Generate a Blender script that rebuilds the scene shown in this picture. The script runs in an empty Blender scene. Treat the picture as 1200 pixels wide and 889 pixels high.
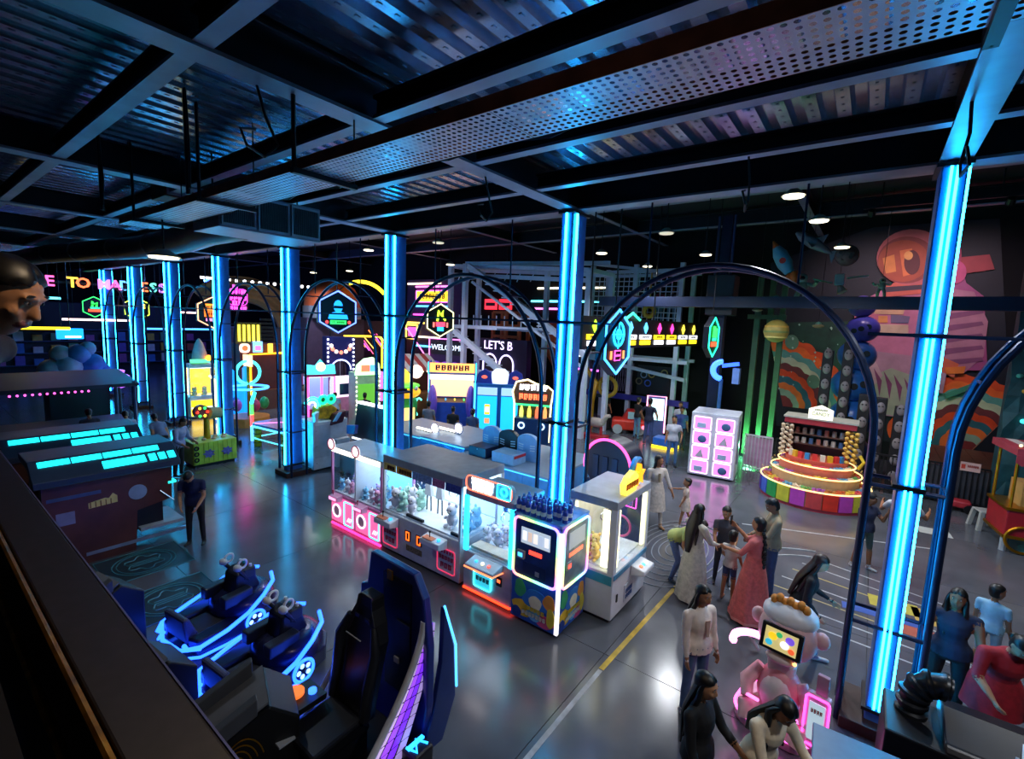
import bpy, bmesh, math, random
from mathutils import Vector, Matrix, kdtree
random.seed(7)
PI = math.pi
SC = bpy.context.scene
COL = SC.collection

# ------------------------------------------------------------------ camera, world, exposure
cam_d = bpy.data.cameras.new('camera')
cam = bpy.data.objects.new('camera', cam_d)
COL.objects.link(cam)
cam_d.sensor_fit = 'HORIZONTAL'
cam_d.sensor_width = 36.0
cam_d.lens = 16.65
cam_d.clip_start = 0.03
cam_d.clip_end = 200
cam.matrix_world = Matrix(((0.7954, -0.1044, 0.5971, 0.0),
                           (0.6048, 0.0717, -0.7931, 0.0),
                           (0.0400, 0.9919, 0.1202, 4.5),
                           (0, 0, 0, 1)))
SC.camera = cam
world = bpy.data.worlds.new('world')
SC.world = world
world.use_nodes = True
world.node_tree.nodes['Background'].inputs[0].default_value = (0.10, 0.14, 0.30, 1)
world.node_tree.nodes['Background'].inputs[1].default_value = 0.05
SC.view_settings.view_transform = 'Standard'
SC.view_settings.look = 'None'
SC.view_settings.exposure = 1.3
SC.view_settings.gamma = 1.0
SC.view_settings.use_curve_mapping = False
SC.cycles.max_bounces = 6
SC.cycles.diffuse_bounces = 3
SC.cycles.glossy_bounces = 3
SC.cycles.transparent_max_bounces = 16
SC.cycles.sample_clamp_indirect = 4.0
SC.cycles.caustics_reflective = False
SC.cycles.caustics_refractive = False

# ------------------------------------------------------------------ helpers
def lin(c):
    return tuple((x / 12.92 if x <= 0.04045 else ((x + 0.055) / 1.055) ** 2.4) for x in c)
def hexc(s):
    return lin(tuple(int(s[i:i + 2], 16) / 255 for i in (0, 2, 4)))
MATS = {}
def M(col, rough=0.5, metal=0.0, emit=0.0, noise=0.12, scale=6.0, bump=0.0, coat=0.0):
    """procedural material: colour broken up by noise; emit > 0 gives light"""
    key = (col, rough, metal, emit, noise, scale, bump, coat)
    if key in MATS:
        return MATS[key]
    m = bpy.data.materials.new('mat_' + col)
    m.use_nodes = True
    nt = m.node_tree
    bs = nt.nodes['Principled BSDF']
    c = hexc(col)
    bs.inputs['Roughness'].default_value = rough
    bs.inputs['Metallic'].default_value = metal
    if coat:
        bs.inputs['Coat Weight'].default_value = coat
    if emit:
        bs.inputs['Base Color'].default_value = (*c, 1)
        bs.inputs['Emission Color'].default_value = (*c, 1)
        bs.inputs['Emission Strength'].default_value = emit
    else:
        tc = nt.nodes.new('ShaderNodeTexCoord')
        nz = nt.nodes.new('ShaderNodeTexNoise')
        nz.inputs['Scale'].default_value = scale
        nz.inputs['Detail'].default_value = 3
        nt.links.new(tc.outputs['Object'], nz.inputs['Vector'])
        rp = nt.nodes.new('ShaderNodeValToRGB')
        a = tuple(x * (1 - noise) for x in c)
        b = tuple(min(1, x * (1 + noise)) for x in c)
        rp.color_ramp.elements[0].position = 0.3
        rp.color_ramp.elements[1].position = 0.7
        rp.color_ramp.elements[0].color = (*a, 1)
        rp.color_ramp.elements[1].color = (*b, 1)
        nt.links.new(nz.outputs['Fac'], rp.inputs['Fac'])
        nt.links.new(rp.outputs['Color'], bs.inputs['Base Color'])
        if bump:
            bp = nt.nodes.new('ShaderNodeBump')
            bp.inputs['Strength'].default_value = bump
            bp.inputs['Distance'].default_value = 0.02
            nt.links.new(nz.outputs['Fac'], bp.inputs['Height'])
            nt.links.new(bp.outputs['Normal'], bs.inputs['Normal'])
    MATS[key] = m
    return m
def NEON(col, s=6.0):
    return M(col, 0.4, 0, 0.5 * s if s <= 2 else 1.0 + (s - 2) * 0.28)
def glass_mat():
    m = bpy.data.materials.new('mat_glass')
    m.use_nodes = True
    nt = m.node_tree
    nt.nodes.clear()
    out = nt.nodes.new('ShaderNodeOutputMaterial')
    mx = nt.nodes.new('ShaderNodeMixShader')
    tr = nt.nodes.new('ShaderNodeBsdfTransparent')
    gl = nt.nodes.new('ShaderNodeBsdfGlossy')
    lw = nt.nodes.new('ShaderNodeLayerWeight')
    lw.inputs['Blend'].default_value = 0.5
    pw = nt.nodes.new('ShaderNodeMath'); pw.operation = 'POWER'; pw.inputs[1].default_value = 3.5
    fr = nt.nodes.new('ShaderNodeMath'); fr.operation = 'MULTIPLY_ADD'; fr.inputs[1].default_value = 0.35; fr.inputs[2].default_value = 0.025
    nt.links.new(lw.outputs['Facing'], pw.inputs[0]); nt.links.new(pw.outputs[0], fr.inputs[0])
    tr.inputs['Color'].default_value = (0.93, 0.97, 1.0, 1)
    gl.inputs['Roughness'].default_value = 0.05
    nt.links.new(fr.outputs[0], mx.inputs[0])
    nt.links.new(tr.outputs[0], mx.inputs[1])
    nt.links.new(gl.outputs[0], mx.inputs[2])
    nt.links.new(mx.outputs[0], out.inputs[0])
    return m
GLASS = glass_mat()
def rotz(a):
    return Matrix.Rotation(a, 3, 'Z')

class B:
    """collects geometry, then obj() links it as ONE mesh object"""
    def __init__(s):
        s.v = []; s.f = []; s.mi = []
    def add(s, vs, fs, mi=0):
        o = len(s.v)
        s.v += [tuple(v) for v in vs]
        s.f += [tuple(i + o for i in f) for f in fs]
        s.mi += [mi] * len(fs)
        return s
    def box(s, x0, x1, y0, y1, z0, z1, mi=0):
        return s.add([(x0, y0, z0), (x1, y0, z0), (x1, y1, z0), (x0, y1, z0), (x0, y0, z1), (x1, y0, z1), (x1, y1, z1), (x0, y1, z1)],
                     [(0, 3, 2, 1), (4, 5, 6, 7), (0, 1, 5, 4), (1, 2, 6, 5), (2, 3, 7, 6), (3, 0, 4, 7)], mi)
    def obox(s, c, size, rot=None, mi=0):
        """box centred on c, turned by a 3x3 rotation"""
        hx, hy, hz = size[0] / 2, size[1] / 2, size[2] / 2
        k = len(s.v)
        s.box(-hx, hx, -hy, hy, -hz, hz, mi)
        for i in range(k, len(s.v)):
            p = Vector(s.v[i])
            if rot is not None:
                p = rot @ p
            s.v[i] = tuple(p + Vector(c))
        return s
    def loft(s, rings, cap=True, closed=True, mi=0, loop=False):
        n = len(rings[0]); vs = []; fs = []
        for r in rings:
            vs += r
        R = len(rings)
        for i in range(R if loop else R - 1):
            for j in range(n if closed else n - 1):
                a = i * n + j; b = i * n + (j + 1) % n
                ii = (i + 1) % R
                fs.append((a, b, ii * n + (j + 1) % n, ii * n + j))
        if cap and closed and not loop:
            fs.append(tuple(range(n - 1, -1, -1)))
            fs.append(tuple((R - 1) * n + j for j in range(n)))
        return s.add(vs, fs, mi)
    def cyl(s, p0, p1, r0, r1=None, n=10, mi=0, cap=True):
        p0 = Vector(p0); p1 = Vector(p1); r1 = r0 if r1 is None else r1
        d = (p1 - p0)
        if d.length < 1e-9:
            return s
        q = d.normalized().to_track_quat('Z', 'Y')
        ring = lambda p, r: [p + q @ Vector((r * math.cos(2 * PI * k / n), r * math.sin(2 * PI * k / n), 0)) for k in range(n)]
        return s.loft([ring(p0, r0), ring(p1, r1)], cap=cap, mi=mi)
    def tube(s, pts, r, n=6, closed=False, mi=0):
        pts = [Vector(p) for p in pts]
        N = len(pts); rings = []
        up = None
        for i, p in enumerate(pts):
            a = pts[i - 1] if (i > 0 or closed) else p
            b = pts[(i + 1) % N] if (i < N - 1 or closed) else p
            t = (b - a).normalized()
            if up is None:
                up = t.orthogonal().normalized()
            up = (up - t * up.dot(t)).normalized()
            sd = t.cross(up)
            rr = r[i] if isinstance(r, (list, tuple)) else r
            rings.append([p + up * (rr * math.cos(2 * PI * k / n)) + sd * (rr * math.sin(2 * PI * k / n)) for k in range(n)])
        return s.loft(rings, loop=closed, mi=mi)
    def ell(s, c, r, n=12, m=8, mi=0, rot=None):
        c = Vector(c)
        if not isinstance(r, (tuple, list)):
            r = (r, r, r)
        rings = []
        for i in range(m + 1):
            t = -PI / 2 + PI * min(max(i / m, 0.02), 0.98)
            ring = []
            for k in range(n):
                p = Vector((r[0] * math.cos(t) * math.cos(2 * PI * k / n), r[1] * math.cos(t) * math.sin(2 * PI * k / n), r[2] * math.sin(t)))
                ring.append(c + (rot @ p if rot is not None else p))
            rings.append(ring)
        return s.loft(rings, mi=mi)
    def prism(s, poly, plane, a, b, mi=0):
        """polygon in a plane ('xz', 'xy', 'yz') pushed from a to b along the third axis"""
        f = {'xz': lambda p, t: (p[0], t, p[1]), 'xy': lambda p, t: (p[0], p[1], t), 'yz': lambda p, t: (t, p[0], p[1])}[plane]
        return s.loft([[f(p, a) for p in poly], [f(p, b) for p in poly]], mi=mi)
    def ring(s, c, r, tr, axis='y', n=28, m=6, a0=0, a1=2 * PI, sx=1.0, mi=0):
        full = abs(a1 - a0 - 2 * PI) < 1e-6
        pts = []
        for k in range(n if full else n + 1):
            t = a0 + (a1 - a0) * k / n
            u, w = r * sx * math.cos(t), r * math.sin(t)
            pts.append({'y': (c[0] + u, c[1], c[2] + w), 'x': (c[0], c[1] + u, c[2] + w), 'z': (c[0] + u, c[1] + w, c[2])}[axis])
        return s.tube(pts, tr, m, closed=full, mi=mi)
    def disc(s, c, r, axis='y', t=0.01, n=20, mi=0, r1=None):
        d = {'x': (t, 0, 0), 'y': (0, t, 0), 'z': (0, 0, t)}[axis]
        return s.cyl(Vector(c) - Vector(d) / 2, Vector(c) + Vector(d) / 2, r, r1, n, mi)
    def obj(s, name, mat, parent=None, smooth=False, bev=0.0, loc=None, rz=0.0, kind=None, label=None):
        me = bpy.data.meshes.new(name)
        me.from_pydata(s.v, [], s.f)
        mats = mat if isinstance(mat, (list, tuple)) else [mat]
        for m in mats:
            me.materials.append(m)
        if len(mats) > 1:
            me.polygons.foreach_set('material_index', s.mi)
        bm = bmesh.new(); bm.from_mesh(me)
        bmesh.ops.recalc_face_normals(bm, faces=bm.faces)
        bm.to_mesh(me); bm.free()
        if smooth:
            me.polygons.foreach_set('use_smooth', [True] * len(me.polygons))
            if hasattr(me, 'set_sharp_from_angle'):
                me.set_sharp_from_angle(angle=math.radians(45))
        me.update()
        o = bpy.data.objects.new(name, me)
        COL.objects.link(o)
        if parent is not None:
            o.parent = parent
        if loc is not None:
            o.location = loc
        o.rotation_euler = (0, 0, rz)
        if bev:
            md = o.modifiers.new('bevel', 'BEVEL')
            md.width = bev; md.segments = 2; md.limit_method = 'ANGLE'
        if kind:
            o['kind'] = kind
        if label:
            o['label'] = label
        return o

def tag(o, label, cat, group=None, kind=None):
    o['label'] = label; o['category'] = cat
    if group:
        o['group'] = group
    if kind:
        o['kind'] = kind
    return o
def thing(name, label, cat, loc=(0, 0, 0), rz=0.0, group=None, kind=None):
    o = bpy.data.objects.new(name, None)
    o.empty_display_size = 0.2
    COL.objects.link(o)
    o.location = loc; o.rotation_euler = (0, 0, rz)
    return tag(o, label, cat, group, kind)
def dup(root, loc, rz=0.0, label=None, scale=None):
    """copy of a thing with copies of its parts and sub-parts"""
    r = root.copy(); COL.objects.link(r)
    r.location = loc; r.rotation_euler = (0, 0, rz)
    if scale is not None:
        r.scale = scale if isinstance(scale, (tuple, list)) else (scale,) * 3
    if label:
        r['label'] = label
    for ch in list(root.children):
        c = ch.copy(); COL.objects.link(c); c.parent = r
        for g in list(ch.children):
            d = g.copy(); COL.objects.link(d); d.parent = c
    return r
def share(o, loc, parent=None, rz=0.0, scale=None):
    c = o.copy(); COL.objects.link(c); c.location = loc; c.rotation_euler = (0, 0, rz); c.parent = parent
    if scale is not None:
        c.scale = scale
    return c
def txt(name, text, size, mat, parent, loc, rot=(PI / 2, 0, 0), ext=0.006, sx=1.0, align='CENTER', bold=0.0):
    cu = bpy.data.curves.new(name, 'FONT')
    cu.body = text; cu.size = size; cu.extrude = ext; cu.align_x = align; cu.align_y = 'CENTER'
    cu.offset = bold
    cu.resolution_u = 2
    t = bpy.data.objects.new('tmp', cu)
    COL.objects.link(t)
    bpy.context.view_layer.update()
    me = bpy.data.meshes.new_from_object(t.evaluated_get(bpy.context.evaluated_depsgraph_get()))
    bpy.data.objects.remove(t)
    me.materials.clear(); me.materials.append(mat)
    o = bpy.data.objects.new(name, me)
    COL.objects.link(o)
    o.parent = parent; o.location = loc; o.rotation_euler = rot; o.scale = (sx, 1, 1)
    return o
def lamp(name, kind, loc, parent, energy, color, **kw):
    ld = bpy.data.lights.new(name, kind)
    ld.energy = energy; ld.color = color
    for k, v in kw.items():
        setattr(ld, k, v)
    o = bpy.data.objects.new(name, ld)
    COL.objects.link(o)
    o.parent = parent; o.location = loc
    return o
def arcpts(cx, cz, rx, rz, a0, a1, n):
    return [(cx + rx * math.cos(a0 + (a1 - a0) * k / n), cz + rz * math.sin(a0 + (a1 - a0) * k / n)) for k in range(n + 1)]
def rrect(w, h, r, n=4, cx=0, cz=0):
    pts = []
    for (sx, sz, a) in ((1, 1, 0), (-1, 1, PI / 2), (-1, -1, PI), (1, -1, 1.5 * PI)):
        for k in range(n + 1):
            t = a + PI / 2 * k / n
            pts.append((cx + sx * (w / 2 - r) + r * math.cos(t), cz + sz * (h / 2 - r) + r * math.sin(t)))
    return pts
def hexp(r, cx=0, cz=0):
    return [(cx + r * math.sin(PI / 3 * k), cz + r * math.cos(PI / 3 * k)) for k in range(6)]

def scrib(name, n, w, h, mat, parent, loc, axis='y', seed=1):
    """a row of blurred unreadable printing: uneven little strokes in one strip"""
    rd = random.Random(seed); b = B(); step = w / n
    for i in range(n):
        u = -w / 2 + step * (i + 0.5); k = rd.randint(0, 3); s = step * 0.38
        parts = [(-s, -s * 0.2, -h / 2, h / 2), (s * 0.3, s, -h / 2 * rd.uniform(0.3, 1), h / 2)]
        if k != 1: parts.append((-s, s, h * 0.30, h / 2))
        if k != 2: parts.append((-s, s, -h * 0.08, h * 0.10))
        if k != 3: parts.append((-s, s * 0.6, -h / 2, -h * 0.32))
        for (a, c, z0, z1) in parts:
            if axis == 'y': b.box(u + a, u + c, -0.004, 0.004, z0, z1)
            else: b.box(-0.004, 0.004, u + a, u + c, z0, z1)
    return b.obj(name, mat, parent, loc=loc)
BLACK = M('0b0b10', 0.45)
DARK = M('15161d', 0.4)
CHAR = M('24262e', 0.5)
WHITE = M('dcdfe6', 0.35, noise=0.04)
OFFW = M('c9ccd2', 0.4, noise=0.05)
GREY = M('7d818a', 0.45)
LGREY = M('a7abb3', 0.4)
GALV = M('8d929c', 0.38, 0.85, noise=0.2, scale=3)
STEEL = M('b9bfd0', 0.45, 0.1, noise=0.08)
CHROME = M('c8ccd4', 0.18, 1.0, noise=0.03)
GOLD = M('c68a1e', 0.3, 0.9)
WOOD = M('6b4a2c', 0.6, noise=0.25, scale=10)
RED = M('b3202a', 0.4)
BLUEP = M('2a5fae', 0.4)
CYN = M('22c2ff', 0.4, 0, 11.0)
CYN2 = NEON('2be0ff', 1.6)
BLU = M('1a4dff', 0.4, 0, 3.2)
PNK = NEON('ff3fa8', 5.0)
MAG = NEON('d838ff', 5.0)
YEL = NEON('ffd21a', 3.5)
ORG = NEON('ff7a1a', 3.0)
GRN = NEON('22ff6a', 2.5)
REDN = NEON('ff2a2a', 3.0)
WHT = NEON('ffffff', 3.0)
WHT1 = NEON('eef4ff', 1.3)
# ------------------------------------------------------------------ the setting
X0, X1, YB, YF, ZC = -46.0, 9.0, 22.0, -3.0, 8.8
COLX = [0.47] + [0.42 - 4.37 * k for k in range(1, 8)]
ROWY = 6.72
def floor_mat():
    m = bpy.data.materials.new('mat_floor'); m.use_nodes = True
    nt = m.node_tree; bs = nt.nodes['Principled BSDF']
    tc = nt.nodes.new('ShaderNodeTexCoord')
    nz = nt.nodes.new('ShaderNodeTexNoise'); nz.inputs['Scale'].default_value = 0.9; nz.inputs['Detail'].default_value = 6
    geo = nt.nodes.new('ShaderNodeNewGeometry')
    nt.links.new(geo.outputs['Position'], nz.inputs['Vector'])
    rp = nt.nodes.new('ShaderNodeValToRGB')
    rp.color_ramp.elements[0].position = 0.3; rp.color_ramp.elements[0].color = (*hexc('4c4f58'), 1)
    rp.color_ramp.elements[1].position = 0.75; rp.color_ramp.elements[1].color = (*hexc('62656e'), 1)
    nt.links.new(nz.outputs['Fac'], rp.inputs['Fac'])
    nt.links.new(rp.outputs['Color'], bs.inputs['Base Color'])
    mr = nt.nodes.new('ShaderNodeMapRange')
    mr.inputs['To Min'].default_value = 0.13; mr.inputs['To Max'].default_value = 0.26
    nt.links.new(nz.outputs['Fac'], mr.inputs['Value'])
    nt.links.new(mr.outputs['Result'], bs.inputs['Roughness'])
    bs.inputs['Specular IOR Level'].default_value = 0.6
    return m
FLOORM = floor_mat()
fl = B().box(X0, X1, YF, YB, -0.2, -0.012).obj('floor', M('2a2b30', 0.6), kind='structure', label='dark polished concrete floor of the game hall')
SL = 2.9
slab = None
ix = 0
xa = X0
while xa < X1 - 0.1:
    ya = YF
    while ya < YB - 0.1:
        w = min(SL, X1 - xa); d = min(SL, YB - ya)
        if slab is None:
            slab = B().box(0.005, SL - 0.005, 0.005, SL - 0.005, -0.012, 0.0).obj('floor_slab', FLOORM, fl, loc=(xa, ya, 0))
        else:
            share(slab, (xa, ya, 0), fl, scale=(w / SL, d / SL, 1))
        ya += SL
    xa += SL
WALLM = M('05060b', 0.95, noise=0.3, scale=1.5)
B().box(X0, X1, YB, YB + 0.2, 0, ZC).obj('wall_back', WALLM, kind='structure')
B().box(X0 - 0.2, X0, YF, YB, 0, ZC).obj('wall_left', WALLM, kind='structure')
B().box(X1, X1 + 0.2, YF, YB, 0, ZC).obj('wall_right', WALLM, kind='structure')
B().box(X0, X1, YF - 0.2, YF, 0, ZC).obj('wall_rear', WALLM, kind='structure')
# ceiling: flat dark roof over the hall, ribbed steel deck above the aisle
ceil = B().box(X0, X1, YF, YB, ZC, ZC + 0.15).obj('ceiling', M('10121c', 0.7), kind='structure', label='dark roof of the game hall')
DECKM = M('a2a8c0', 0.24, 0.9, noise=0.15, scale=8)
b = B(); prof = []
x = -30.0; P = 0.25
while x < X1 - 0.3:
    prof += [(x, 6.64), (x + 0.11, 6.64), (x + 0.135, 6.72), (x + 0.225, 6.72)]
    x += P
b.loft([[(p[0], YF, p[1]) for p in prof], [(p[0], 7.2, p[1]) for p in prof]], cap=False, closed=False)
dk = b.obj('roof_deck', DECKM, ceil, label='ribbed galvanised steel roof deck')
b = B()
x = -30.0
while x < X1 - 0.3:          # stiffening dimples rolled into every rib
    y = -1.0
    while y < 6.6:
        b.box(x + 0.04, x + 0.065, y, y + 0.04, 6.634, 6.64)
        y += 0.16
    x += P
b.obj('deck_dimples', DECKM, ceil, kind='stuff')
def ibeam(name, p0, p1, w, h, z0):
    """steel I beam between two plan points, underside at z0"""
    p0 = Vector((*p0, 0)); p1 = Vector((*p1, 0)); L = (p1 - p0).length
    a = math.atan2(p1.y - p0.y, p1.x - p0.x)
    o = B().box(0, L, -0.02, 0.02, z0 + 0.03, z0 + h - 0.03).box(0, L, -w / 2, w / 2, z0 + h - 0.03, z0 + h).obj(name, BLACK, ceil, loc=(p0.x, p0.y, 0), rz=a)
    B().box(0, L, -w / 2, w / 2, z0, z0 + 0.03).obj('flange', M('8f95a6', 0.42, 0.35, noise=0.25, scale=2), o)  # paler than the web: light from below is put into the flange colour
    return o
for k, cx in enumerate(COLX[:6]):
    ibeam('beam', (cx - 0.02 * 0, YF), (cx, ROWY - 0.15), 0.25, 0.42, 6.26)
for yy in (-1.3, 0.0, 1.44, 2.88, 4.25, 5.5):
    for k in range(-1, 5):
        xa = COLX[k] + 0.13 if k >= 0 else COLX[0] + 4.37
        xb = COLX[k + 1] + 0.13
        xa = COLX[k] - 0.13 if k >= 0 else COLX[0] + 4.3
        ibeam('beam', (xb, yy), (xa, yy), 0.13, 0.20, 6.28)
ibeam('beam', (-34, ROWY), (X1 - 0.1, ROWY), 0.26, 0.45, 6.26)
for yy in (10.5, 14.5, 18.5):
    ibeam('beam', (X0, yy), (X1, yy), 0.25, 0.5, 8.2)
for xx in (-38, -30, -22, -14, -8, -2, 4):
    ibeam('beam', (xx, 7.2), (xx, YB), 0.2, 0.4, 8.25)
# fascia that closes the gap between the low deck and the tall hall
B().box(X0, X1, 7.2, 7.3, 6.6, ZC).obj('wall_fascia', M('0e1018', 0.7), kind='structure')

# mezzanine the photographer stands on
mz = B().box(-9, 8.5, YF, 0.10, 2.75, 3.0).obj('floor_mezzanine', M('1c1d22', 0.5), kind='structure', label='dark mezzanine floor slab')
rail = thing('balcony_rail', 'black flat balcony handrail with brass strips in the near corner', 'railing', (-4, 0, 3.0))
B().box(-4.5, 11, 0.15, 0.245, 0.82, 0.90).obj('handrail', M('17131a', 0.5, noise=0.5, scale=30), rail, bev=0.004)
B().box(-4.5, 11, 0.245, 0.248, 0.885, 0.9005).obj('edge_strip', M('6f78b8', 0.3, 0.6), rail)  # blue light on the handrail edge, put in as a coloured strip
B().tube([(-4.5, 0.142, 0.895), (11, 0.142, 0.895)], 0.006, 6).obj('brass_strip', M('b07818', 0.35, 0.9, noise=0.5, scale=20), rail)
B().tube([(-4.5, 0.128, 0.76), (11, 0.128, 0.76)], 0.009, 6).obj('brass_strip', M('c88a1c', 0.3, 0.9, noise=0.5, scale=20), rail)
bal = None
for k in range(40):
    xx = -4.4 + k * 0.38
    if bal is None:
        bal = B().cyl((0, 0.06, 0.0), (0, 0.06, 0.8), 0.008, n=6).obj('baluster', DARK, rail, loc=(xx, 0, 0))
    else:
        share(bal, (xx, 0, 0), rail)
B().box(-4.5, 11, 0.04, 0.08, 0.78, 0.82).obj('top_rail', DARK, rail)
B().box(-4.5, 11, 0.150, 0.158, 0.0, 0.82).obj('infill_panel', M('0d0b0e', 0.5), rail)

# ------------------------------------------------------------------ neon columns and arch frames
COLM = M('3c78c8', 0.35, 0.1, noise=0.1)  # blue glow of the neon is put into the shaft colour
ordn = ['first', 'second', 'third', 'fourth', 'fifth', 'sixth', 'seventh', 'eighth']
def neon_column(k, cx):
    t = thing('neon_column', 'square column with cyan neon tubes, %s from the right' % ordn[k], 'column', (cx, ROWY, 0), 0, 'neon columns of the long row')
    hx, hy = 0.10, 0.22
    B().box(-hx, hx, -hy, hy, 0.0, 6.26).obj('shaft', COLM, t, bev=0.012)
    B().box(-0.33, 0.33, -0.36, 0.36, 0.0, 0.14).obj('plinth', M('3a2422', 0.5), t, bev=0.01)
    zs = [(0.3, 2.88), (2.94, 4.5), (4.56, 6.2)]
    for (ox, oy, ax) in ((0.0, -hy - 0.016, 0), (hx + 0.016, -0.11, 1), (0.0, hy + 0.016, 0)):
        for (a, c) in zs:
            tb = B()
            for e in ((-0.024, 0.024) if k == 0 else (0.0,)):
                tb.cyl((ox + (e if ax == 0 else 0), oy + (e if ax == 1 else 0), a), (ox + (e if ax == 0 else 0), oy + (e if ax == 1 else 0), c), 0.012 if k == 0 else 0.02, n=8)
            tb.obj('neon_tube', CYN, t, smooth=True)
    for z in (0.28, 2.91, 4.53, 6.22):
        B().box(-hx - 0.04, hx + 0.04, -hy - 0.04, hy + 0.04, z - 0.02, z + 0.02).obj('clamp_band', DARK, t)
    return t
cols = [neon_column(k, cx) for k, cx in enumerate(COLX)]
PIPE = M('1b2a4a', 0.35, 0.5, noise=0.1)
def arch(k, cx):
    """double tube arch spanning from column k to the next one on its left"""
    which = ['between the first and second columns from the right', 'between the second and third columns from the right', 'between the third and fourth columns from the right',
             'between the fourth and fifth columns from the right', 'between the fifth and sixth columns from the right', 'between the sixth and seventh columns from the right',
             'between the two leftmost columns', 'right of the nearest column, cut by the frame'][k]
    t = thing('arch_frame', 'dark tube arch ' + which, 'arch', (cx, ROWY, 0), 0, 'tube arches along the column row')
    rx, z0, rz = 1.86, 3.35, 1.98
    for oy in (-0.22, 0.22):
        pts = [(-rx, oy, 0.0), (-rx, oy, 1.6), (-rx, oy, z0 - 0.3)] + [(p[0], oy, p[1]) for p in arcpts(0, z0, rx, rz, PI, 0, 26)] + [(rx, oy, z0 - 0.3), (rx, oy, 1.6), (rx, oy, 0.0)]
        B().tube(pts, 0.036, 8).obj('arch_tube', PIPE, t, smooth=True)
    for a in (0.12, 0.3, 0.5, 0.7, 0.88):
        p = arcpts(0, z0, rx, rz, PI * a, PI, 1)[0]
        B().cyl((p[0], -0.22, p[1]), (p[0], 0.22, p[1]), 0.018, n=6).obj('tie', PIPE, t)
    for sx in (-1, 1):
        for z in (1.26, 2.88):
            B().cyl((sx * rx, -0.22, z), (sx * rx, 0.22, z), 0.02, n=6).obj('tie', PIPE, t)
        B().cyl((sx * 0.95, 0, 5.02), (sx * 0.95, 0, 6.26), 0.014, n=6).obj('hanger_rod', PIPE, t)
    if k < 7:
        for z in (1.26, 2.88):
            for oy in (-0.22, 0.22):
                B().cyl((rx, oy, z), (2.46 - (0.0 if k else -0.05), oy, z), 0.022, n=6).obj('cross_bar', PIPE, t)
    return t
for k in range(7):
    arch(k, (COLX[k] + COLX[k + 1]) / 2)
arch(7, COLX[0] + 2.185)
for oy, w in ((-0.30, 'front'), (0.30, 'rear')):
    for (xa, xb, sd) in ((-32, -3.3, 'left-hand'), (-0.05, 4, 'right-hand')):
        tag(B().cyl((xa, ROWY + oy, 4.53), (xb, ROWY + oy, 4.53), 0.02, n=6).obj('tie_rail', PIPE), 'thin dark rail tying the %s arches together on their %s side' % (sd, w), 'rail')

# ------------------------------------------------------------------ services under the deck
def perforated(name, x0, x1, y0, y1, z, pitch, mat, parent):
    """sheet with real round holes"""
    b = B(); nx = int((x1 - x0) / pitch); ny = int((y1 - y0) / pitch)
    px = (x1 - x0) / nx; py = (y1 - y0) / ny
    for i in range(nx):
        for j in range(ny):
            cx = x0 + (i + 0.5) * px; cy = y0 + (j + 0.5) * py
            o = []; q = []
            for k in range(8):
                t = PI / 8 + PI / 4 * k
                q.append((cx + 0.30 * px * math.cos(t), cy + 0.30 * py * math.sin(t), z))
            o = [(cx + px / 2, cy, z), (cx + px / 2, cy + py / 2, z), (cx, cy + py / 2, z), (cx - px / 2, cy + py / 2, z), (cx - px / 2, cy, z), (cx - px / 2, cy - py / 2, z), (cx, cy - py / 2, z), (cx + px / 2, cy - py / 2, z)]
            fs = [(k, (k + 1) % 8, 8 + (k + 1) % 8 if False else 8 + k) for k in range(8)]
            fs = []
            for k in range(8):
                # hole vertex k sits between outer k and k+1
                fs.append((k, (k + 1) % 8, 8 + k))
                fs.append(((k + 1) % 8, 8 + (k + 1) % 8, 8 + k))
            b.add(o + q, fs)
    return b.obj(name, mat, parent)
TRAYM = M('b4b7c6', 0.38, 0.55, noise=0.15, scale=2)
tray = thing('cable_tray', 'long perforated galvanised cable tray hung below the roof beams', 'cable tray', (0, 2.2, 5.7))
perforated('tray_sheet', -5.2, -1.9, 0, 0.45, 0, 0.047, TRAYM, tray)
perforated('tray_sheet', -1.895, 2.4, 0, 0.45, 0, 0.047, TRAYM, tray)
perforated('tray_sheet', -9.0, -5.205, 0, 0.45, 0, 0.047, TRAYM, tray)
LIP = M('a8624a', 0.55, 0.2, noise=0.3)
for yy in (-0.004, 0.45):
    B().box(-9.0, 2.4, yy, yy + 0.004, 0, 0.09).obj('side_lip', LIP, tray)
for xx in (-8.1, -5.9, -3.95, 0.25):
    B().box(xx - 0.025, xx + 0.025, -0.08, 0.53, -0.05, -0.005).obj('bracket', BLACK, tray)
    B().cyl((xx, -0.06, -0.05), (xx, -0.06, 0.96), 0.018, n=6).obj('hanger_rod', BLACK, tray)
    B().cyl((xx, 0.51, -0.05), (xx, 0.51, 0.96), 0.008, n=6).obj('hanger_rod', BLACK, tray)
b = B()
pts = [(-9 + 0.3 * k, 0.50 + 0.02 * math.sin(k * 1.7), 0.03 + 0.025 * math.sin(k * 2.3)) for k in range(39)]
b.tube(pts, 0.014, 5).obj('cable', BLACK, tray)
ac = thing('air_handler', 'long grey ceiling air handler with dark slatted grilles beside the cable tray', 'air conditioner', (-7.0, 2.75, 5.6))
B().box(-0.85, 0.0, 0.0, 1.45, 0.0, 0.50).obj('casing', M('8e93a0', 0.4, 0.4), ac, bev=0.01)
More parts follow.
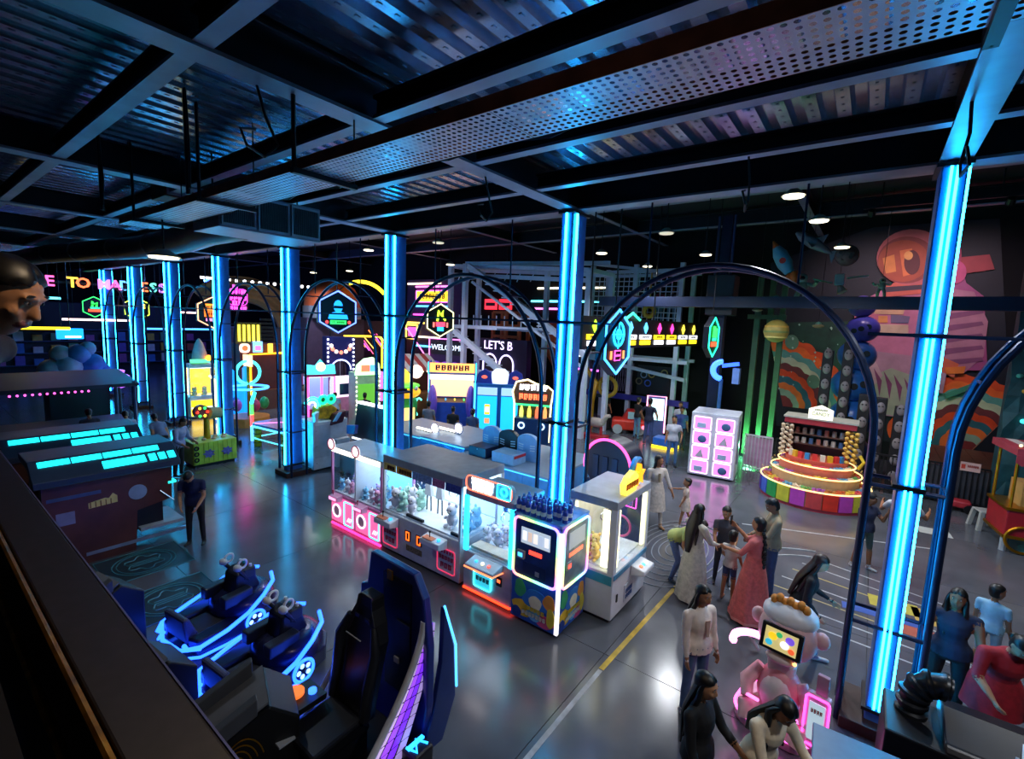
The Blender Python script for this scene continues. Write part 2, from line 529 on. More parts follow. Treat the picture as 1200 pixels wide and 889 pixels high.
for j in range(3):
    ya = 0.03 + j * 0.475
    B().box(0.0, 0.012, ya, ya + 0.44, 0.05, 0.45).obj('grille_back', BLACK, ac)
    fr = B().box(0.0, 0.03, ya, ya + 0.44, 0.03, 0.06).box(0, 0.03, ya, ya + 0.44, 0.44, 0.47).box(0, 0.03, ya, ya + 0.02, 0.06, 0.44).box(0, 0.03, ya + 0.42, ya + 0.44, 0.06, 0.44).obj('grille_frame', M('aab0bd', 0.35, 0.4), ac)
    for q in range(16):
        yy = ya + 0.03 + q * 0.0245
        B().box(0.008, 0.026, yy, yy + 0.007, 0.06, 0.44).obj('slat', M('70757f', 0.4, 0.5), fr)
for yy in (0.1, 1.3):
    B().cyl((-0.4, yy, 0.5), (-0.4, yy, 1.06), 0.012, n=6).obj('hanger_rod', BLACK, ac)
cr = tag(B().box(-0.3, 0.3, -0.2, 0.2, 0, 0.28).obj('junction_crate', WOOD, loc=(-9.2, 2.95, 6.22), bev=0.01), 'brown wooden junction box above the cable tray end', 'box')
B().box(0.3, 0.31, -0.17, 0.17, 0.03, 0.25).obj('louvre', LGREY, cr)
for sy in (-0.15, 0.15):
    B().cyl((0, sy, 0.28), (0, sy, 0.44), 0.006, n=6).obj('hanger_rod', BLACK, cr)
du = thing('spiral_duct', 'brown round spiral air duct crossing the upper left', 'duct', (0, 0, 0))
dk_ = [(-45.9, 3.4, 5.95), (-32, 2.8, 5.95), (-24.8, 2.78, 5.95), (-19.5, 3.1, 5.95), (-16.5, 3.5, 5.93), (-14.0, 3.8, 5.90), (-11.0, 3.75, 5.88), (-9.4, 3.5, 5.86), (-7.86, 3.45, 5.85)]
dp = []
for k in range(len(dk_) - 1):
    a_, c_ = Vector(dk_[k]), Vector(dk_[k + 1]); n_ = max(1, int((c_ - a_).length / 0.9))
    dp += [tuple(a_.lerp(c_, i / n_)) for i in range(n_)]
dp.append(dk_[-1])
DUCTM = M('5c4238', 0.42, 0.6, noise=0.25, scale=3)
B().tube(dp, 0.26, 14).obj('duct_pipe', DUCTM, du, smooth=True)
for k in range(2, len(dp) - 4, 2):
    c = Vector(dp[k]); d = (Vector(dp[k + 1]) - c).normalized() * 0.03
    B().cyl(c - d, c + d, 0.272, n=14).obj('seam_ring', M('8a7468', 0.35, 0.7), du)
for k in (4, 12, 20, 28):
    B().cyl((dp[k][0], dp[k][1], dp[k][2] + 0.26), (dp[k][0], dp[k][1], 6.66), 0.012, n=6).obj('hanger_rod', BLACK, du)
# loops of spare cable hanging off the beams
for (cx, cy, lb) in ((-4.05, 1.9, 'black cable loop dangling from the beam at upper left'), (-4.0, 4.6, 'black cable loop dangling beside the cable tray'), (0.4, 5.0, 'dark cable looped around the cyan-lit beam'), (-1.2, 5.45, 'thin black cable drooping below the right-hand deck')):
    pts = [(cx, cy, 6.27), (cx + 0.02, cy + 0.05, 6.05), (cx, cy + 0.16, 5.86), (cx, cy + 0.05, 5.74), (cx + 0.03, cy - 0.1, 5.78), (cx, cy - 0.13, 5.9), (cx, cy - 0.02, 5.93)]
    tag(B().tube(pts, 0.012, 6).obj('cable_loop', BLACK, smooth=True), lb, 'cable')
# black conduit poles hanging from the deck at the left
for (cx, cy, lb) in ((-5.65, 1.95, 'thin black hanger pole left of the cable tray hanger'), (-7.6, 1.7, 'thin black hanger pole with twisted wires at upper left')):
    tag(B().cyl((cx, cy, 5.65), (cx, cy, 6.66), 0.02, n=6).tube([(cx + 0.03, cy, 6.6), (cx + 0.05, cy, 6.4), (cx + 0.02, cy + 0.02, 6.0), (cx + 0.05, cy, 5.7)], 0.01, 5).obj('conduit', BLACK), lb, 'pole')

# pendant lamps, each with its own light
def pendant(x, y, z, label, watts=90, col=(0.90, 0.94, 1.0), glow='fff2d0', top=8.2, r=0.17):
    t = thing('pendant_lamp', label, 'lamp', (x, y, z), 0, 'round pendant lamps')
    B().cyl((0, 0, 0.0), (0, 0, 0.10), r, r * 0.35, 16).obj('shade', M('c9c5b8', 0.5), t, smooth=True)
    B().disc((0, 0, -0.012), r * 0.86, 'z', 0.02, 16).obj('diffuser', NEON(glow, 6.0 if watts else 0.5), t)
    B().cyl((0, 0, 0.1), (0, 0, top - z), 0.012, n=6).obj('cord', BLACK, t)
    if watts:
        lamp('lamp_light', 'SPOT', (0, 0, -0.05), t, watts, col, spot_size=math.radians(150), spot_blend=0.6, shadow_soft_size=0.12)
    return t
pendant(-7.9, 2.4, 5.2, 'bright oval ceiling lamp under the air handler', 60, top=5.7, r=0.2)
PL = [(-12.8, 9.3, 'pale pendant lamp just left of the third neon column'), (-22.5, 13.1, 'pendant lamp above the yellow arc light'), (-19.6, 13.2, 'pendant lamp right of the yellow arc light'), (-12.9, 13.0, 'pendant lamp left of the white steel tower'),
      (-6.4, 12.5, 'bright pendant lamp just right of the second neon column'), (-6.3, 15.7, 'pendant lamp above the arch top'), (-3.9, 13.8, 'bright pendant lamp beside the dark steel column'), (-9.6, 9.2, 'pendant lamp near the roof beam, centre left'),
      (-3.8, 10.4, 'small pendant lamp close under the roof beam'), (-0.8, 13.7, 'bright flat lamp beside the hanging moon'), (-1.0, 10.4, 'dark shaded pendant lamp over the candy stall')]
for i, (x, y, lb) in enumerate(PL):
    pendant(x, y, 6.55, lb, 0 if i in (7, 8) else 210, top=6.7 if y < 7.2 else 8.8)
for (x, y, lb) in ((3.0, 10.5, 'pendant lamp out over the right-hand aisle'), (-1.2, 8.6, 'pendant lamp over the game court'), (2.5, 3.2, 'pendant lamp over the near counter')):
    pendant(x, y, 6.6, lb, 200, top=8.8 if y > 7.2 else 6.7)
mzl = thing('balcony_fill_lamp', 'small warm lamp added beyond the balcony rail to light the near corner', 'lamp', (-1.3, 1.05, 6.1))  # added to brighten the leaning face and the brass strips
B().cyl((0, 0, 0), (0, 0, 0.2), 0.09, 0.07, 12).obj('can', BLACK, mzl); B().disc((0, 0, -0.01), 0.075, 'z', 0.02).obj('lens', NEON('ffdca0', 5), mzl); B().cyl((0, 0, 0.2), (0, 0, 0.54), 0.012, n=6).obj('stem', BLACK, mzl)
lamp('balcony_fill', 'SPOT', (0, 0, -0.05), mzl, 40, (1.0, 0.74, 0.48), spot_size=math.radians(120), spot_blend=0.5, shadow_soft_size=0.06)
bl = thing('stage_light', 'small blue stage light glowing behind the left columns', 'light', (-33, 12.2, 6.3))
B().ell((0, 0, 0), 0.16).obj('lens', NEON('2a50ff', 14), bl)
B().cyl((0, 0.1, 0), (0, 0.45, 0.1), 0.17, 0.12).obj('housing', BLACK, bl)
B().cyl((0, 0.3, 0.1), (0, 0.3, 2.5), 0.02, n=6).obj('bracket', BLACK, bl)
lamp('stage_beam', 'POINT', (0, -0.3, -0.1), bl, 350, (0.1, 0.2, 1.0), shadow_soft_size=0.15)
# ------------------------------------------------------------------ claw machine row (fronts on the aisle, Y = 5.58)
def plush_mesh(cols):
    b = B()
    b.ell((0, 0, 0.07), (0.06, 0.05, 0.07), 8, 6, 0).ell((0, -0.01, 0.165), (0.055, 0.05, 0.05), 8, 6, 0)
    for sx in (-1, 1):
        b.ell((sx * 0.042, 0, 0.212), (0.02, 0.012, 0.022), 6, 4, 0)
        b.ell((sx * 0.055, -0.03, 0.09), (0.018, 0.03, 0.018), 6, 4, 0)
        b.ell((sx * 0.035, -0.055, 0.02), (0.022, 0.03, 0.02), 6, 4, 0)
        b.ell((sx * 0.02, -0.058, 0.175), 0.007, 6, 4, 1)
    b.ell((0, -0.055, 0.155), (0.02, 0.012, 0.014), 6, 4, 2)
    return b.obj('plush_toy', [M(cols, 0.8), BLACK, M('f2e6d8', 0.8)], smooth=True)
PLN = {'8fd0f0': 'sky blue', 'e9e4ee': 'white', 'f2a5c4': 'pink', 'b8e6d4': 'mint', 'c9b2ee': 'lilac', 'f0d28a': 'golden'}
PLC = ['8fd0f0', 'e9e4ee', 'f2a5c4', 'b8e6d4', 'c9b2ee', 'f0d28a']
PLM = None
def plushes(n, x0, x1, y0, y1, z, label, group, cols=None, sc=1.0):
    global PLM
    if PLM is None:
        PLM = {c: plush_mesh(c) for c in PLC}
        for o in PLM.values():
            COL.objects.unlink(o)
    cols = cols or PLC
    for i in range(n):
        o = PLM[cols[i % len(cols)]].copy(); COL.objects.link(o)
        fx = (i % max(1, n // 2)) / max(1, n // 2 - 1); row = i // max(1, n // 2)
        o.location = (x0 + (x1 - x0) * min(fx, 1) + random.uniform(-.03, .03), y0 + (y1 - y0) * (row * 0.6) + random.uniform(-.02, .02), z)
        o.rotation_euler = (0, 0, random.uniform(-0.7, 0.7)); k = sc * random.uniform(0.85, 1.1); o.scale = (k, k, k)
        tag(o, '%s %s' % (PLN[cols[i % len(cols)]], label), 'plush toy', group)

def claw_unit(t, x, y, ztop, drop=0.22, r=0.1):
    c = B().cyl((x, y, ztop), (x, y, ztop - drop), 0.012, n=6).cyl((x, y, ztop - drop), (x, y, ztop - drop - 0.09), 0.05, 0.04, 10).obj('claw', CHROME, t, smooth=True)
    for k in range(3):
        a = 2 * PI * k / 3 + 0.4
        z = ztop - drop - 0.08
        pts = [(x + q * math.cos(a), y + q * math.sin(a), zz) for q, zz in ((0.03, z), (r, z - 0.06), (r * 1.05, z - 0.12), (r * 0.55, z - 0.18))]
        B().tube(pts, 0.009, 5).obj('prong', CHROME, c)
    return c
def cabinet(t, x0, x1, y0, y1, zb, zg, zt, body, inner, post=0.045, roof=None, sides='LR'):
    """glass claw cabinet: base, tray, posts, panes, glowing back wall, added fill panel, roof"""
    base = B().box(x0, x1, y0, y1, 0.06, zb).obj('base', body, t, bev=0.015)
    B().box(x0 + 0.04, x1 - 0.04, y0 + 0.05, y1 - 0.04, 0.0, 0.06).obj('kick_plinth', BLACK, t)
    B().box(x0 + post, x1 - post, y0 + post, y1 - post, zb, zb + 0.03).obj('prize_tray', M('e4ecf0', 0.4), t)
    for px in (x0, x1 - post):
        for py in (y0, y1 - post):
            B().box(px, px + post, py, py + post, zb, zg).obj('corner_post', body, t)
    B().box(x0 + post, x1 - post, y1 - 0.03, y1 - 0.01, zb + 0.03, zg).obj('back_wall', inner, t)  # inside light is put into the wall as emission by most inner materials
    B().box(x0 + post, x1 - post, y0 + 0.012, y0 + 0.018, zb, zg).obj('front_pane', GLASS, t)
    for s, px in (('L', x0 + 0.012), ('R', x1 - 0.018)):
        if s in sides:
            B().box(px, px + 0.006, y0 + post, y1 - post, zb, zg).obj('side_pane', GLASS, t)
    B().box(x0 + post + 0.03, x1 - post - 0.03, y0 + post + 0.05, y1 - post - 0.03, zg - 0.02, zg - 0.004).obj('inner_fill', NEON('f2f8ff', 4.0), t)  # glowing panel added under the roof to brighten the toys
    B().box(x0, x1, y0, y1, zg, zt).obj('roof', roof or body, t, bev=0.015)
    return base
def outline(t, name, w, h, r, c, mat, axis='y', tr=0.012, parent=None):
    pts = rrect(w, h, r)
    p3 = [(c[0] + p[0], c[1], c[2] + p[1]) if axis == 'y' else (c[0], c[1] + p[0], c[2] + p[1]) for p in pts]
    return B().tube(p3, tr, 6, closed=True).obj(name, mat, parent or t)
FY = 5.58
# --- pink double machine
t = thing('claw_machine', 'pink lit double claw machine at the left end of the row', 'claw machine', (-8.1, FY, 0), 0, 'claw machines in the central row')
PKB = M('e58ab8', 0.35)
cabinet(t, -0.86, 0.86, 0, 0.85, 0.72, 1.62, 1.74, PKB, NEON('7ad0ff', 1.2), roof=M('9aa6b4', 0.4))
B().box(-0.02, 0.02, 0, 0.84, 0.72, 1.62).obj('divider', WHITE, t)
for s, cx in ((0, -0.43), (1, 0.43)):
    B().box(cx - 0.40, cx + 0.40, -0.012, 0.0, 0.12, 0.66).obj('front_panel', NEON('ff6fae', 0.75), t)
    B().ring((cx - 0.2, -0.02, 0.36), 0.13, 0.018).obj('speaker_ring', NEON('ffd6ee', 2.5), t)
    B().disc((cx - 0.2, -0.016, 0.36), 0.12, 'y', 0.01).obj('speaker_cone', M('e8c6da', 0.5), t)
    outline(t, 'door_light', 0.30, 0.50, 0.03, (cx + 0.22, -0.02, 0.38), NEON('58f0ff', 2.5))
    for q in range(3):
        B().obox((cx + 0.20 + 0.05 * q, -0.018, 0.26), (0.02, 0.006, 0.11), Matrix.Rotation(0.6, 3, 'Y')).obj('stripe', WHT1, t)
    B().prism([(-0.16, 0.62), (-0.16, 0.72), (0.0, 0.74), (0.0, 0.60)], 'yz', cx - 0.28, cx + 0.0).obj('control_pod', M('f5a8cc', 0.3), t, bev=0.01)
    B().box(cx - 0.26, cx - 0.02, -0.168, -0.16, 0.65, 0.70).obj('pod_light', NEON('ff8fc8', 2.0), t)
    j = B().cyl((cx - 0.22, -0.09, 0.73), (cx - 0.22, -0.09, 0.80), 0.008, n=6).ell((cx - 0.22, -0.09, 0.81), 0.02, 8, 6).obj('joystick', RED, t)
    B().box(cx - 0.38, cx + 0.38, -0.02, 0.01, 1.63, 1.72).obj('light_bar', NEON('fff4e0', 2.5), t)
    B().disc((cx - 0.36, -0.03, 1.79), 0.115, 'y', 0.03).obj('sign_disc', NEON('ffe9f0', 1.6), t)
    B().ring((cx - 0.36, -0.045, 1.79), 0.115, 0.015).obj('disc_rim', M('e05a7a', 0.4), t)
    claw_unit(t, cx, 0.4, 1.62)
B().box(-0.84, 0.84, -0.02, 0.02, 0.02, 0.06).obj('underglow', NEON('ff2f7a', 4.0), t)
plushes(8, -8.82, -8.25, FY + 0.2, FY + 0.7, 0.75, 'plush toy behind the left pane of the pink claw machine', 'plush toys, left bay of the pink machine', sc=1.3)
plushes(8, -7.98, -7.42, FY + 0.2, FY + 0.7, 0.75, 'plush toy behind the right pane of the pink claw machine', 'plush toys, right bay of the pink machine', sc=1.3)
# --- large white machine
t = thing('claw_machine', 'wide white claw machine with orange digit displays', 'claw machine', (-6.18, FY, 0), 0, 'claw machines in the central row')
cabinet(t, -1.03, 1.03, 0, 1.15, 0.80, 1.74, 1.90, M('c9cdd4', 0.4), NEON('c4d8e8', 0.8), roof=M('8d98a4', 0.4))
for i, (c, w) in enumerate((('d8c26a', 0.34), ('e0a83c', 0.42), ('7a9ac8', 0.5), ('b06a9a', 0.3), ('3d4a9a', 0.36))):
    xa = -0.98 + sum((0.36, 0.44, 0.52, 0.32, 0.36)[:i])
    B().box(xa, xa + w, -0.008, 0.004, 1.62, 1.76).obj('header_sticker', M(c, 0.4, noise=0.35, scale=25), t)
scrib('header_text', 3, 0.216, 0.072, M('5a2a10', 0.5), t, (-0.78, -0.012, 1.69), 'y', 103); scrib('header_text', 5, 0.36, 0.072, M('5a2a10', 0.5), t, (-0.37, -0.012, 1.69), 'y', 105)
for cx in (-0.78, 0.72):
    B().box(cx - 0.22, cx + 0.22, -0.012, 0.0, 0.16, 0.58).obj('door_panel', M('d8dade', 0.4), t)
    outline(t, 'door_border', 0.42, 0.42, 0.05, (cx, -0.016, 0.37), NEON('e8406a', 0.7))
    for q in range(6):
        B().box(cx - 0.18 + q * 0.065, cx - 0.15 + q * 0.065, -0.02, -0.01, 0.50, 0.56).obj('awning_stripe', M('d0305a', 0.5), t)
    scrib('door_text', 5, 0.36, 0.072, M('cf3a5f', 0.5), t, (cx, -0.016, 0.42), 'y', 105); scrib('door_text', 3, 0.281, 0.094, M('cf3a5f', 0.5), t, (cx, -0.016, 0.28), 'y', 133)
for cx in (-0.78, 0.50):
    B().prism([(-0.22, 0.62), (-0.22, 0.72), (0.0, 0.76), (0.0, 0.58)], 'yz', cx - 0.24, cx + 0.24).obj('control_pod', WHITE, t, bev=0.015)
    B().box(cx - 0.2, cx + 0.05, -0.2, -0.06, 0.735, 0.745).obj('pod_decal', M('e07a4a', 0.4), t)
    B().cyl((cx + 0.14, -0.12, 0.72), (cx + 0.14, -0.12, 0.77), 0.035, n=12).obj('push_button', NEON('40b0ff', 1.2), t)
    B().cyl((cx - 0.08, -0.12, 0.73), (cx - 0.08, -0.12, 0.83), 0.009, n=6).ell((cx - 0.08, -0.12, 0.84), 0.022, 8, 6).obj('joystick', BLACK, t)
for cx in (-0.28, 0.02):
    dsp = B().box(cx - 0.075, cx + 0.075, -0.012, 0.0, 0.40, 0.60).obj('digit_display', M('3a1710', 0.3), t)
    for (a, c, z0, z1) in ((-0.045, 0.045, 0.565, 0.583), (-0.045, 0.045, 0.417, 0.435), (0.03, 0.048, 0.43, 0.57), (-0.048, -0.03, 0.43, 0.57)):
        B().box(cx + a, cx + c, -0.018, -0.011, z0, z1).obj('digit_segment', NEON('ff5a1a', 4), dsp)
B().box(-0.32, 0.1, -0.01, 0.0, 0.22, 0.33).obj('sticker', M('7a6a50', 0.5, noise=0.7, scale=30), t)
for cx in (-0.42, 0.42):
    claw_unit(t, cx, 0.45, 1.74, 0.16)
B().box(-0.4, 0.05, 0.05, 0.09, 0.83, 0.88).obj('chute_rail', DARK, t); B().box(0.75, 0.98, 0.05, 0.09, 0.83, 0.88).obj('chute_rail', DARK, t)
for i, cx in enumerate((-6.45, -6.15)):
    d = thing('prize_doll', ['pale long-legged prize doll hanging left in the wide white claw machine', 'pale long-legged prize doll hanging right in the wide white claw machine'][i], 'doll', (cx, FY + 0.5, 0.83), 0, 'hanging prize dolls')
    B().prism([(-0.09, 0.32), (0.09, 0.32), (0.06, 0.58), (-0.06, 0.58)], 'xz', -0.04, 0.04).obj('body', OFFW, d, bev=0.01)
    B().ell((0, 0, 0.66), 0.075, 10, 8).obj('head', M('9ac8e0', 0.5), d, smooth=True)
    for sx in (-1, 1):
        B().cyl((sx * 0.05, 0, 0.32), (sx * 0.06, 0, 0.02), 0.014, n=6).obj('leg', CHAR, d)
plushes(6, -7.05, -6.62, FY + 0.2, FY + 0.7, 0.83, 'plush toy in the left corner of the wide white claw machine', 'plush toys, left corner of the wide machine', ['e9e4ee', 'b8e6d4'], 1.7)
plushes(4, -5.6, -5.28, FY + 0.3, FY + 0.8, 0.83, 'plush toy in the right corner of the wide white claw machine', 'plush toys, right corner of the wide machine', ['e9e4ee', '8fd0f0'], 1.8)
# --- cyan machine
t = thing('claw_machine', 'claw machine with cyan light columns and a neon headboard', 'claw machine', (-4.56, FY, 0), 0, 'claw machines in the central row')
cabinet(t, -0.5, 0.5, 0, 0.85, 0.72, 1.66, 1.76, M('bcc2cc', 0.4), NEON('a8dcf8', 0.9), roof=M('8d98a4', 0.4))
for px in (-0.47, 0.47):
    B().box(px - 0.035, px + 0.035, -0.015, 0.04, 0.72, 1.66).obj('light_column', NEON('28d8ff', 3.0), t)
hb = B().prism(rrect(0.95, 0.26, 0.09, cz=1.90), 'xz', -0.02, 0.05).obj('headboard', M('7fb0c8', 0.4), t)
outline(t, 'headboard_tube', 0.93, 0.24, 0.09, (0, -0.03, 1.90), NEON('ff6a50', 2.5))
scrib('sign_text', 5, 0.468, 0.094, NEON('ffffff', 2.5), hb, (-0.12, -0.03, 1.945), 'y', 135); scrib('sign_text', 5, 0.432, 0.086, NEON('ffffff', 2.5), hb, (-0.12, -0.03, 1.845), 'y', 125)
outline(t, 'sign_square', 0.26, 0.22, 0.03, (0.32, -0.04, 1.91), NEON('30e0ff', 3.0)); B().ring((0.32, -0.04, 1.91), 0.06, 0.016).obj('sign_loop', NEON('30e0ff', 3), t)
B().prism([(-0.26, 0.60), (-0.26, 0.66), (0.0, 0.72), (0.0, 0.58)], 'yz', -0.25, 0.33).obj('control_pod', M('b8c6d0', 0.35), t, bev=0.015)
B().tube([(-0.25, -0.0, 0.59), (-0.25, -0.265, 0.62), (0.33, -0.265, 0.62), (0.33, -0.0, 0.59)], 0.012, 6).obj('pod_tube', NEON('ff7a4a', 2.5), t)
for q in range(3):
    B().cyl((-0.1 + 0.13 * q, -0.14, 0.68), (-0.1 + 0.13 * q, -0.14, 0.71), 0.03, n=10).obj('push_button', NEON(['40b0ff', 'fff0c0', 'ff6050'][q], 1.2), t)
B().box(-0.24, 0.10, -0.012, 0.0, 0.20, 0.48).obj('display', NEON('3ac8e0', 0.7), t); outline(t, 'display_tube', 0.36, 0.30, 0.04, (-0.07, -0.02, 0.34), NEON('40f0ff', 3.5))
scrib('display_text', 4, 0.288, 0.072, M('0a4a60', 0.4), t, (-0.07, -0.016, 0.34), 'y', 104)
B().box(0.22, 0.32, -0.02, 0.0, 0.36, 0.50).obj('coin_slot', DARK, t); B().box(0.24, 0.30, -0.026, -0.02, 0.42, 0.47).obj('coin_light', NEON('ff5a30', 3), t)
B().box(-0.49, 0.49, -0.02, 0.015, 0.05, 0.08).obj('underglow', NEON('ff3418', 5.0), t); B().box(0.485, 0.52, 0.0, 0.84, 0.05, 0.08).obj('underglow', NEON('ff3418', 5.0), t)
claw_unit(t, 0, 0.45, 1.66, 0.2)
B().box(-0.4, 0.42, 0.06, 0.3, 0.76, 0.80).obj('prize_shelf', M('d8c8b0', 0.5), t)
for i, c in enumerate(('e0a040', 'd86080', '50b070')):
    tag(B().box(-0.05, 0.05, -0.03, 0.03, 0, 0.2).box(-0.03, 0.03, -0.034, -0.03, 0.05, 0.15).obj('prize_box', M(c, 0.4, noise=0.3, scale=20), loc=(-4.45 + 0.18 * i, FY + 0.55, 0.75), bev=0.006), ['yellow boxed prize in the cyan claw machine', 'pink boxed prize in the cyan claw machine', 'green boxed prize in the cyan claw machine'][i], 'box')
plushes(4, -4.88, -4.66, FY + 0.4, FY + 0.7, 0.75, 'plush toy at the back of the cyan claw machine', 'plush toys in the cyan machine', ['e9e4ee'], 1.4)
# --- cartoon patterned corner vending machine
t = thing('capsule_vending_machine', 'blue and yellow patterned corner vending machine with rainbow light frame', 'vending machine', (-3.58, 5.9, 0))
PAT = M('1f58b8', 0.35)
B().box(-0.42, 0.42, -0.4, 0.4, 0.05, 1.66).obj('body', PAT, t, bev=0.02)
def rainbow():
    m = bpy.data.materials.new('mat_rainbow_led'); m.use_nodes = True
    nt = m.node_tree; bs = nt.nodes['Principled BSDF']
    tc = nt.nodes.new('ShaderNodeTexCoord'); sp = nt.nodes.new('ShaderNodeSeparateXYZ'); ad = nt.nodes.new('ShaderNodeMath'); ad.operation = 'ADD'
    ad2 = nt.nodes.new('ShaderNodeMath'); ad2.operation = 'ADD'; ml = nt.nodes.new('ShaderNodeMath'); ml.operation = 'MULTIPLY'; ml.inputs[1].default_value = 1.1
    hs = nt.nodes.new('ShaderNodeCombineColor'); hs.mode = 'HSV'; hs.inputs[1].default_value = 0.75; hs.inputs[2].default_value = 1
    fr = nt.nodes.new('ShaderNodeMath'); fr.operation = 'FRACT'
    nt.links.new(tc.outputs['Object'], sp.inputs[0]); nt.links.new(sp.outputs[0], ad.inputs[0]); nt.links.new(sp.outputs[2], ad.inputs[1])
    nt.links.new(ad.outputs[0], ad2.inputs[0]); nt.links.new(sp.outputs[1], ad2.inputs[1]); nt.links.new(ad2.outputs[0], ml.inputs[0])
    nt.links.new(ml.outputs[0], fr.inputs[0]); nt.links.new(fr.outputs[0], hs.inputs[0])
    nt.links.new(hs.outputs[0], bs.inputs['Emission Color']); bs.inputs['Emission Strength'].default_value = 0.95
    return m
RAIN = rainbow()
blobs = [('f2c230', -0.2, 0.25, 0.20, 0.13), ('e85a8a', 0.22, 0.18, 0.16, 0.1), ('3aa86a', -0.28, 0.55, 0.1, 0.14), ('2f7ad0', 0.05, 0.45, 0.24, 0.16), ('f29a3a', 0.3, 0.5, 0.1, 0.12), ('7ac6ea', 0.02, 0.22, 0.12, 0.1), ('f4e6c0', 0.04, 0.40, 0.11, 0.12), ('1a3a8a', -0.33, 0.15, 0.08, 0.1), ('e8d040', 0.34, 0.28, 0.07, 0.15)]
for face in ('front', 'right'):
    for i, (c, u, z, rx, rz) in enumerate(blobs):
        pts = [(u * 0.9 + rx * math.cos(2 * PI * k / 16) * (1 + 0.15 * math.sin(3 * 2 * PI * k / 16 + i)), z + rz * math.sin(2 * PI * k / 16)) for k in range(16)]
        pts = [(max(-0.40, min(0.40, p[0])), max(0.07, p[1])) for p in pts]
        e = 0.001 * i
        if face == 'front':
            B().prism(pts, 'xz', -0.402 - 0.002 - e, -0.399).obj('pattern_patch', M(c, 0.4), t)
        else:
            B().prism([(p[0] * 0.95, p[1]) for p in pts], 'yz', 0.419, 0.424 + e).obj('pattern_patch', M(c, 0.4), t)
    if face == 'front':
        B().prism(rrect(0.72, 0.86, 0.06, cz=1.2), 'xz', -0.42, -0.4).obj('upper_panel', M('16346f', 0.35, noise=0.4, scale=8), t)
        outline(t, 'light_frame', 0.76, 0.90, 0.08, (0, -0.425, 1.2), RAIN, tr=0.02)
        B().box(-0.25, 0.25, -0.43, -0.42, 1.28, 1.52).obj('screen', NEON('b8c8d8', 0.7), t)
        scrib('brand_text', 6, 0.367, 0.061, M('f2d23a', 0.4), t, (0.02, -0.42, 0.30), 'y', 91); scrib('brand_text', 7, 0.428, 0.061, M('f6f0e0', 0.4), t, (0.02, -0.42, 0.21), 'y', 92)
        B().box(-0.10, 0.12, -0.432, -0.42, 1.14, 1.20).obj('coin_lamp', NEON('ff4030', 2.0), t)
        B().box(-0.30, -0.17, -0.46, -0.42, 1.04, 1.16).obj('card_reader', LGREY, t); B().box(-0.275, -0.195, -0.465, -0.46, 1.07, 1.13).obj('reader_screen', NEON('50c0ff', 1.5), t)
        B().box(-0.2, 0.2, -0.426, -0.42, 0.82, 1.0).obj('delivery_hatch', M('0e2456', 0.4), t); B().box(0.02, 0.09, -0.43, -0.426, 0.84, 0.91).obj('lock_plate', LGREY, t)
        for k in range(5):
            B().box(-0.22 + 0.095 * k, -0.15 + 0.095 * k, -0.434, -0.43, 1.33, 1.47).obj('screen_tile', NEON(['f0f0f4', 'd0b8a8', 'f6e8e0', 'a8b8d0', 'e8e8f0'][k], 0.9), t)
    else:
        B().prism(rrect(0.68, 0.86, 0.06, cz=1.2), 'yz', 0.42, 0.44).obj('upper_panel', M('7a8a9a', 0.3, noise=0.3, scale=6), t)
        outline(t, 'light_frame', 0.72, 0.90, 0.08, (0.445, 0, 1.2), RAIN, 'x', tr=0.02)
        B().box(0.44, 0.45, -0.22, 0.24, 1.3, 1.55).obj('screen', NEON('a8b0b8', 0.4), t)
        B().box(0.44, 0.46, -0.26, -0.14, 1.0, 1.12).obj('card_reader', LGREY, t); B().box(0.46, 0.465, -0.24, -0.16, 1.03, 1.09).obj('reader_screen', NEON('ff5040', 2.0), t)
        B().box(0.44, 0.447, -0.2, 0.2, 1.18, 1.24).obj('coin_lamp', NEON('ff7050', 1.2), t)
        scrib('brand_text', 6, 0.367, 0.061, M('f2d23a', 0.4), t, (0.436, 0.02, 0.30), 'x', 91); scrib('brand_text', 7, 0.428, 0.061, M('f6f0e0', 0.4), t, (0.436, 0.02, 0.21), 'x', 92)
B().box(0.385, 0.435, -0.42, -0.375, 0.08, 1.6).obj('corner_light', NEON('f6f2f4', 1.2), t)
B().box(-0.42, 0.42, -0.4, 0.4, 1.66, 1.70).obj('top_tray', M('4a90d8', 0.4), t)
bt = None
for i in range(26):
    x = -3.95 + 0.74 * ((i % 9) / 8) + random.uniform(-.02, .02); y = 5.56 + 0.13 * (i // 9) + random.uniform(-.02, .02)
    if i % 9 > 6:
        y += 0.1
    if bt is None:
        b = B(); b.cyl((0, 0, 0), (0, 0, 0.16), 0.038, n=10).cyl((0, 0, 0.16), (0, 0, 0.2), 0.038, 0.018, 10).cyl((0, 0, 0.2), (0, 0, 0.23), 0.02, n=8, mi=1).cyl((0, 0, 0.05), (0, 0, 0.11), 0.0395, n=10, mi=2)
        bt = b.obj('bottle', [M('2a4fc0', 0.25), M('4aa0e0', 0.3), M('cfe0ee', 0.4)], smooth=True, loc=(x, y, 1.70)); o = bt
    else:
        o = share(bt, (x, y, 1.70), None)
    if i > 17:
        o.location.z = 1.70
    tag(o, 'small blue bottle crowded on top of the patterned vending machine', 'bottle', 'blue bottles on the vending machine')
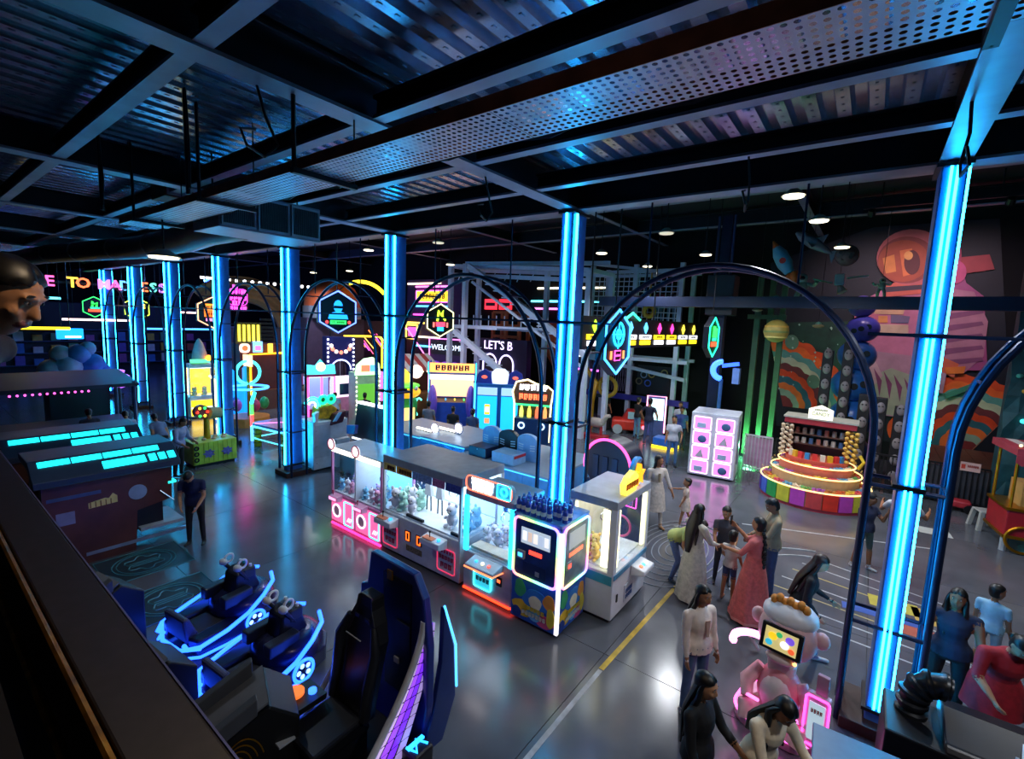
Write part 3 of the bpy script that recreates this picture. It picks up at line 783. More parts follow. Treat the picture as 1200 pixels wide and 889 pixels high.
# --- white machine on the corner (windows to the aisle and the court)
t = thing('claw_machine', 'white corner claw machine with warm lit windows and a star lamp', 'claw machine', (-3.2, 6.98, 0), PI / 2, 'claw machines in the central row')
WB = M('d4d6de', 0.35, noise=0.04)
cabinet(t, -0.66, 0.66, -0.48, 0.33, 0.80, 1.80, 1.93, WB, M('d8ccae', 0.5), post=0.10, roof=M('a2a8b4', 0.4))
for px in (-0.53, 0.50):
    B().box(px - 0.03, px + 0.06, -0.46, -0.42, 0.86, 1.76).obj('tube_light', NEON('fff0b0', 3.2), t)
for py in (-0.3, 0.25):
    B().box(-0.64, -0.6, py - 0.05, py + 0.05, 0.86, 1.76).obj('tube_light', NEON('fff0b0', 2.5), t)
B().box(-0.67, -0.661, -0.46, 0.31, 0.62, 0.76).obj('wave_stripe', M('3aa0b4', 0.4), t); B().box(-0.64, 0.64, -0.492, -0.481, 0.70, 0.78).obj('wave_stripe', M('4a8ab0', 0.4), t)
B().prism([(-0.72, 0.58), (-0.72, 0.66), (-0.48, 0.70), (-0.48, 0.52)], 'yz', 0.0, 0.42).obj('control_pod', WHITE, t, bev=0.02)
for q in range(3):
    B().cyl((0.1 + 0.1 * q, -0.62, 0.66), (0.1 + 0.1 * q, -0.62, 0.70), 0.03, n=10).obj('push_button', NEON(['ff7a50', '60c0ff', 'fff0c0'][q], 1.2), t)
B().box(-0.2, 0.12, -0.492, -0.481, 0.16, 0.44).obj('prize_door', M('c2c8d4', 0.35), t); scrib('door_text', 4, 0.259, 0.065, M('4a68a8', 0.5), t, (-0.04, -0.496, 0.33), 'y', 94); scrib('door_text', 4, 0.259, 0.065, M('4a68a8', 0.5), t, (-0.04, -0.496, 0.24), 'y', 94)
B().box(-0.5, -0.46, -0.495, -0.481, 0.3, 0.42).obj('door_lock', BLACK, t); B().box(0.5, 0.58, -0.5, -0.481, 0.42, 0.5).obj('coin_slot', BLACK, t)
claw_unit(t, 0.05, 0, 1.8, 0.25, 0.12)
B().ring((-0.1, -0.3, 1.35), 0.17, 0.02, 'x').obj('prize_hoop', M('c85a9a', 0.4), t)
sg = B().prism([(-0.32, 1.94), (0.05, 1.94), (0.12, 2.16), (-0.02, 2.26), (-0.24, 2.2), (-0.36, 2.1)], 'xz', -0.46, -0.36).obj('lamp_sign', NEON('ffe24a', 1.6), t)
scrib('sign_text', 5, 0.468, 0.094, M('c85a10', 0.5), sg, (-0.12, -0.465, 2.07), 'y', 135)
st = [(0.27 + (0.19 if k % 2 == 0 else 0.085) * math.sin(PI * k / 5), 2.12 + (0.19 if k % 2 == 0 else 0.085) * math.cos(PI * k / 5)) for k in range(10)]
B().prism(st, 'xz', -0.44, -0.36).obj('lamp_star', NEON('ff9a1a', 1.6), t)
B().ring((0.3, -0.34, 2.16), 0.2, 0.05, 'y', a0=PI * 0.3, a1=PI * 1.1).obj('lamp_moon', M('4aa0e8', 0.35), t)
for px in (-0.55, 0.55):
    B().cyl((px, -0.4, 0), (px, -0.4, 0.06), 0.04, n=10).obj('caster', BLACK, t)
plushes(8, -3.4, -2.95, 6.55, 7.0, 0.83, 'soft toy lying in the white corner claw machine', 'plush toys in the corner machine', ['e9e4ee', 'f2a5c4', 'f0d28a'], 1.3)

# ------------------------------------------------------------------ island of machine backs behind the claw row
TOPM = M('7f98b0', 0.35, 0.2, noise=0.06)
BPAN = M('3f8fd0', 0.35)
for i, (xa, xb, ya, yb, h, lb) in enumerate(((-11.2, -9.2, 8.5, 10.2, 1.35, 'low blue cabinet island section behind the pink claw machine'), (-9.18, -7.6, 8.3, 10.1, 1.45, 'grey blue cabinet island section with two round lamps'), (-7.58, -5.0, 8.0, 10.2, 1.35, 'grey blue cabinet island section carrying arched back panels'))):
    t = thing('game_cabinet', lb, 'cabinet', ((xa + xb) / 2, (ya + yb) / 2, 0), 0, 'cabinet island behind the claw row')
    w, d = (xb - xa) / 2, (yb - ya) / 2
    B().box(-w, w, -d, d, 0.0, h - 0.05).obj('carcass', BPAN, t); B().box(-w, w, -d, d, h - 0.05, h).obj('top_panel', TOPM, t, bev=0.01)
    n = 4
    for k in range(n):
        B().box(-w + 0.03 + k * 2 * w / n, -w - 0.0 + (k + 1) * 2 * w / n, -d - 0.015, -d, 0.1, h - 0.08).obj('back_panel', M('4a9ad8', 0.35), t, bev=0.005)
    B().box(-w, w, -d - 0.02, -d - 0.01, h - 0.06, h - 0.04).obj('edge_light', NEON('49c2ff', 1.5), t)
def arched(w, h):
    return [(-w / 2, 0), (w / 2, 0)] + [(p[0], p[1]) for p in arcpts(0, h - 0.16, w / 2, 0.16, 0, PI, 10)]
for i, (x, y, c, lb) in enumerate(((-7.15, 8.75, '86aede', 'light blue arched seat shell, leftmost of three on the cabinet island'), (-6.62, 8.72, '15161d', 'black arched seat shell between two blue ones'), (-6.05, 8.70, '86aede', 'light blue arched seat shell beside the neon column'))):
    t = thing('seat_shell', lb, 'seat', (x, y, 1.35), 0, 'arched seat shells on the island')
    B().prism(arched(0.55, 0.62), 'xz', 0, 0.12).obj('shell', M(c, 0.35), t, bev=0.01)
    for sx in (-1, 1):
        for q in range(3):
            B().obox((sx * 0.16, -0.004, 0.26 + 0.055 * q), (0.13, 0.008, 0.022), Matrix.Rotation(-0.12 * sx, 3, 'Y')).obj('vent_slot', WHITE, t)
for (x, y, w, c, lb) in ((-7.05, 8.35, 0.52, '141d3a', 'dark navy box in front of the arched seat shells'), (-6.3, 8.35, 0.62, '7ba6cc', 'pale blue box with a red edge beside the navy one')):
    t = thing('console_box', lb, 'box', (x, y, 1.35))
    B().box(-w / 2, w / 2, -0.22, 0.25, 0, 0.24).obj('body', M(c, 0.3), t, bev=0.01)
    B().disc((0, -0.223, 0.19), 0.012, 'y', 0.008, 8).obj('lock', LGREY, t)
    if c != '141d3a':
        B().box(w / 2, w / 2 + 0.01, -0.2, 0.23, 0.16, 0.22).obj('edge_stripe', RED, t)
for (x, y, z, lb) in ((-9.35, 9.0, 1.35, 'white round lamp on a bar, left of the pair on the island'), (-8.6, 9.15, 1.45, 'white round lamp on a bar, right of the pair on the island')):
    t = thing('ring_lamp', lb, 'lamp', (x, y, z), 0, 'round lamps on the island')
    B().disc((0, 0, 0.16), 0.14, 'y', 0.04).obj('disc', NEON('ffffff', 3), t); B().ring((0, -0.02, 0.16), 0.15, 0.02).obj('rim', M('d8c0d0', 0.4), t)
    B().box(-0.75, -0.1, -0.03, 0.03, 0.03, 0.08).obj('bar_light', NEON('fff4e0', 2.5), t); B().cyl((0, 0, 0), (0, 0, 0.06), 0.03, n=8).obj('foot', GREY, t)
    for q in range(6):
        B().cyl((-0.7 + 0.11 * q, 0, 0.0), (-0.7 + 0.11 * q, 0, 0.03), 0.02, n=6).obj('stud', DARK, t)
# drum with a pink rim
t = thing('punch_drum', 'dark round game drum with a glowing pink rim', 'game machine', (-3.95, 8.75, 0), -0.1)
B().box(-0.5, 0.5, -0.15, 0.55, 0, 1.35).obj('cabinet', M('20355f', 0.4), t, bev=0.02)
B().cyl((0, -0.2, 1.72), (0, 0.35, 1.72), 0.52, n=32).obj('drum', M('131a33', 0.35), t, smooth=True)
B().ring((0, -0.21, 1.72), 0.53, 0.028, n=36, a0=-0.35, a1=PI + 0.35).obj('rim_light', NEON('ff3f8c', 5), t)
for k in range(3):
    B().box(-0.32 + 0.22 * k, -0.2 + 0.22 * k, -0.225, -0.2, 1.45, 1.9).obj('panel', M('1d2748', 0.4), t)
outline(t, 'door_light', 0.3, 0.36, 0.02, (0.52, -0.16, 1.2), PNK)
B().box(0.42, 0.6, -0.17, -0.15, 1.05, 1.38).obj('side_box', M('c890b0', 0.4), t)

# ------------------------------------------------------------------ white photo kiosk and black bench by the fourth column
t = thing('racing_kiosk', 'white kiosk topped by green goggles and a bright racing sculpture', 'kiosk', (-12.75, 7.68, 0), PI / 2)
B().box(-0.55, 0.55, -0.42, 0.35, 0.06, 1.45).obj('body', M('c6ccd8', 0.35), t, bev=0.02); B().box(-0.5, 0.5, -0.36, 0.3, 0, 0.06).obj('kick_plinth', BLACK, t)
B().box(0.05, 0.5, -0.62, -0.42, 0.06, 0.9).obj('step', M('c6ccd8', 0.35), t, bev=0.02); B().box(-0.5, -0.02, -0.43, -0.42, 0.4, 1.35).obj('panel', M('aeb6c6', 0.35), t)
for z in (0.25, 0.75, 1.2):
    B().disc((-0.46, -0.432, z), 0.015, 'y', 0.008, 8).obj('bolt', GREY, t)
for k in range(3):
    B().ring((-0.45, -0.2, 1.9), 0.1 + 0.07 * k, 0.022, 'y', a0=-0.6, a1=PI * 0.9).obj('neon_swirl', NEON(['ffe0a0', '40e0ff', '30ffd0'][k], 3), t)
for sx in (-0.16, 0.1):
    B().ring((sx, -0.28, 2.05), 0.11, 0.045, 'y').obj('goggle', NEON('1affa0', 1.6), t); B().disc((sx, -0.26, 2.05), 0.09, 'y', 0.04).obj('goggle_lens', M('107a5a', 0.2), t)
B().prism([(-0.35, 1.5), (0.2, 1.45), (0.3, 1.75), (0.1, 1.9), (-0.3, 1.85)], 'xz', -0.3, 0.05).obj('helmet', M('c89a20', 0.35, noise=0.5, scale=8), t, bev=0.04)
B().prism([(-0.05, 1.3), (0.35, 1.35), (0.48, 1.7), (0.1, 1.62)], 'xz', -0.5, -0.25).obj('racer', M('4a1830', 0.4, noise=0.6, scale=10), t, bev=0.03)
B().prism([(0.0, 1.42), (0.12, 1.42), (0.3, 1.66), (0.2, 1.68)], 'xz', -0.53, -0.5).obj('racer_stripe', M('8ac8f0', 0.3), t)
B().prism([(-0.5, 1.45), (-0.42, 1.45), (-0.38, 1.75), (-0.5, 1.7)], 'xz', -0.44, -0.3).obj('fin', WHITE, t)
t = thing('lounge_booth', 'black padded booth with a glowing white top edge', 'seat', (-11.0, 8.0, 0), 0)
B().box(-0.95, 0.95, -0.3, 0.45, 0.0, 0.5).obj('seat', M('141a28', 0.3), t, bev=0.04)
B().prism([(0.15, 0.95), (0.3, 1.95), (0.45, 1.95), (0.45, 0.5), (0.1, 0.5)], 'yz', -0.95, 0.95).obj('backrest', M('151c2c', 0.3), t, bev=0.03)
B().box(-0.95, 0.95, 0.28, 0.46, 1.94, 1.99).obj('edge_light', NEON('f4f6ff', 3), t); B().box(-0.9, 0.95, 0.08, 0.14, 0.92, 0.96).obj('seam_light', NEON('e6ecff', 1.5), t)
B().prism([(-0.5, 1.2), (-0.15, 1.25), (-0.1, 1.5), (-0.5, 1.45)], 'xz', -0.35, -0.25).obj('armrest', M('1c3f9a', 0.35), t)

# ------------------------------------------------------------------ lane games with cyan light roofs at the left
def lane_game(x, y0, y1, h, lb, front):
    t = thing('lane_game', lb, 'game machine', (x, 0, 0), 0, 'lane games with cyan light roofs')
    SIDE = M('5e3226', 0.4, noise=0.25, scale=3)
    B().prism([(y0, 0.0), (y1 - 0.5, 0.0), (y1 - 0.45, 0.75), (y1 + 0.1, 0.85), (y1 + 0.12, h - 0.35), (y0, h - 0.35)], 'yz', -0.55, -0.35).obj('side_panel', SIDE, t)
    B().prism([(y0, 0.0), (y1 - 0.5, 0.0), (y1 - 0.45, 0.75), (y1 + 0.1, 0.85), (y1 + 0.12, h - 0.35), (y0, h - 0.35)], 'yz', 0.35, 0.55).obj('side_panel', SIDE, t)
    B().box(-0.35, 0.35, y0, y1, 0.3, 0.8).obj('lane_bed', DARK, t)
    rf = B().prism([(-0.6, h - 0.05), (-0.6, h + 0.06), (0.2, h + 0.06), (0.62, h - 0.22), (0.62, h - 0.33), (0.2, h - 0.08)], 'xz', y0 - 0.1, y1 + 0.25).obj('roof', M('2f3b52', 0.4), t, bev=0.01)
    nrm = Matrix.Rotation(math.atan2(0.28, 0.42), 3, 'Y')
    n = 4; L = (y1 - y0) / n
    for k in range(n):
        B().obox((0.30, y0 + L * (k + 0.5), h + 0.004), (0.12, L * 0.94, 0.012), nrm).obj('roof_light', NEON('18e0f0', 2.6), rf)
    B().obox((0.49, y0 + (y1 - y0) * 0.66, h - 0.122), (0.17, 0.62, 0.012), nrm).obj('roof_light', NEON('18e0f0', 2.6), rf)
    for k in range(3):
        B().obox((0.49, y0 + (y1 - y0) * 0.66 + 0.42 + 0.15 * k, h - 0.122), (0.17, 0.11, 0.012), nrm).obj('roof_light', NEON('18e0f0', 2.6), rf)
    if front:
        e = 0.556
        yy = (y0 + y1) / 2
        B().prism([(yy - 0.28, 0.98), (yy + 0.12, 1.0), (yy + 0.12, 1.12), (yy + 0.06, 1.18), (yy + 0.0, 1.10), (yy - 0.05, 1.12), (yy - 0.28, 1.08)], 'yz', 0.55, e).obj('shoe_logo', M('e8d080', 0.4), t)
        for k in range(5):
            B().box(0.55, e + 0.003, yy - 0.26 + 0.07 * k, yy - 0.245 + 0.07 * k, 0.99, 1.09).obj('logo_line', M('8a5a20', 0.4), t)
        B().disc((0.555, yy + 0.42, 1.1), 0.14, 'x', 0.012).obj('round_badge', M('98a8c4', 0.4), t)
        B().box(0.55, e, yy - 0.7, yy - 0.46, 0.78, 1.0).obj('sticker', M('8a86b0', 0.4), t)
        B().box(0.55, e, y0 + 0.05, y0 + 0.75, 1.22, 1.28).obj('trim_strip', M('4a5a80', 0.4), t)
        B().tube([(0.58, y1 - 0.1, 1.05), (0.58, y1 + 0.12, 0.8)], 0.014, 6).obj('handle_bar', CHROME, t)
        B().box(0.4, 0.56, y1 + 0.05, y1 + 0.18, 1.14, 1.18).obj('control_light', NEON('20e8d8', 2.5), t)
        B().box(-0.4, 0.5, y1 - 0.4, y1 + 0.3, 0.3, 0.36).obj('foot_ramp', LGREY, t)
        B().box(0.5, 0.56, y0 + 0.5, y1 + 0.4, 0.14, 0.2).obj('foot_rail', M('aab6c8', 0.3, 0.6), t)
    return t
lane_game(-11.1, 1.35, 3.05, 1.82, 'lane game with a cyan lit roof and shoe logo, nearer of the two', True)
lane_game(-13.2, 1.25, 3.05, 1.82, 'lane game with a cyan lit roof, farther of the two', False)
tag(B().ell((0, 0, 0.12), (0.13, 0.2, 0.12), 10, 8).obj('inflatable_ring', M('e8b820', 0.4), loc=(-12.15, 1.75, 0.0)), 'yellow rubber buoy lying between the lane games', 'buoy')
# ------------------------------------------------------------------ green hammer game
t = thing('hammer_game', 'lime green hammer game with a gold post', 'game machine', (-15.35, 5.6, 0), PI / 2)
LIME = M('a8c83a', 0.45)
B().box(-0.58, 0.58, -0.4, 0.4, 0.08, 0.72).obj('body', LIME, t, bev=0.02); B().box(-0.52, 0.52, -0.36, 0.36, 0, 0.08).obj('kick_plinth', BLACK, t)
for k in range(9):
    B().box(-0.56 + 0.125 * k, -0.46 + 0.125 * k, -0.412, -0.4, 0.1, 0.7).obj('plank', M('b4d444', 0.45), t, bev=0.005)
for cx in (-0.18, 0.3):
    pts = [(cx + (0.17 if k % 2 else 0.10) * math.cos(PI * k / 7), 0.38 + (0.14 if k % 2 else 0.09) * math.sin(PI * k / 7)) for k in range(14)]
    B().prism(pts, 'xz', -0.425, -0.412).obj('splash_decal', M('6a6ab0', 0.5, noise=0.5, scale=20), t)
for k in range(3):
    B().ring((-0.50, -0.43, 0.24 + 0.17 * k), 0.05, 0.02).obj('speaker_ring', BLACK, t)
B().cyl((-0.05, 0.05, 0.72), (-0.05, 0.05, 1.55), 0.09, 0.07, 12).obj('post', M('d8a81c', 0.3, 0.5), t, smooth=True)
B().disc((-0.2, 0.0, 1.55), 0.2, 'y', 0.18).obj('hammer_face', M('7a2a1c', 0.4), t); B().cyl((-0.05, -0.05, 1.5), (0.3, 0.1, 1.45), 0.17, n=14).obj('hammer_head', M('8fa07a', 0.4), t)
for k in range(6):
    a = 2 * PI * k / 6
    B().ell((-0.2 + 0.13 * math.cos(a), -0.1, 1.55 + 0.13 * math.sin(a)), 0.04, 8, 6).obj('bulb', NEON(['ff3020', '30ff60', 'ffd030'][k % 3], 3), t)
for q in range(8):
    B().ell((-0.45 + 0.13 * q, -0.1 + 0.25 * (q % 2), 0.74), (0.07, 0.07, 0.04), 8, 6).obj('target_knob', M('c8b090', 0.6), t)
# ------------------------------------------------------------------ air hockey table
t = thing('air_hockey_table', 'lilac air hockey table edged in cyan light on gold legs', 'game table', (-15.5, 8.15, 0), 0.12)
B().prism([(-0.75, -0.9), (0.75, -0.9), (0.9, -0.75), (0.9, 0.9), (-0.9, 0.9), (-0.9, -0.75)], 'xy', 0.74, 0.82).obj('table_top', M('a890d8', 0.25), t)
B().tube([(-0.75, -0.9, 0.72), (0.75, -0.9, 0.72), (0.9, -0.75, 0.72), (0.9, 0.9, 0.72), (-0.9, 0.9, 0.72), (-0.9, -0.75, 0.72)], 0.03, 6, closed=True).obj('rim_light', NEON('49d8ff', 4), t)
B().tube([(-0.75, -0.85, 0.3), (0.75, -0.85, 0.3), (0.85, -0.75, 0.3), (0.85, 0.85, 0.3), (-0.85, 0.85, 0.3), (-0.85, -0.75, 0.3)], 0.02, 6, closed=True).obj('lower_light', NEON('49d8ff', 3), t)
B().tube([(-0.6, -0.9, 0.825), (0.6, 0.9, 0.825)], 0.015, 5).obj('field_line', NEON('ff7ad0', 2), t)
for sx in (-0.75, 0.75):
    for sy in (-0.72, 0.75):
        B().box(sx - 0.09, sx + 0.09, sy - 0.09, sy + 0.09, 0, 0.72).obj('leg', M('e0a81c', 0.35), t, bev=0.02)
        for k in range(4):
            B().box(sx - 0.095, sx + 0.095, sy - 0.095, sy + 0.095, 0.12 + 0.15 * k, 0.15 + 0.15 * k).obj('leg_band', M('5a3a10', 0.4), t)
t = thing('rainbow_light_post', 'bent light post running green to red to blue', 'light', (-16.9, 7.5, 0))
for a, c2, col in (((0.25, 0, 1.75), (0, 0, 1.35), '30e0ff'), ((0, 0, 1.35), (0, 0, 0.95), '40ff50'), ((0, 0, 0.95), (0, 0, 0.55), 'ff4040'), ((0, 0, 0.55), (0, 0, 0.02), '50a0ff')):
    B().cyl(a, c2, 0.06, n=8).obj('light_section', NEON(col, 3), t)
# ------------------------------------------------------------------ near rides under the balcony
def bumper_ride(loc, rz, lb):
    t = thing('bumper_ride', lb, 'ride', loc, rz, 'blue neon bumper rides')
    BODY = M('131a3c', 0.3, 0.2)
    # hull: rounded nose at the front (-Y), two arms running back on either side of the seat
    prof = [(-0.42, 0.62), (-0.48, 0.2), (-0.50, -0.15), (-0.42, -0.48), (-0.2, -0.66), (0.2, -0.66), (0.42, -0.48), (0.50, -0.15), (0.48, 0.2), (0.42, 0.62), (0.24, 0.66), (0.22, 0.1), (-0.22, 0.1), (-0.24, 0.66)]
    B().prism(prof, 'xy', 0.08, 0.30).obj('hull', BODY, t, bev=0.03)
    B().loft([[(0.47 * math.cos(a) * k, -0.22 + 0.42 * math.sin(a) * k, z) for a in [2 * PI * i / 20 for i in range(20)]] for k, z in ((1.0, 0.28), (0.97, 0.38), (0.86, 0.46), (0.6, 0.50))]).obj('nose_shell', M('1a2048', 0.25, 0.3), t, smooth=True)
    B().prism([(-0.42, 0.48), (-0.02, 0.48), (-0.06, 0.78), (-0.2, 0.84), (-0.34, 0.7)], 'yz', -0.15, 0.15).obj('dash_pedestal', M('0e1020', 0.4), t, bev=0.03)
    for sx in (-0.23, 0.23):
        B().box(sx - 0.07, sx + 0.07, -0.2, 0.2, 0.44, 0.6).obj('knee_block', M('15182a', 0.4), t, bev=0.02)
    B().box(-0.22, 0.22, 0.05, 0.6, 0.1, 0.26).obj('seat', M('1b1b22', 0.5), t, bev=0.04)
    B().prism([(0.5, 0.25), (0.62, 0.55), (0.7, 0.55), (0.66, 0.2)], 'yz', -0.24, 0.24).obj('seat_back', M('2a2f55', 0.5), t, bev=0.03)
    nt1 = [(-0.24, 0.70, 0.22), (-0.36, 0.72, 0.22), (-0.47, 0.62, 0.24), (-0.51, 0.3, 0.30), (-0.50, 0.0, 0.38), (-0.46, -0.25, 0.50), (-0.34, -0.48, 0.58), (-0.15, -0.58, 0.60)]
    B().tube(nt1, 0.026, 6).obj('neon_strip', BLU, t); B().tube([(-p[0], p[1], p[2]) for p in nt1], 0.026, 6).obj('neon_strip', BLU, t)
    B().tube([(p[0] * 0.98, p[1], 0.10) for p in nt1[1:]], 0.02, 6).obj('skirt_light', BLU, t); B().tube([(-p[0] * 0.98, p[1], 0.10) for p in nt1[1:]], 0.02, 6).obj('skirt_light', BLU, t)
    B().tube([(-0.47, 0.62, 0.22), (-0.2, 0.74, 0.16), (0.2, 0.74, 0.16), (0.47, 0.62, 0.22)], 0.026, 6).obj('tail_light', BLU, t)
    for sx in (-1, 1):
        wr = B().ring((sx * 0.505, -0.1, 0.22), 0.13, 0.02, 'x').obj('wheel_ring', BLU, t)
        for k in range(5):
            a = 2 * PI * k / 5
            B().ell((sx * 0.51, -0.1 + 0.07 * math.cos(a), 0.22 + 0.07 * math.sin(a)), (0.012, 0.03, 0.03), 8, 6).obj('wheel_light', NEON('6a9cff', 6), wr)
        B().cyl((sx * 0.12, -0.25, 0.62), (sx * 0.16, -0.08, 0.86), 0.03, n=8).obj('control_arm', DARK, t)
        B().ell((sx * 0.17, -0.06, 0.9), (0.07, 0.05, 0.05), 10, 8).obj('grip', OFFW, t, smooth=True)
        B().ring((sx * 0.16, -0.14, 0.93), 0.06, 0.016, 'x').obj('lever_guard', WHITE, t)
    B().box(-0.16, 0.16, -0.34, -0.16, 0.66, 0.82).obj('dash_box', CHAR, t, bev=0.02); B().box(-0.13, 0.13, -0.18, -0.155, 0.70, 0.80).obj('dash_screen', NEON('3060c0', 0.5), t)
    for k in range(4):
        B().cyl((-0.12 + 0.08 * k, -0.28, 0.82), (-0.12 + 0.08 * k, -0.28, 0.86), 0.02, n=8).obj('push_button', [WHITE, RED, M('30b0d0', 0.3), WHITE][k], t)
    B().cyl((0, -0.2, 0.0), (0, -0.2, 0.1), 0.3, n=16).cyl((0, 0.4, 0), (0, 0.4, 0.1), 0.2, n=12).obj('undercarriage', BLACK, t)
    return t
bumper_ride((-6.95, 2.68, 0), PI + 0.15, 'blue neon bumper ride farther from the racing seat')
bumper_ride((-5.55, 2.62, 0), PI + 0.1, 'blue neon bumper ride beside the racing seat')
# racing simulator
t = thing('racing_simulator', 'black racing simulator seat with a white and purple side rail', 'game machine', (-3.75, 2.65, 0))
B().box(-0.5, 0.5, -0.95, 0.5, 0.06, 0.16).obj('floor_frame', BLACK, t, bev=0.02)
sh = [(-0.46, 0.15), (0.5, 0.15), (0.58, 0.6), (0.58, 1.25), (0.50, 1.75), (0.36, 1.96), (-0.34, 1.98), (-0.40, 1.6), (-0.52, 1.55), (-0.52, 1.2), (-0.46, 1.1)]
B().prism(sh, 'xz', 0.36, 0.46).obj('back_shell', M('1a2878', 0.3), t, bev=0.02)
B().prism([(-0.06, 0.6), (0.34, 0.6), (0.34, 1.85), (-0.1, 1.85)], 'xz', 0.345, 0.36).obj('shell_inset', M('080a16', 0.3), t)
B().box(0.12, 0.34, 0.335, 0.345, 1.12, 1.40).obj('vent_panel', M('1c2230', 0.4), t)
B().box(-0.02, 0.06, 0.33, 0.345, 1.80, 1.90).obj('badge', GOLD, t); B().box(0.1, 0.17, 0.33, 0.345, 0.92, 0.98).obj('badge', LGREY, t)
B().prism([(-0.60, 0.42), (-0.62, 0.54), (-0.1, 0.58), (0.0, 0.46), (0.0, 0.40)], 'yz', -0.36, 0.16).obj('seat_cushion', M('15171d', 0.3), t, bev=0.04)
B().box(-0.32, 0.12, -0.5, 0.0, 0.12, 0.42).obj('seat_pedestal', DARK, t, bev=0.02); B().box(-0.2, 0.1, -0.505, -0.495, 0.16, 0.2).obj('warning_label', M('c88a50', 0.5), t)
rings = []
for z, w, y in ((0.5, 0.26, -0.06), (0.75, 0.24, 0.0), (1.0, 0.25, 0.05), (1.25, 0.27, 0.10), (1.42, 0.20, 0.13), (1.55, 0.13, 0.15), (1.66, 0.11, 0.16)):
    rings.append([(-0.1 - w, y - 0.05, z), (-0.1 - w * 0.75, y - 0.02, z), (-0.1 + w * 0.75, y - 0.02, z), (-0.1 + w, y - 0.05, z), (-0.1 + w, y + 0.12, z), (-0.1 - w, y + 0.12, z)])
sb = B().loft(rings).obj('backrest', M('16181f', 0.35), t, bev=0.03)
for sx in (-1, 1):
    B().tube([(-0.1 + sx * 0.27, -0.08, 0.56), (-0.1 + sx * 0.26, -0.03, 0.85), (-0.1 + sx * 0.29, 0.03, 1.2), (-0.1 + sx * 0.20, 0.08, 1.42)], [0.05, 0.06, 0.055, 0.03], 8).obj('side_bolster', M('1a1c24', 0.4), sb, smooth=True)
    B().box(-0.1 + sx * 0.08 - 0.035, -0.1 + sx * 0.08 + 0.035, 0.085, 0.095, 1.42, 1.46).obj('belt_slot', BLACK, sb)
B().tube([(-0.22, -0.02, 1.3), (0.02, -0.02, 1.3)], 0.006, 5).obj('stitch_line', LGREY, sb)
# curved white side rail with the purple lattice
def rail_side(x, name):
    outer = []; inner = []
    for k in range(15):
        u = k / 14
        outer.append((0.38 - 1.0 * u ** 1.6, 1.52 - 1.40 * u)); inner.append((0.52 - 0.46 * u ** 1.5, 1.44 - 1.32 * u))
    B().tube([(x, p[0], p[1]) for p in outer], 0.035, 8).obj('side_rail', M('c8ccd6', 0.3), t, smooth=True)
    pl = B().prism(outer + inner[::-1], 'yz', x - 0.012, x + 0.012).obj('side_panel', M('1a1426', 0.3), t)
    for k in range(13):
        a = outer[k]; c = inner[k]
        for q in range(4):
            u0, u1 = q / 4 + 0.03, (q + 1) / 4 - 0.03
            p = [(a[0] + (c[0] - a[0]) * u0, a[1] + (c[1] - a[1]) * u0), (a[0] + (c[0] - a[0]) * u1, a[1] + (c[1] - a[1]) * u1)]
            a2 = outer[k + 1]; c2 = inner[k + 1]
            p2 = [(a2[0] + (c2[0] - a2[0]) * u1, a2[1] + (c2[1] - a2[1]) * u1), (a2[0] + (c2[0] - a2[0]) * u0, a2[1] + (c2[1] - a2[1]) * u0)]
            sh2 = 0.86
            quad = [p[0], p[1], (p2[0][0] * sh2 + p[1][0] * (1 - sh2), p2[0][1] * sh2 + p[1][1] * (1 - sh2)), (p2[1][0] * sh2 + p[0][0] * (1 - sh2), p2[1][1] * sh2 + p[0][1] * (1 - sh2))]
            B().prism(quad, 'yz', x + 0.012, x + 0.018).obj('lattice_pane', NEON(['e8c8ff', 'a050ff', '7a30f0', 'b8a0e8'][q], 0.5 if q in (0, 3) else 0.8), pl)
rail_side(0.50, 'right'); 
B().tube([(-0.5, 0.42 - 1.0 * (k / 9) ** 1.5, 1.50 - 1.38 * k / 9) for k in range(10)], 0.03, 8).obj('side_rail', M('9aa0b4', 0.3), t, smooth=True)
B().prism([(0.30, 0.12), (0.6, 0.10), (0.78, 0.5), (0.74, 1.1), (0.58, 1.6), (0.56, 1.0), (0.46, 0.5)], 'yz', 0.52, 0.58).obj('wing_panel', M('182a6a', 0.3), t, bev=0.01)
B().tube([(0.56, 0.60, 1.6), (0.58, 0.76, 1.1), (0.58, 0.79, 0.6)], 0.012, 6).obj('wing_light', NEON('40a8ff', 4), t)
B().box(0.5, 0.72, 0.1, 0.34, 0.08, 0.34).obj('speaker_foot', BLACK, t, bev=0.03); B().prism([(0.56, 0.342), (0.6, 0.342), (0.6, 0.36), (0.56, 0.36)], 'xz', 0.12, 0.32).obj('logo_stroke', NEON('2090ff', 5), t)
B().tube([(0.55, 0.13, 0.345), (0.67, 0.16, 0.345), (0.55, 0.25, 0.345), (0.67, 0.3, 0.345)], 0.014, 5).obj('logo_light', NEON('2090ff', 5), t)
for (wx, wy) in ((-0.4, -0.85), (0.4, -0.85), (-0.4, 0.4), (0.6, 0.4)):
    B().cyl((wx, wy, 0), (wx, wy, 0.07), 0.03, n=10).obj('caster', LGREY, t)
B().box(-0.42, -0.3, -0.72, -0.55, 0.42, 0.5).obj('gear_box', DARK, t); B().disc((-0.5, -0.42, 0.72), 0.09, 'z', 0.03).obj('start_button', NEON('ff7a30', 0.9), t); B().disc((-0.38, -0.3, 0.73), 0.04, 'z', 0.03).obj('blue_button', NEON('2a60ff', 5), t)
B().prism([(-0.62, 0.6), (-0.3, 0.62), (-0.28, 0.7), (-0.62, 0.68)], 'xz', -0.55, -0.2).obj('button_console', DARK, t)
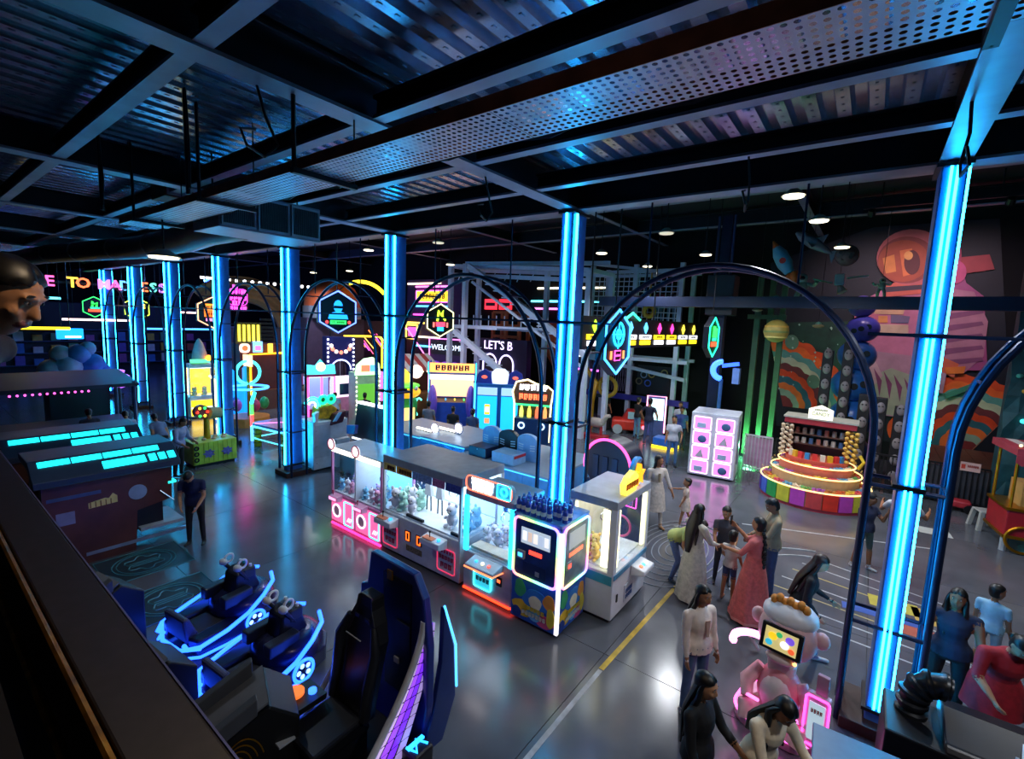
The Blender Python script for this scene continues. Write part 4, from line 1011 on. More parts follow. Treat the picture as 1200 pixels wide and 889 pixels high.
B().box(-0.44, -0.16, -0.75, -0.6, 0.55, 0.57).obj('pedal_plate', LGREY, t)
# simulator consoles with grey tops
def console(loc, rz, lb, art):
    t = thing('game_console', lb, 'console', loc, rz, 'grey topped consoles under the balcony')
    B().prism([(-0.45, 0), (0.45, 0), (0.45, 0.75), (0.2, 0.95), (-0.45, 0.62)], 'yz', -0.3, 0.3).obj('body', BLACK, t, bev=0.02)
    B().prism([(-0.44, 0.635), (0.19, 0.965), (0.19, 0.985), (-0.44, 0.655)], 'yz', -0.27, 0.27).obj('top_plate', M('6d7078', 0.5), t)
    for sx in (-1, 1):
        B().prism([(-0.4, 0.64), (0.1, 0.92), (0.1, 1.08), (-0.4, 0.80)], 'yz', sx * 0.27 - 0.05, sx * 0.27 + 0.05).obj('top_fin', M('4a4d55', 0.5), t, bev=0.01)
    if art:
        for k in range(5):
            B().ring((0.306, -0.1 + 0.02 * k, 0.45), 0.08 + 0.05 * k, 0.006, 'x', sx=0.6, a0=0.3, a1=PI * 1.1).obj('gold_flourish', GOLD, t)
    return t
console((-4.35, 1.78, 0), -0.35, 'black console with grey top and gold flourish near the racing seat', True)
console((-5.6, 1.28, 0), 0.1, 'black console with a grey top half hidden by the handrail, middle', False)
console((-7.6, 1.35, 0), 0.2, 'black console with a grey top half hidden by the handrail, leftmost', False)
# patterned floor prints
PRT = M('3f7f86', 0.5)
for i, (cx, cy, lb) in enumerate(((-9.9, 2.5, 'teal line print on the floor in front of the lane game'), (-8.3, 2.4, 'teal line print on the floor beside the bumper ride'))):
    t = thing('floor_print', lb, 'floor print', (cx, cy, 0.0), 0.0)
    B().box(-0.55, 0.55, -0.62, 0.62, 0.0005, 0.0015).obj('mat_sheet', M('23343c', 0.4), t)
    for (w, h, kk) in ((1.06, 1.2, 0), (0.92, 0.9, 1), (0.8, 0.78, 1), (0.55, 0.5, 2)):
        n = 32
        if kk == 0:
            pts = [(-w / 2, -h / 2), (w / 2, -h / 2), (w / 2, h / 2), (-w / 2, h / 2)]
        elif kk == 1:
            pts = [(w / 2 * math.cos(2 * PI * k / n), h / 2 * math.sin(2 * PI * k / n)) for k in range(n)]
        else:
            pts = [(w / 2 * (1 + 0.18 * math.cos(6 * 2 * PI * k / n)) * math.cos(2 * PI * k / n), h / 2 * (1 + 0.18 * math.cos(6 * 2 * PI * k / n)) * math.sin(2 * PI * k / n)) for k in range(n)]
        B().tube([(p[0], p[1], 0.002) for p in pts], 0.012, 4, closed=True).obj('print_line', PRT, t)
    for k in range(3):
        B().box(-0.06 + 0.06 * k - 0.012, -0.06 + 0.06 * k + 0.012, -0.2, 0.2, 0.001, 0.006).obj('print_line', PRT, t)
# monkey rider
t = thing('monkey_ride', 'pink cartoon animal coin ride with a screen in its head', 'ride', (-0.42, 6.0, 0), -0.15)
t.scale = (0.9, 0.9, 0.88)
PKW = M('e8b8bc', 0.35); PK2 = M('d88a92', 0.4)
B().prism(rrect(0.95, 0.9, 0.3, 6), 'xy', 0.0, 0.14).obj('base', M('f0a8c8', 0.35), t, bev=0.02)
B().tube([(p[0], p[1], 0.14) for p in rrect(0.95, 0.9, 0.3, 6)], 0.02, 6, closed=True).obj('base_light', NEON('ff5ac8', 4), t)
B().ell((0, -0.1, 0.5), (0.26, 0.24, 0.36), 16, 12).obj('belly', PK2, t, smooth=True); B().ell((0.0, -0.22, 0.5), (0.2, 0.16, 0.27), 14, 10).obj('tummy', M('d8ccc8', 0.4), t, smooth=True)
B().prism([(-0.14, 0.7), (0.14, 0.7), (0.16, 0.95), (-0.16, 0.95)], 'xz', -0.2, 0.0).obj('chest', M('d8ccc8', 0.4), t, bev=0.04)
for sx in (-1, 1):
    B().tube([(sx * 0.22, -0.1, 0.72), (sx * 0.36, -0.2, 0.5), (sx * 0.3, -0.34, 0.36)], [0.08, 0.09, 0.07], 10).obj('arm', PKW, t, smooth=True)
    B().tube([(sx * 0.16, -0.2, 0.3), (sx * 0.3, -0.36, 0.24), (sx * 0.26, -0.44, 0.12)], [0.1, 0.11, 0.09], 10).obj('leg', PKW, t, smooth=True)
    B().ell((sx * 0.36, 0.02, 1.32), (0.09, 0.07, 0.11), 12, 8).obj('ear', PKW, t, smooth=True)
    B().tube([(sx * 0.3, -0.36, 0.4), (sx * 0.14, -0.44, 0.46)], 0.02, 8).obj('hand_grip', NEON('ff6ad0', 3), t)
B().ell((0, -0.02, 1.25), (0.34, 0.26, 0.34), 20, 14).obj('head', PKW, t, smooth=True)
B().ell((0, 0.02, 1.5), (0.32, 0.26, 0.18), 16, 10).obj('cap', M('e4dfe2', 0.35), t, smooth=True)
for k in range(7):
    B().ell((-0.18 + 0.06 * k, -0.04, 1.66 + 0.04 * (k % 2)), (0.05, 0.06, 0.06), 8, 6).obj('hair_tuft', M('d8862a', 0.6), t, smooth=True)
RX = Matrix.Rotation(-0.28, 3, 'X')
sc = B().obox((0, -0.27, 1.27), (0.46, 0.06, 0.32), RX).obj('screen_bezel', BLACK, t, bev=0.01); B().obox((0, -0.305, 1.28), (0.36, 0.01, 0.24), RX).obj('screen', NEON('c8b878', 0.7), sc)
for (u, z, c, r) in ((-0.09, 1.31, 'e8c020', 0.05), (0.05, 1.26, 'f0f0f8', 0.05), (0.1, 1.33, '6a4ac8', 0.05), (-0.02, 1.35, '30a060', 0.035), (-0.12, 1.23, '30a8c8', 0.04), (0.13, 1.22, 'e05a30', 0.035)):
    B().disc((u, -0.318 + (1.3 - z) * -0.28, z), r, 'y', 0.006, 14).obj('screen_shape', NEON(c, 0.9), sc)
B().ell((0, -0.27, 1.03), (0.16, 0.08, 0.06), 12, 8).obj('chin', M('e0c8c4', 0.4), t, smooth=True); B().disc((0.17, -0.28, 1.05), 0.02, 'y', 0.02).obj('lamp_button', NEON('ffb060', 4), t)
kx = 0.44
B().box(kx - 0.1, kx + 0.14, -0.36, -0.26, 0.14, 0.85).obj('card_panel', M('f0c0dc', 0.35), t, bev=0.02); outline(t, 'panel_light', 0.24, 0.62, 0.04, (kx + 0.02, -0.37, 0.52), NEON('ff48c8', 4))
B().box(kx - 0.06, kx + 0.10, -0.372, -0.362, 0.28, 0.76).obj('panel_print', NEON('c8e4f0', 0.5), t); scrib('panel_text', 4, 0.12, 0.05, RED, t, (kx + 0.02, -0.376, 0.66))
B().box(kx - 0.02, kx + 0.1, -0.33, -0.27, 0.85, 1.1).obj('card_reader', M('b890a8', 0.4), t, bev=0.01)
B().ring((-0.36, -0.1, 0.95), 0.24, 0.05, 'z', a0=0.5, a1=PI + 0.6).obj('tail_loop', NEON('ff9ad8', 2.5), t)
# ------------------------------------------------------------------ counter, hose and boxes in the near right corner
t = thing('service_counter', 'blue service counter cut by the bottom edge', 'counter', (0.75, 4.55, 0), 0.06)
B().box(-0.75, 3.0, -0.45, 0.32, 0.0, 0.94).obj('body', M('1d2c48', 0.4), t); B().box(-0.8, 3.0, -0.5, 0.36, 0.94, 1.0).obj('worktop', M('3f6c92', 0.35), t, bev=0.01)
t = thing('power_cabinet', 'black low cabinet with a ribbed hose and angled lid', 'cabinet', (0.95, 5.55, 0))
B().box(-0.5, 1.6, -0.35, 0.3, 0, 1.0).obj('body', M('0e0d12', 0.4), t, bev=0.02); B().prism([(-0.35, 1.0), (0.3, 1.0), (0.3, 1.12), (0.1, 1.16), (-0.3, 1.06)], 'yz', -0.1, 1.6).obj('lid', M('1a1419', 0.35), t, bev=0.02)
hp_ = [(-0.30, 0.06, 0.98), (-0.30, 0.06, 1.08), (-0.30, 0.06, 1.16), (-0.28, 0.07, 1.24), (-0.22, 0.08, 1.31), (-0.13, 0.08, 1.35), (-0.03, 0.08, 1.34)]
fine = []; rr_ = []
for k in range(len(hp_) - 1):
    for q in range(6):
        fine.append(tuple(Vector(hp_[k]).lerp(Vector(hp_[k + 1]), q / 6))); rr_.append(0.125 if q in (1, 2, 3) else 0.098)
B().tube(fine, rr_, 16).obj('hose', M('14151a', 0.35), t, smooth=True)
B().obox((0.35, -0.2, 1.12), (0.02, 0.02, 0.02)).obj('screw', LGREY, t)
lf = tag(B().box(-0.16, 0.16, -0.11, 0.11, 0, 0.012).obj('leaflet', M('d8dce2', 0.5), loc=(1.5, 5.42, 1.13), rz=-0.2), 'printed leaflet with blue and orange blocks on the black cabinet', 'leaflet')
for (xa, xb, ya, yb, c) in ((-0.14, 0.05, 0.02, 0.09, '3a8ad0'), (-0.14, 0.1, -0.05, 0.0, 'd8682a'), (-0.14, 0.1, -0.1, -0.06, 'c84a30'), (0.07, 0.14, 0.02, 0.09, 'e8a830')):
    B().box(xa, xb, ya, yb, 0.012, 0.014).obj('print_block', M(c, 0.5), lf)

# ------------------------------------------------------------------ floor markings
YLN = M('c8a83c', 0.5, noise=0.3); WLN = M('a8acb2', 0.5, noise=0.3)
def mark(x0, y0, x1, y1, w, mat, lb, cat='floor line'):
    L = math.hypot(x1 - x0, y1 - y0)
    return tag(B().box(0, L, -w / 2, w / 2, 0.0005, 0.002).obj('floor_line', mat, loc=(x0, y0, 0), rz=math.atan2(y1 - y0, x1 - x0)), lb, cat)
mark(-2.4, 5.4, -2.3, 8.1, 0.07, YLN, 'yellow floor line running past the corner claw machine'); mark(-2.42, 1.5, -2.4, 5.38, 0.06, WLN, 'white floor line continuing the yellow one towards the balcony')
mark(-2.0, 11.9, 1.6, 13.4, 0.05, WLN, 'white floor line along the front of the candy stall')
for i, yy in enumerate((8.3, 8.75, 9.2, 9.65, 10.1, 10.5, 10.9)):
    mark(-1.25 + 0.12 * i, yy + 0.15, 1.5, yy - 0.05 * i, 0.035, [WLN, WLN, M('a89a6a', 0.5), WLN, M('b0a060', 0.5), WLN, WLN][i], '%s white court line counted from the balcony' % ordn[i])
for (x, y, w, d, c, lb) in ((0.75, 10.0, 0.34, 0.4, 'b8a848', 'yellow square painted on the court'), (1.3, 9.95, 0.3, 0.5, 'c0a050', 'ochre square painted on the court'), (0.55, 9.5, 0.5, 0.22, '3a5aa8', 'blue bar painted on the court'), (1.1, 9.3, 0.4, 0.3, 'b05a4a', 'red bar painted on the court'), (1.62, 14.6, 0.3, 0.45, 'c8ccc8', 'white square painted near the railing')):
    tag(B().box(-w, w, -d / 2, d / 2, 0.001, 0.003).obj('floor_square', M(c, 0.5), loc=(x, y, 0), rz=0.1), lb, 'floor mark')
t = thing('floor_swirl', 'grey swirl print on the floor beside the walking woman', 'floor print', (-2.75, 9.5, 0))
for k in range(7):
    B().tube([((0.2 + 0.12 * k) * math.cos(a), (0.35 + 0.22 * k) * math.sin(a), 0.002) for a in [2 * PI * j / 36 for j in range(36)]], 0.016, 4, closed=True).obj('swirl_line', M('7c828a', 0.5), t)
t = thing('floor_arc', 'curved white line around the court', 'floor print', (0.1, 9.6, 0))
B().tube([(1.9 * math.cos(a), 1.9 * math.sin(a), 0.001) for a in [PI * 0.6 + PI * 0.8 * j / 24 for j in range(25)]], 0.02, 4).obj('arc_line', WLN, t)
B().tube([(1.6 * math.cos(a), 1.6 * math.sin(a), 0.001) for a in [PI * 0.6 + PI * 0.8 * j / 24 for j in range(25)]], 0.02, 4).obj('arc_line', WLN, t)
# ------------------------------------------------------------------ hexagon blade signs and neon lettering
def hex_sign(loc, rz, r, col, lb, art):
    t = thing('hexagon_sign', lb, 'sign', loc, rz, 'hexagon blade signs')
    B().prism(hexp(r), 'xz', -0.08, 0.08).obj('sign_box', M('0c0e1a', 0.4), t, bev=0.01)
    B().tube([(p[0], -0.09, p[1]) for p in hexp(r * 0.93)], 0.022, 6, closed=True).obj('border_tube', NEON(col, 5), t)
    B().cyl((0, 0, r), (0, 0, 8.8 - loc[2]), 0.015, n=6).obj('hanger_rod', BLACK, t)
    art(t, r)
    return t
def pan(t, name, pts, col, s=2.2, y=-0.09):
    return B().prism(pts, 'xz', y - 0.012, y).obj(name, NEON(col, s), t)
def rect(x0, x1, z0, z1):
    return [(x0, z0), (x1, z0), (x1, z1), (x0, z1)]
def art_vr(t, r):
    pan(t, 'portrait_head', arcpts(0, 0.24 * r, 0.2 * r, 0.28 * r, 0, 2 * PI, 14)[:-1], '1e90ff'); pan(t, 'portrait_bust', [(-0.45 * r, -0.32 * r), (0.45 * r, -0.32 * r), (0.38 * r, -0.08 * r), (0.12 * r, 0.0), (-0.12 * r, 0), (-0.38 * r, -0.08 * r)], '1e90ff')
    pan(t, 'headset', rect(-0.2 * r, 0.2 * r, 0.15 * r, 0.27 * r), '101828', 0.05, -0.104)
    pan(t, 'name_plate', rect(-0.36 * r, 0.36 * r, -0.56 * r, -0.38 * r), '30e060'); txt('plate_text', 'VR', 0.15 * r, M('063010', 0.5), t, (-0.22 * r, -0.106, -0.47 * r)); scrib('plate_text', 5, 0.36 * r, 0.1 * r, M('063010', 0.5), t, (0.1 * r, -0.106, -0.47 * r))
    for sx in (-1, 1):
        pan(t, 'heart', arcpts(sx * 0.5 * r, -0.47 * r, 0.07 * r, 0.08 * r, 0, 2 * PI, 8)[:-1], 'ff4040')
def art_target(t, r):
    B().ring((0, -0.1, 0.22 * r), 0.34 * r, 0.02, 'y').obj('target_ring', NEON('20b8ff', 4), t); B().ring((0, -0.1, 0.22 * r), 0.14 * r, 0.015, 'y').obj('target_ring', NEON('20b8ff', 4), t)
    B().tube([(0, -0.1, -0.2 * r), (0, -0.1, 0.64 * r)], 0.012, 5).obj('cross_hair', NEON('20b8ff', 4), t); B().tube([(-0.4 * r, -0.1, 0.22 * r), (0.4 * r, -0.1, 0.22 * r)], 0.012, 5).obj('cross_hair', NEON('20b8ff', 4), t)
    pan(t, 'caption_block', rect(-0.2 * r, 0.2 * r, -0.55 * r, -0.24 * r), 'ff50b8', 2.5); scrib('caption_text', 4, 0.34 * r, 0.1 * r, M('400828', 0.5), t, (0, -0.106, -0.32 * r)); scrib('caption_text', 4, 0.34 * r, 0.1 * r, M('400828', 0.5), t, (0, -0.106, -0.47 * r), seed=5)
    for sx in (-1, 1):
        pan(t, 'side_mark', rect(sx * 0.42 * r - 0.05 * r, sx * 0.42 * r + 0.05 * r, -0.5 * r, -0.26 * r), 'ff8a50', 2)
def art_k(t, r):
    B().tube([(-0.2 * r, -0.1, -0.05 * r), (-0.12 * r, -0.1, 0.55 * r), (0.0, -0.1, 0.3 * r), (0.15 * r, -0.1, 0.55 * r), (0.1 * r, -0.1, 0.25 * r), (0.3 * r, -0.1, 0.0)], 0.06 * r, 6).obj('runner_glyph', NEON('b8ff30', 3), t)
    pan(t, 'caption_block', rect(-0.28 * r, 0.28 * r, -0.35 * r, -0.1 * r), 'ff4060', 2.2); pan(t, 'caption_block', rect(-0.2 * r, 0.2 * r, -0.62 * r, -0.38 * r), '30a0ff', 2.2)
    for sx in (-1, 1):
        pan(t, 'side_mark', rect(sx * 0.42 * r - 0.05 * r, sx * 0.42 * r + 0.05 * r, -0.4 * r, -0.12 * r), 'ff6a60', 2)
def art_orange(t, r):
    pan(t, 'caption_block', rect(-0.5 * r, 0.5 * r, 0.12 * r, 0.5 * r), 'ff8a2a', 2.5); pan(t, 'caption_block', rect(-0.5 * r, 0.5 * r, -0.25 * r, 0.08 * r), 'ff6a1a', 2.5)
    pan(t, 'caption_block', rect(-0.05 * r, 0.42 * r, -0.55 * r, -0.32 * r), '50e0e0', 2.2); pan(t, 'caption_block', rect(-0.42 * r, -0.1 * r, -0.5 * r, -0.34 * r), 'ff80c8', 2)
    scrib('caption_text', 4, 0.8 * r, 0.2 * r, M('601c04', 0.5), t, (0, -0.106, 0.3 * r)); scrib('caption_text', 4, 0.8 * r, 0.18 * r, M('601c04', 0.5), t, (0, -0.106, -0.08 * r), seed=3)
def art_green(t, r):
    B().tube([(-0.15 * r, -0.1, 0.0), (-0.12 * r, -0.1, 0.5 * r), (0.0, -0.1, 0.25 * r), (0.2 * r, -0.1, 0.4 * r), (0.15 * r, -0.1, 0.0)], 0.08 * r, 6).obj('runner_glyph', NEON('30ff50', 3), t)
    pan(t, 'caption_block', rect(-0.45 * r, 0.45 * r, -0.45 * r, -0.22 * r), 'ff5030', 2.2); pan(t, 'caption_block', rect(-0.3 * r, 0.4 * r, -0.18 * r, -0.02 * r), '30d0a0', 1.6)
def art_yellow(t, r):
    pan(t, 'caption_block', rect(-0.55 * r, 0.55 * r, 0.02 * r, 0.4 * r), 'f0e040', 2.4); pan(t, 'caption_block', rect(-0.4 * r, 0.4 * r, -0.4 * r, -0.1 * r), 'c050e8', 2); scrib('caption_text', 5, 0.9 * r, 0.2 * r, M('403c04', 0.5), t, (0, -0.106, 0.2 * r))
H2 = PI / 2
hex_sign((-3.75, 8.0, 4.22), H2, 0.62, '3a9cff', 'tall hexagon sign with a blue crosshair beside the second neon column', art_target)
hex_sign((-12.1, 7.75, 4.59), H2 - 0.25, 0.62, '5a78ff', 'hexagon sign with a blue head portrait and green plate', art_vr)
hex_sign((-12.44, 12.06, 4.46), H2 - 0.35, 0.62, 'd8d890', 'hexagon sign with a lime glyph left of the white steel tower', art_k)
hex_sign((-3.87, 14.96, 4.29), H2, 0.62, '20e8a0', 'edge-on green hexagon sign at the end of the target board', art_green)
hex_sign((-20.55, 7.8, 4.4), H2 - 0.2, 0.66, 'ffa070', 'hexagon sign with orange lettering blocks between the left columns', art_orange)
hex_sign((-32.3, 8.43, 4.4), H2, 0.66, 'c8f040', 'hexagon sign with a yellow band behind the seventh column', art_yellow)
hex_sign((-38.1, 7.83, 4.4), H2, 0.66, '30ff60', 'hexagon sign with a green glyph at the far left', art_green)
WORD = 'WELCOME TO MADNESS'
adv = [0.44 if c in 'WM' else 0.385 for c in WORD]
t = thing('letter_sign', 'multicoloured lit letters reading WELCOME TO MADNESS at far left', 'sign', (-30.0, 9.35 - sum(adv), 5.5), H2)
lx = 0.0
for i, ch in enumerate(WORD):
    if ch != ' ':
        txt('letter', ch, 0.66, NEON(['ff5aa8', '60b0ff', 'ffd040', 'ff7040', '60e0c0', 'c878ff'][i % 6], 2.4), t, (lx, 0, 0), ext=0.05, bold=0.012)
    lx += adv[i]
B().box(-0.4, lx, 0.06, 0.1, -0.05, 0.05).obj('back_bar', BLACK, t)
for xx in (1, 3.5, 6):
    B().cyl((xx, 0.08, 0.05), (xx, 0.08, 1.45), 0.015, n=6).obj('hanger_rod', BLACK, t)
def bar_light(p0, p1, r, col, lb, s=4):
    o = tag(B().cyl(p0, p1, r, n=8).obj('tube_light', NEON(col, s)), lb, 'light')
    if p0[1] < 21:
        for u in (0.15, 0.85):
            q = Vector(p0).lerp(Vector(p1), u)
            B().cyl(q, (q.x, q.y, 8.8), 0.01, n=5).obj('hanger_rod', BLACK, o)
    return o
# ------------------------------------------------------------------ generic arcade things for the back rows
def arcade(loc, rz, w, d, h, body, marq, scr, lb, trim=None, deco=0, seat=False):
    t = thing('arcade_cabinet', lb, 'arcade machine', loc, rz)
    bm_ = M(body, 0.4)
    for sx in (-1, 1):
        B().prism([(-d / 2, 0), (d / 2, 0), (d / 2, h), (-d / 2 + 0.1, h), (-d / 2 + 0.1, h * 0.84), (-d * 0.1, h * 0.8), (-d * 0.05, h * 0.5), (-d / 2, h * 0.42)], 'yz', sx * w / 2 - 0.03, sx * w / 2 + 0.03).obj('side_panel', bm_, t)
    B().box(-w / 2, w / 2, 0.0, d / 2, 0.0, h * 0.95).obj('body', bm_, t); B().box(-w / 2, w / 2, -d / 2, 0, 0, h * 0.40).obj('lower_body', bm_, t)
    B().box(-w / 2 + 0.05, w / 2 - 0.05, -0.03, 0.0, h * 0.46, h * 0.78).obj('screen', NEON(scr, 1.5), t)
    B().box(-w / 2 + 0.03, w / 2 - 0.03, -d / 2 + 0.06, -d / 2 + 0.1, h * 0.85, h * 0.99).obj('marquee', NEON(marq, 2.0), t)
    B().prism([(-d / 2, h * 0.40), (0, h * 0.44), (0, h * 0.40)], 'yz', -w / 2 + 0.03, w / 2 - 0.03).obj('control_panel', DARK, t)
    for k in range(4):
        B().cyl((-w / 3 + k * w / 5, -d / 3, h * 0.42), (-w / 3 + k * w / 5, -d / 3, h * 0.45), 0.03, n=8).obj('push_button', NEON(['ff5040', '40a0ff', 'ffe050', '50ff80'][k], 1.5), t)
    if trim:
        for sx in (-1, 1):
            B().tube([(sx * (w / 2 + 0.03), -d / 2, h * 0.42), (sx * (w / 2 + 0.03), -d * 0.05, h * 0.5), (sx * (w / 2 + 0.03), -d * 0.1, h * 0.8), (sx * (w / 2 + 0.03), -d / 2 + 0.1, h * 0.84), (sx * (w / 2 + 0.03), -d / 2 + 0.1, h)], 0.022, 6).obj('trim_light', NEON(trim, 4), t)
    scrib('marquee_text', 6, w * 0.75, h * 0.08, M('281438', 0.5), t, (0, -d / 2 + 0.055, h * 0.92), seed=int(abs(loc[0]) * 10))
    return t
# centre back row
t = arcade((-14.0, 14.4, 0), 0.75, 1.9, 1.2, 2.75, '2a50b8', 'ff9a50', 'f0b890', 'large blue and orange cabinet with purple seat pods', '30c8ff')
for sx in (-1, 1):
    B().ell((sx * 0.78, -0.75, 1.1), (0.2, 0.35, 0.75), 12, 10).obj('seat_pod', M('7a5ad8', 0.4), t, smooth=True)
B().box(-0.9, 0.9, -0.62, -0.55, 2.05, 2.25).obj('sub_marquee', NEON('ffe8b0', 2.2), t)
t = thing('arcade_cabinet', 'wide cyan twin screen cabinet with a silver dome on top', 'arcade machine', (-11.45, 14.45, 0), 0.6)
B().box(-0.95, 0.95, -0.3, 0.5, 0, 2.1).obj('body', M('1a66b8', 0.4), t, bev=0.02)
for sx in (-1, 1):
    B().box(sx * 0.46 - 0.38, sx * 0.46 + 0.38, -0.32, -0.3, 0.3, 1.62).obj('screen', NEON('18a0f0', 1.6), t); B().box(sx * 0.46 - 0.38, sx * 0.46 + 0.38, -0.33, -0.3, 1.66, 1.96).obj('score_panel', NEON('9ac0e0', 1.0), t)
    B().box(sx * 0.95 - 0.03, sx * 0.95 + 0.03, -0.34, -0.3, 0.1, 2.1).obj('edge_light', NEON('40d8ff', 4), t)
    B().prism([(sx * 0.3, 2.1), (sx * 0.95, 2.1), (sx * 0.85, 2.5), (sx * 0.6, 2.65), (sx * 0.35, 2.5)], 'xz', -0.2, 0.1).obj('crest', M('2a3aa8', 0.4), t)
    B().ell((sx * 0.6, -0.22, 2.35), (0.12, 0.03, 0.07), 8, 6).obj('crest_gem', NEON('e06050', 1.2), t)
B().loft([[(0.36 * k * math.cos(a), -0.1 + 0.2 * k * math.sin(a), z) for a in [2 * PI * i / 16 for i in range(16)]] for k, z in ((0.8, 2.1), (1.0, 2.3), (0.9, 2.55), (0.5, 2.68))]).obj('dome', NEON('d8e8f8', 1.0), t, smooth=True)
B().box(-0.55, -0.35, -0.335, -0.32, 0.9, 1.3).obj('screen_sprite', NEON('e0b030', 1.5), t); B().box(-0.52, -0.38, -0.34, -0.33, 1.0, 1.2).obj('screen_sprite', NEON('e8f0f8', 1.5), t); B().box(-0.55, -0.35, -0.335, -0.32, 0.55, 0.75).obj('screen_sprite', NEON('d89060', 1.2), t)
t = thing('shooting_cabinet', 'cream outlined bottle shooting cabinet beside the second neon column', 'arcade machine', (-9.25, 13.6, 0), 0.45)
B().box(-0.62, 0.62, -0.3, 0.45, 0, 1.2).obj('lower_body', M('18386a', 0.4), t, bev=0.02); B().box(-0.6, 0.6, 0.2, 0.45, 1.2, 2.2).obj('back', M('3a2a28', 0.5), t)
B().prism([(-0.66, 1.7), (0.66, 1.7), (0.7, 2.2), (0.5, 2.35), (0.1, 2.42), (-0.2, 2.55), (-0.6, 2.45), (-0.72, 2.1)], 'xz', -0.2, -0.1).obj('marquee', M('6a4a30', 0.4), t)
B().tube([(p[0], -0.22, p[1]) for p in [(-0.62, 0.4), (-0.64, 1.7), (-0.72, 2.1), (-0.6, 2.45), (-0.2, 2.55), (0.1, 2.42), (0.5, 2.35), (0.7, 2.2), (0.64, 1.7), (0.62, 0.4)]], 0.03, 6).obj('outline_light', NEON('fff0b0', 3.5), t)
scrib('marquee_text', 5, 1.0, 0.2, NEON('f4f4ff', 3), t, (0, -0.21, 2.28)); scrib('marquee_text', 6, 1.0, 0.2, NEON('ff6a40', 3), t, (0, -0.21, 1.95), seed=9)
B().box(-0.6, 0.6, -0.15, 0.2, 1.62, 1.7).obj('shelf_light', NEON('30c870', 2.5), t)
for k in range(4):
    B().cyl((-0.42 + 0.28 * k, 0.0, 1.2), (-0.42 + 0.28 * k, 0, 1.42), 0.07, n=10).cyl((-0.42 + 0.28 * k, 0, 1.42), (-0.42 + 0.28 * k, 0, 1.6), 0.07, 0.025, 10).obj('target_bottle', NEON(['d8e060', 'f0d850', 'ff6040', 'f08a50'][k], 1.6), t, smooth=True)
for sx in (-0.35, 0.35):
    B().ring((sx, -0.33, 0.95), 0.1, 0.025).obj('dial_ring', NEON('b8e8ff', 2), t)
# hippo machine, awning stall, green cabinet, red prize case, pink truck, bulb tower
t = thing('hippo_game', 'green and yellow hippo shaped game behind the third neon column', 'arcade machine', (-15.1, 12.7, 0), H2 - 0.3)
B().loft([[(0.55 * k * math.cos(a), 0.45 * k * math.sin(a), z) for a in [2 * PI * i / 18 for i in range(18)]] for k, z in ((0.8, 0), (1.0, 0.5), (1.05, 1.0), (0.9, 1.35))]).obj('body', M('3ab850', 0.4), t, smooth=True)
B().ell((0, -0.1, 1.5), (0.68, 0.5, 0.3), 16, 10).obj('head', NEON('ffb020', 0.9), t, smooth=True); B().ell((0, -0.15, 1.76), (0.62, 0.46, 0.14), 16, 8).obj('head_top', NEON('60e040', 0.9), t, smooth=True)
for sx in (-1, 1):
    B().ell((sx * 0.3, -0.5, 1.68), 0.1, 10, 8).obj('eye', WHITE, t); B().ring((sx * 0.62, -0.2, 0.8), 0.4, 0.035, 'x', a0=-1, a1=2).obj('arm_light', NEON('60ffe0' if sx > 0 else 'f0ff80', 3), t)
B().prism([(-0.35, 1.9), (0.3, 1.9), (0.25, 2.2), (0.0, 2.45), (-0.3, 2.25)], 'xz', -0.1, 0.05).obj('top_sign', NEON('ffd838', 1.8), t); B().disc((0.55, 0, 2.3), 0.28, 'y', 0.06).obj('round_sign', NEON('ffd8c0', 1.8), t)
B().box(-0.25, 0.25, -0.58, -0.5, 0.4, 0.9).obj('mouth_panel', NEON('f8d080', 1.0), t)
t = thing('awning_stall', 'snack stall with a red and white striped awning', 'stall', (-16.6, 14.6, 0), H2 - 0.2)
B().box(-0.95, 0.95, -0.4, 0.6, 0, 1.1).obj('counter', M('8a5a38', 0.5), t); B().box(-0.95, 0.95, 0.4, 0.6, 1.1, 2.2).obj('back', M('6a3a2a', 0.5), t)
for k in range(8):
    B().prism([(-0.6, 2.15), (-0.55, 2.3), (0.5, 2.85), (0.6, 2.8)], 'yz', -1.0 + 0.25 * k, -0.75 + 0.25 * k).obj('awning_stripe', M('d8d0d0' if k % 2 else 'b84848', 0.6), t)
for sx in (-1, 1):
    B().cyl((sx * 0.9, -0.5, 1.1), (sx * 0.9, -0.5, 2.2), 0.03, n=6).obj('post', GOLD, t)
for k in range(10):
    B().ell((-0.9 + 0.2 * k, -0.58, 2.12), 0.03, 6, 4).obj('bulb', NEON('ffe0a0', 4), t)
t = thing('goal_cabinet', 'tall pale green goal cabinet with bulb edges', 'arcade machine', (-15.7, 11.4, 0), H2 - 0.2)
B().box(-0.5, 0.5, 0.0, 0.7, 0, 2.3).obj('body', M('9fc8a8', 0.4), t, bev=0.02); B().box(-0.4, 0.4, -0.02, 0.0, 1.0, 1.85).obj('pitch_screen', NEON('5aa838', 0.9), t)
B().prism([(-0.52, 2.2), (0.52, 2.2), (0.45, 2.65), (0.2, 2.9), (-0.15, 2.85), (-0.45, 2.6)], 'xz', -0.05, 0.1).obj('marquee', NEON('b8f0b0', 1.4), t); B().box(-0.3, 0.05, -0.07, -0.05, 2.35, 2.6).obj('marquee_patch', NEON('f07050', 1.5), t); B().box(0.05, 0.3, -0.07, -0.05, 2.35, 2.6).obj('marquee_patch', NEON('50a0f0', 1.5), t)
for sx in (-1, 1):
    for k in range(10):
        B().ell((sx * 0.48, -0.03, 0.5 + 0.18 * k), 0.035, 6, 4).obj('bulb', NEON('fff0d0', 4), t)
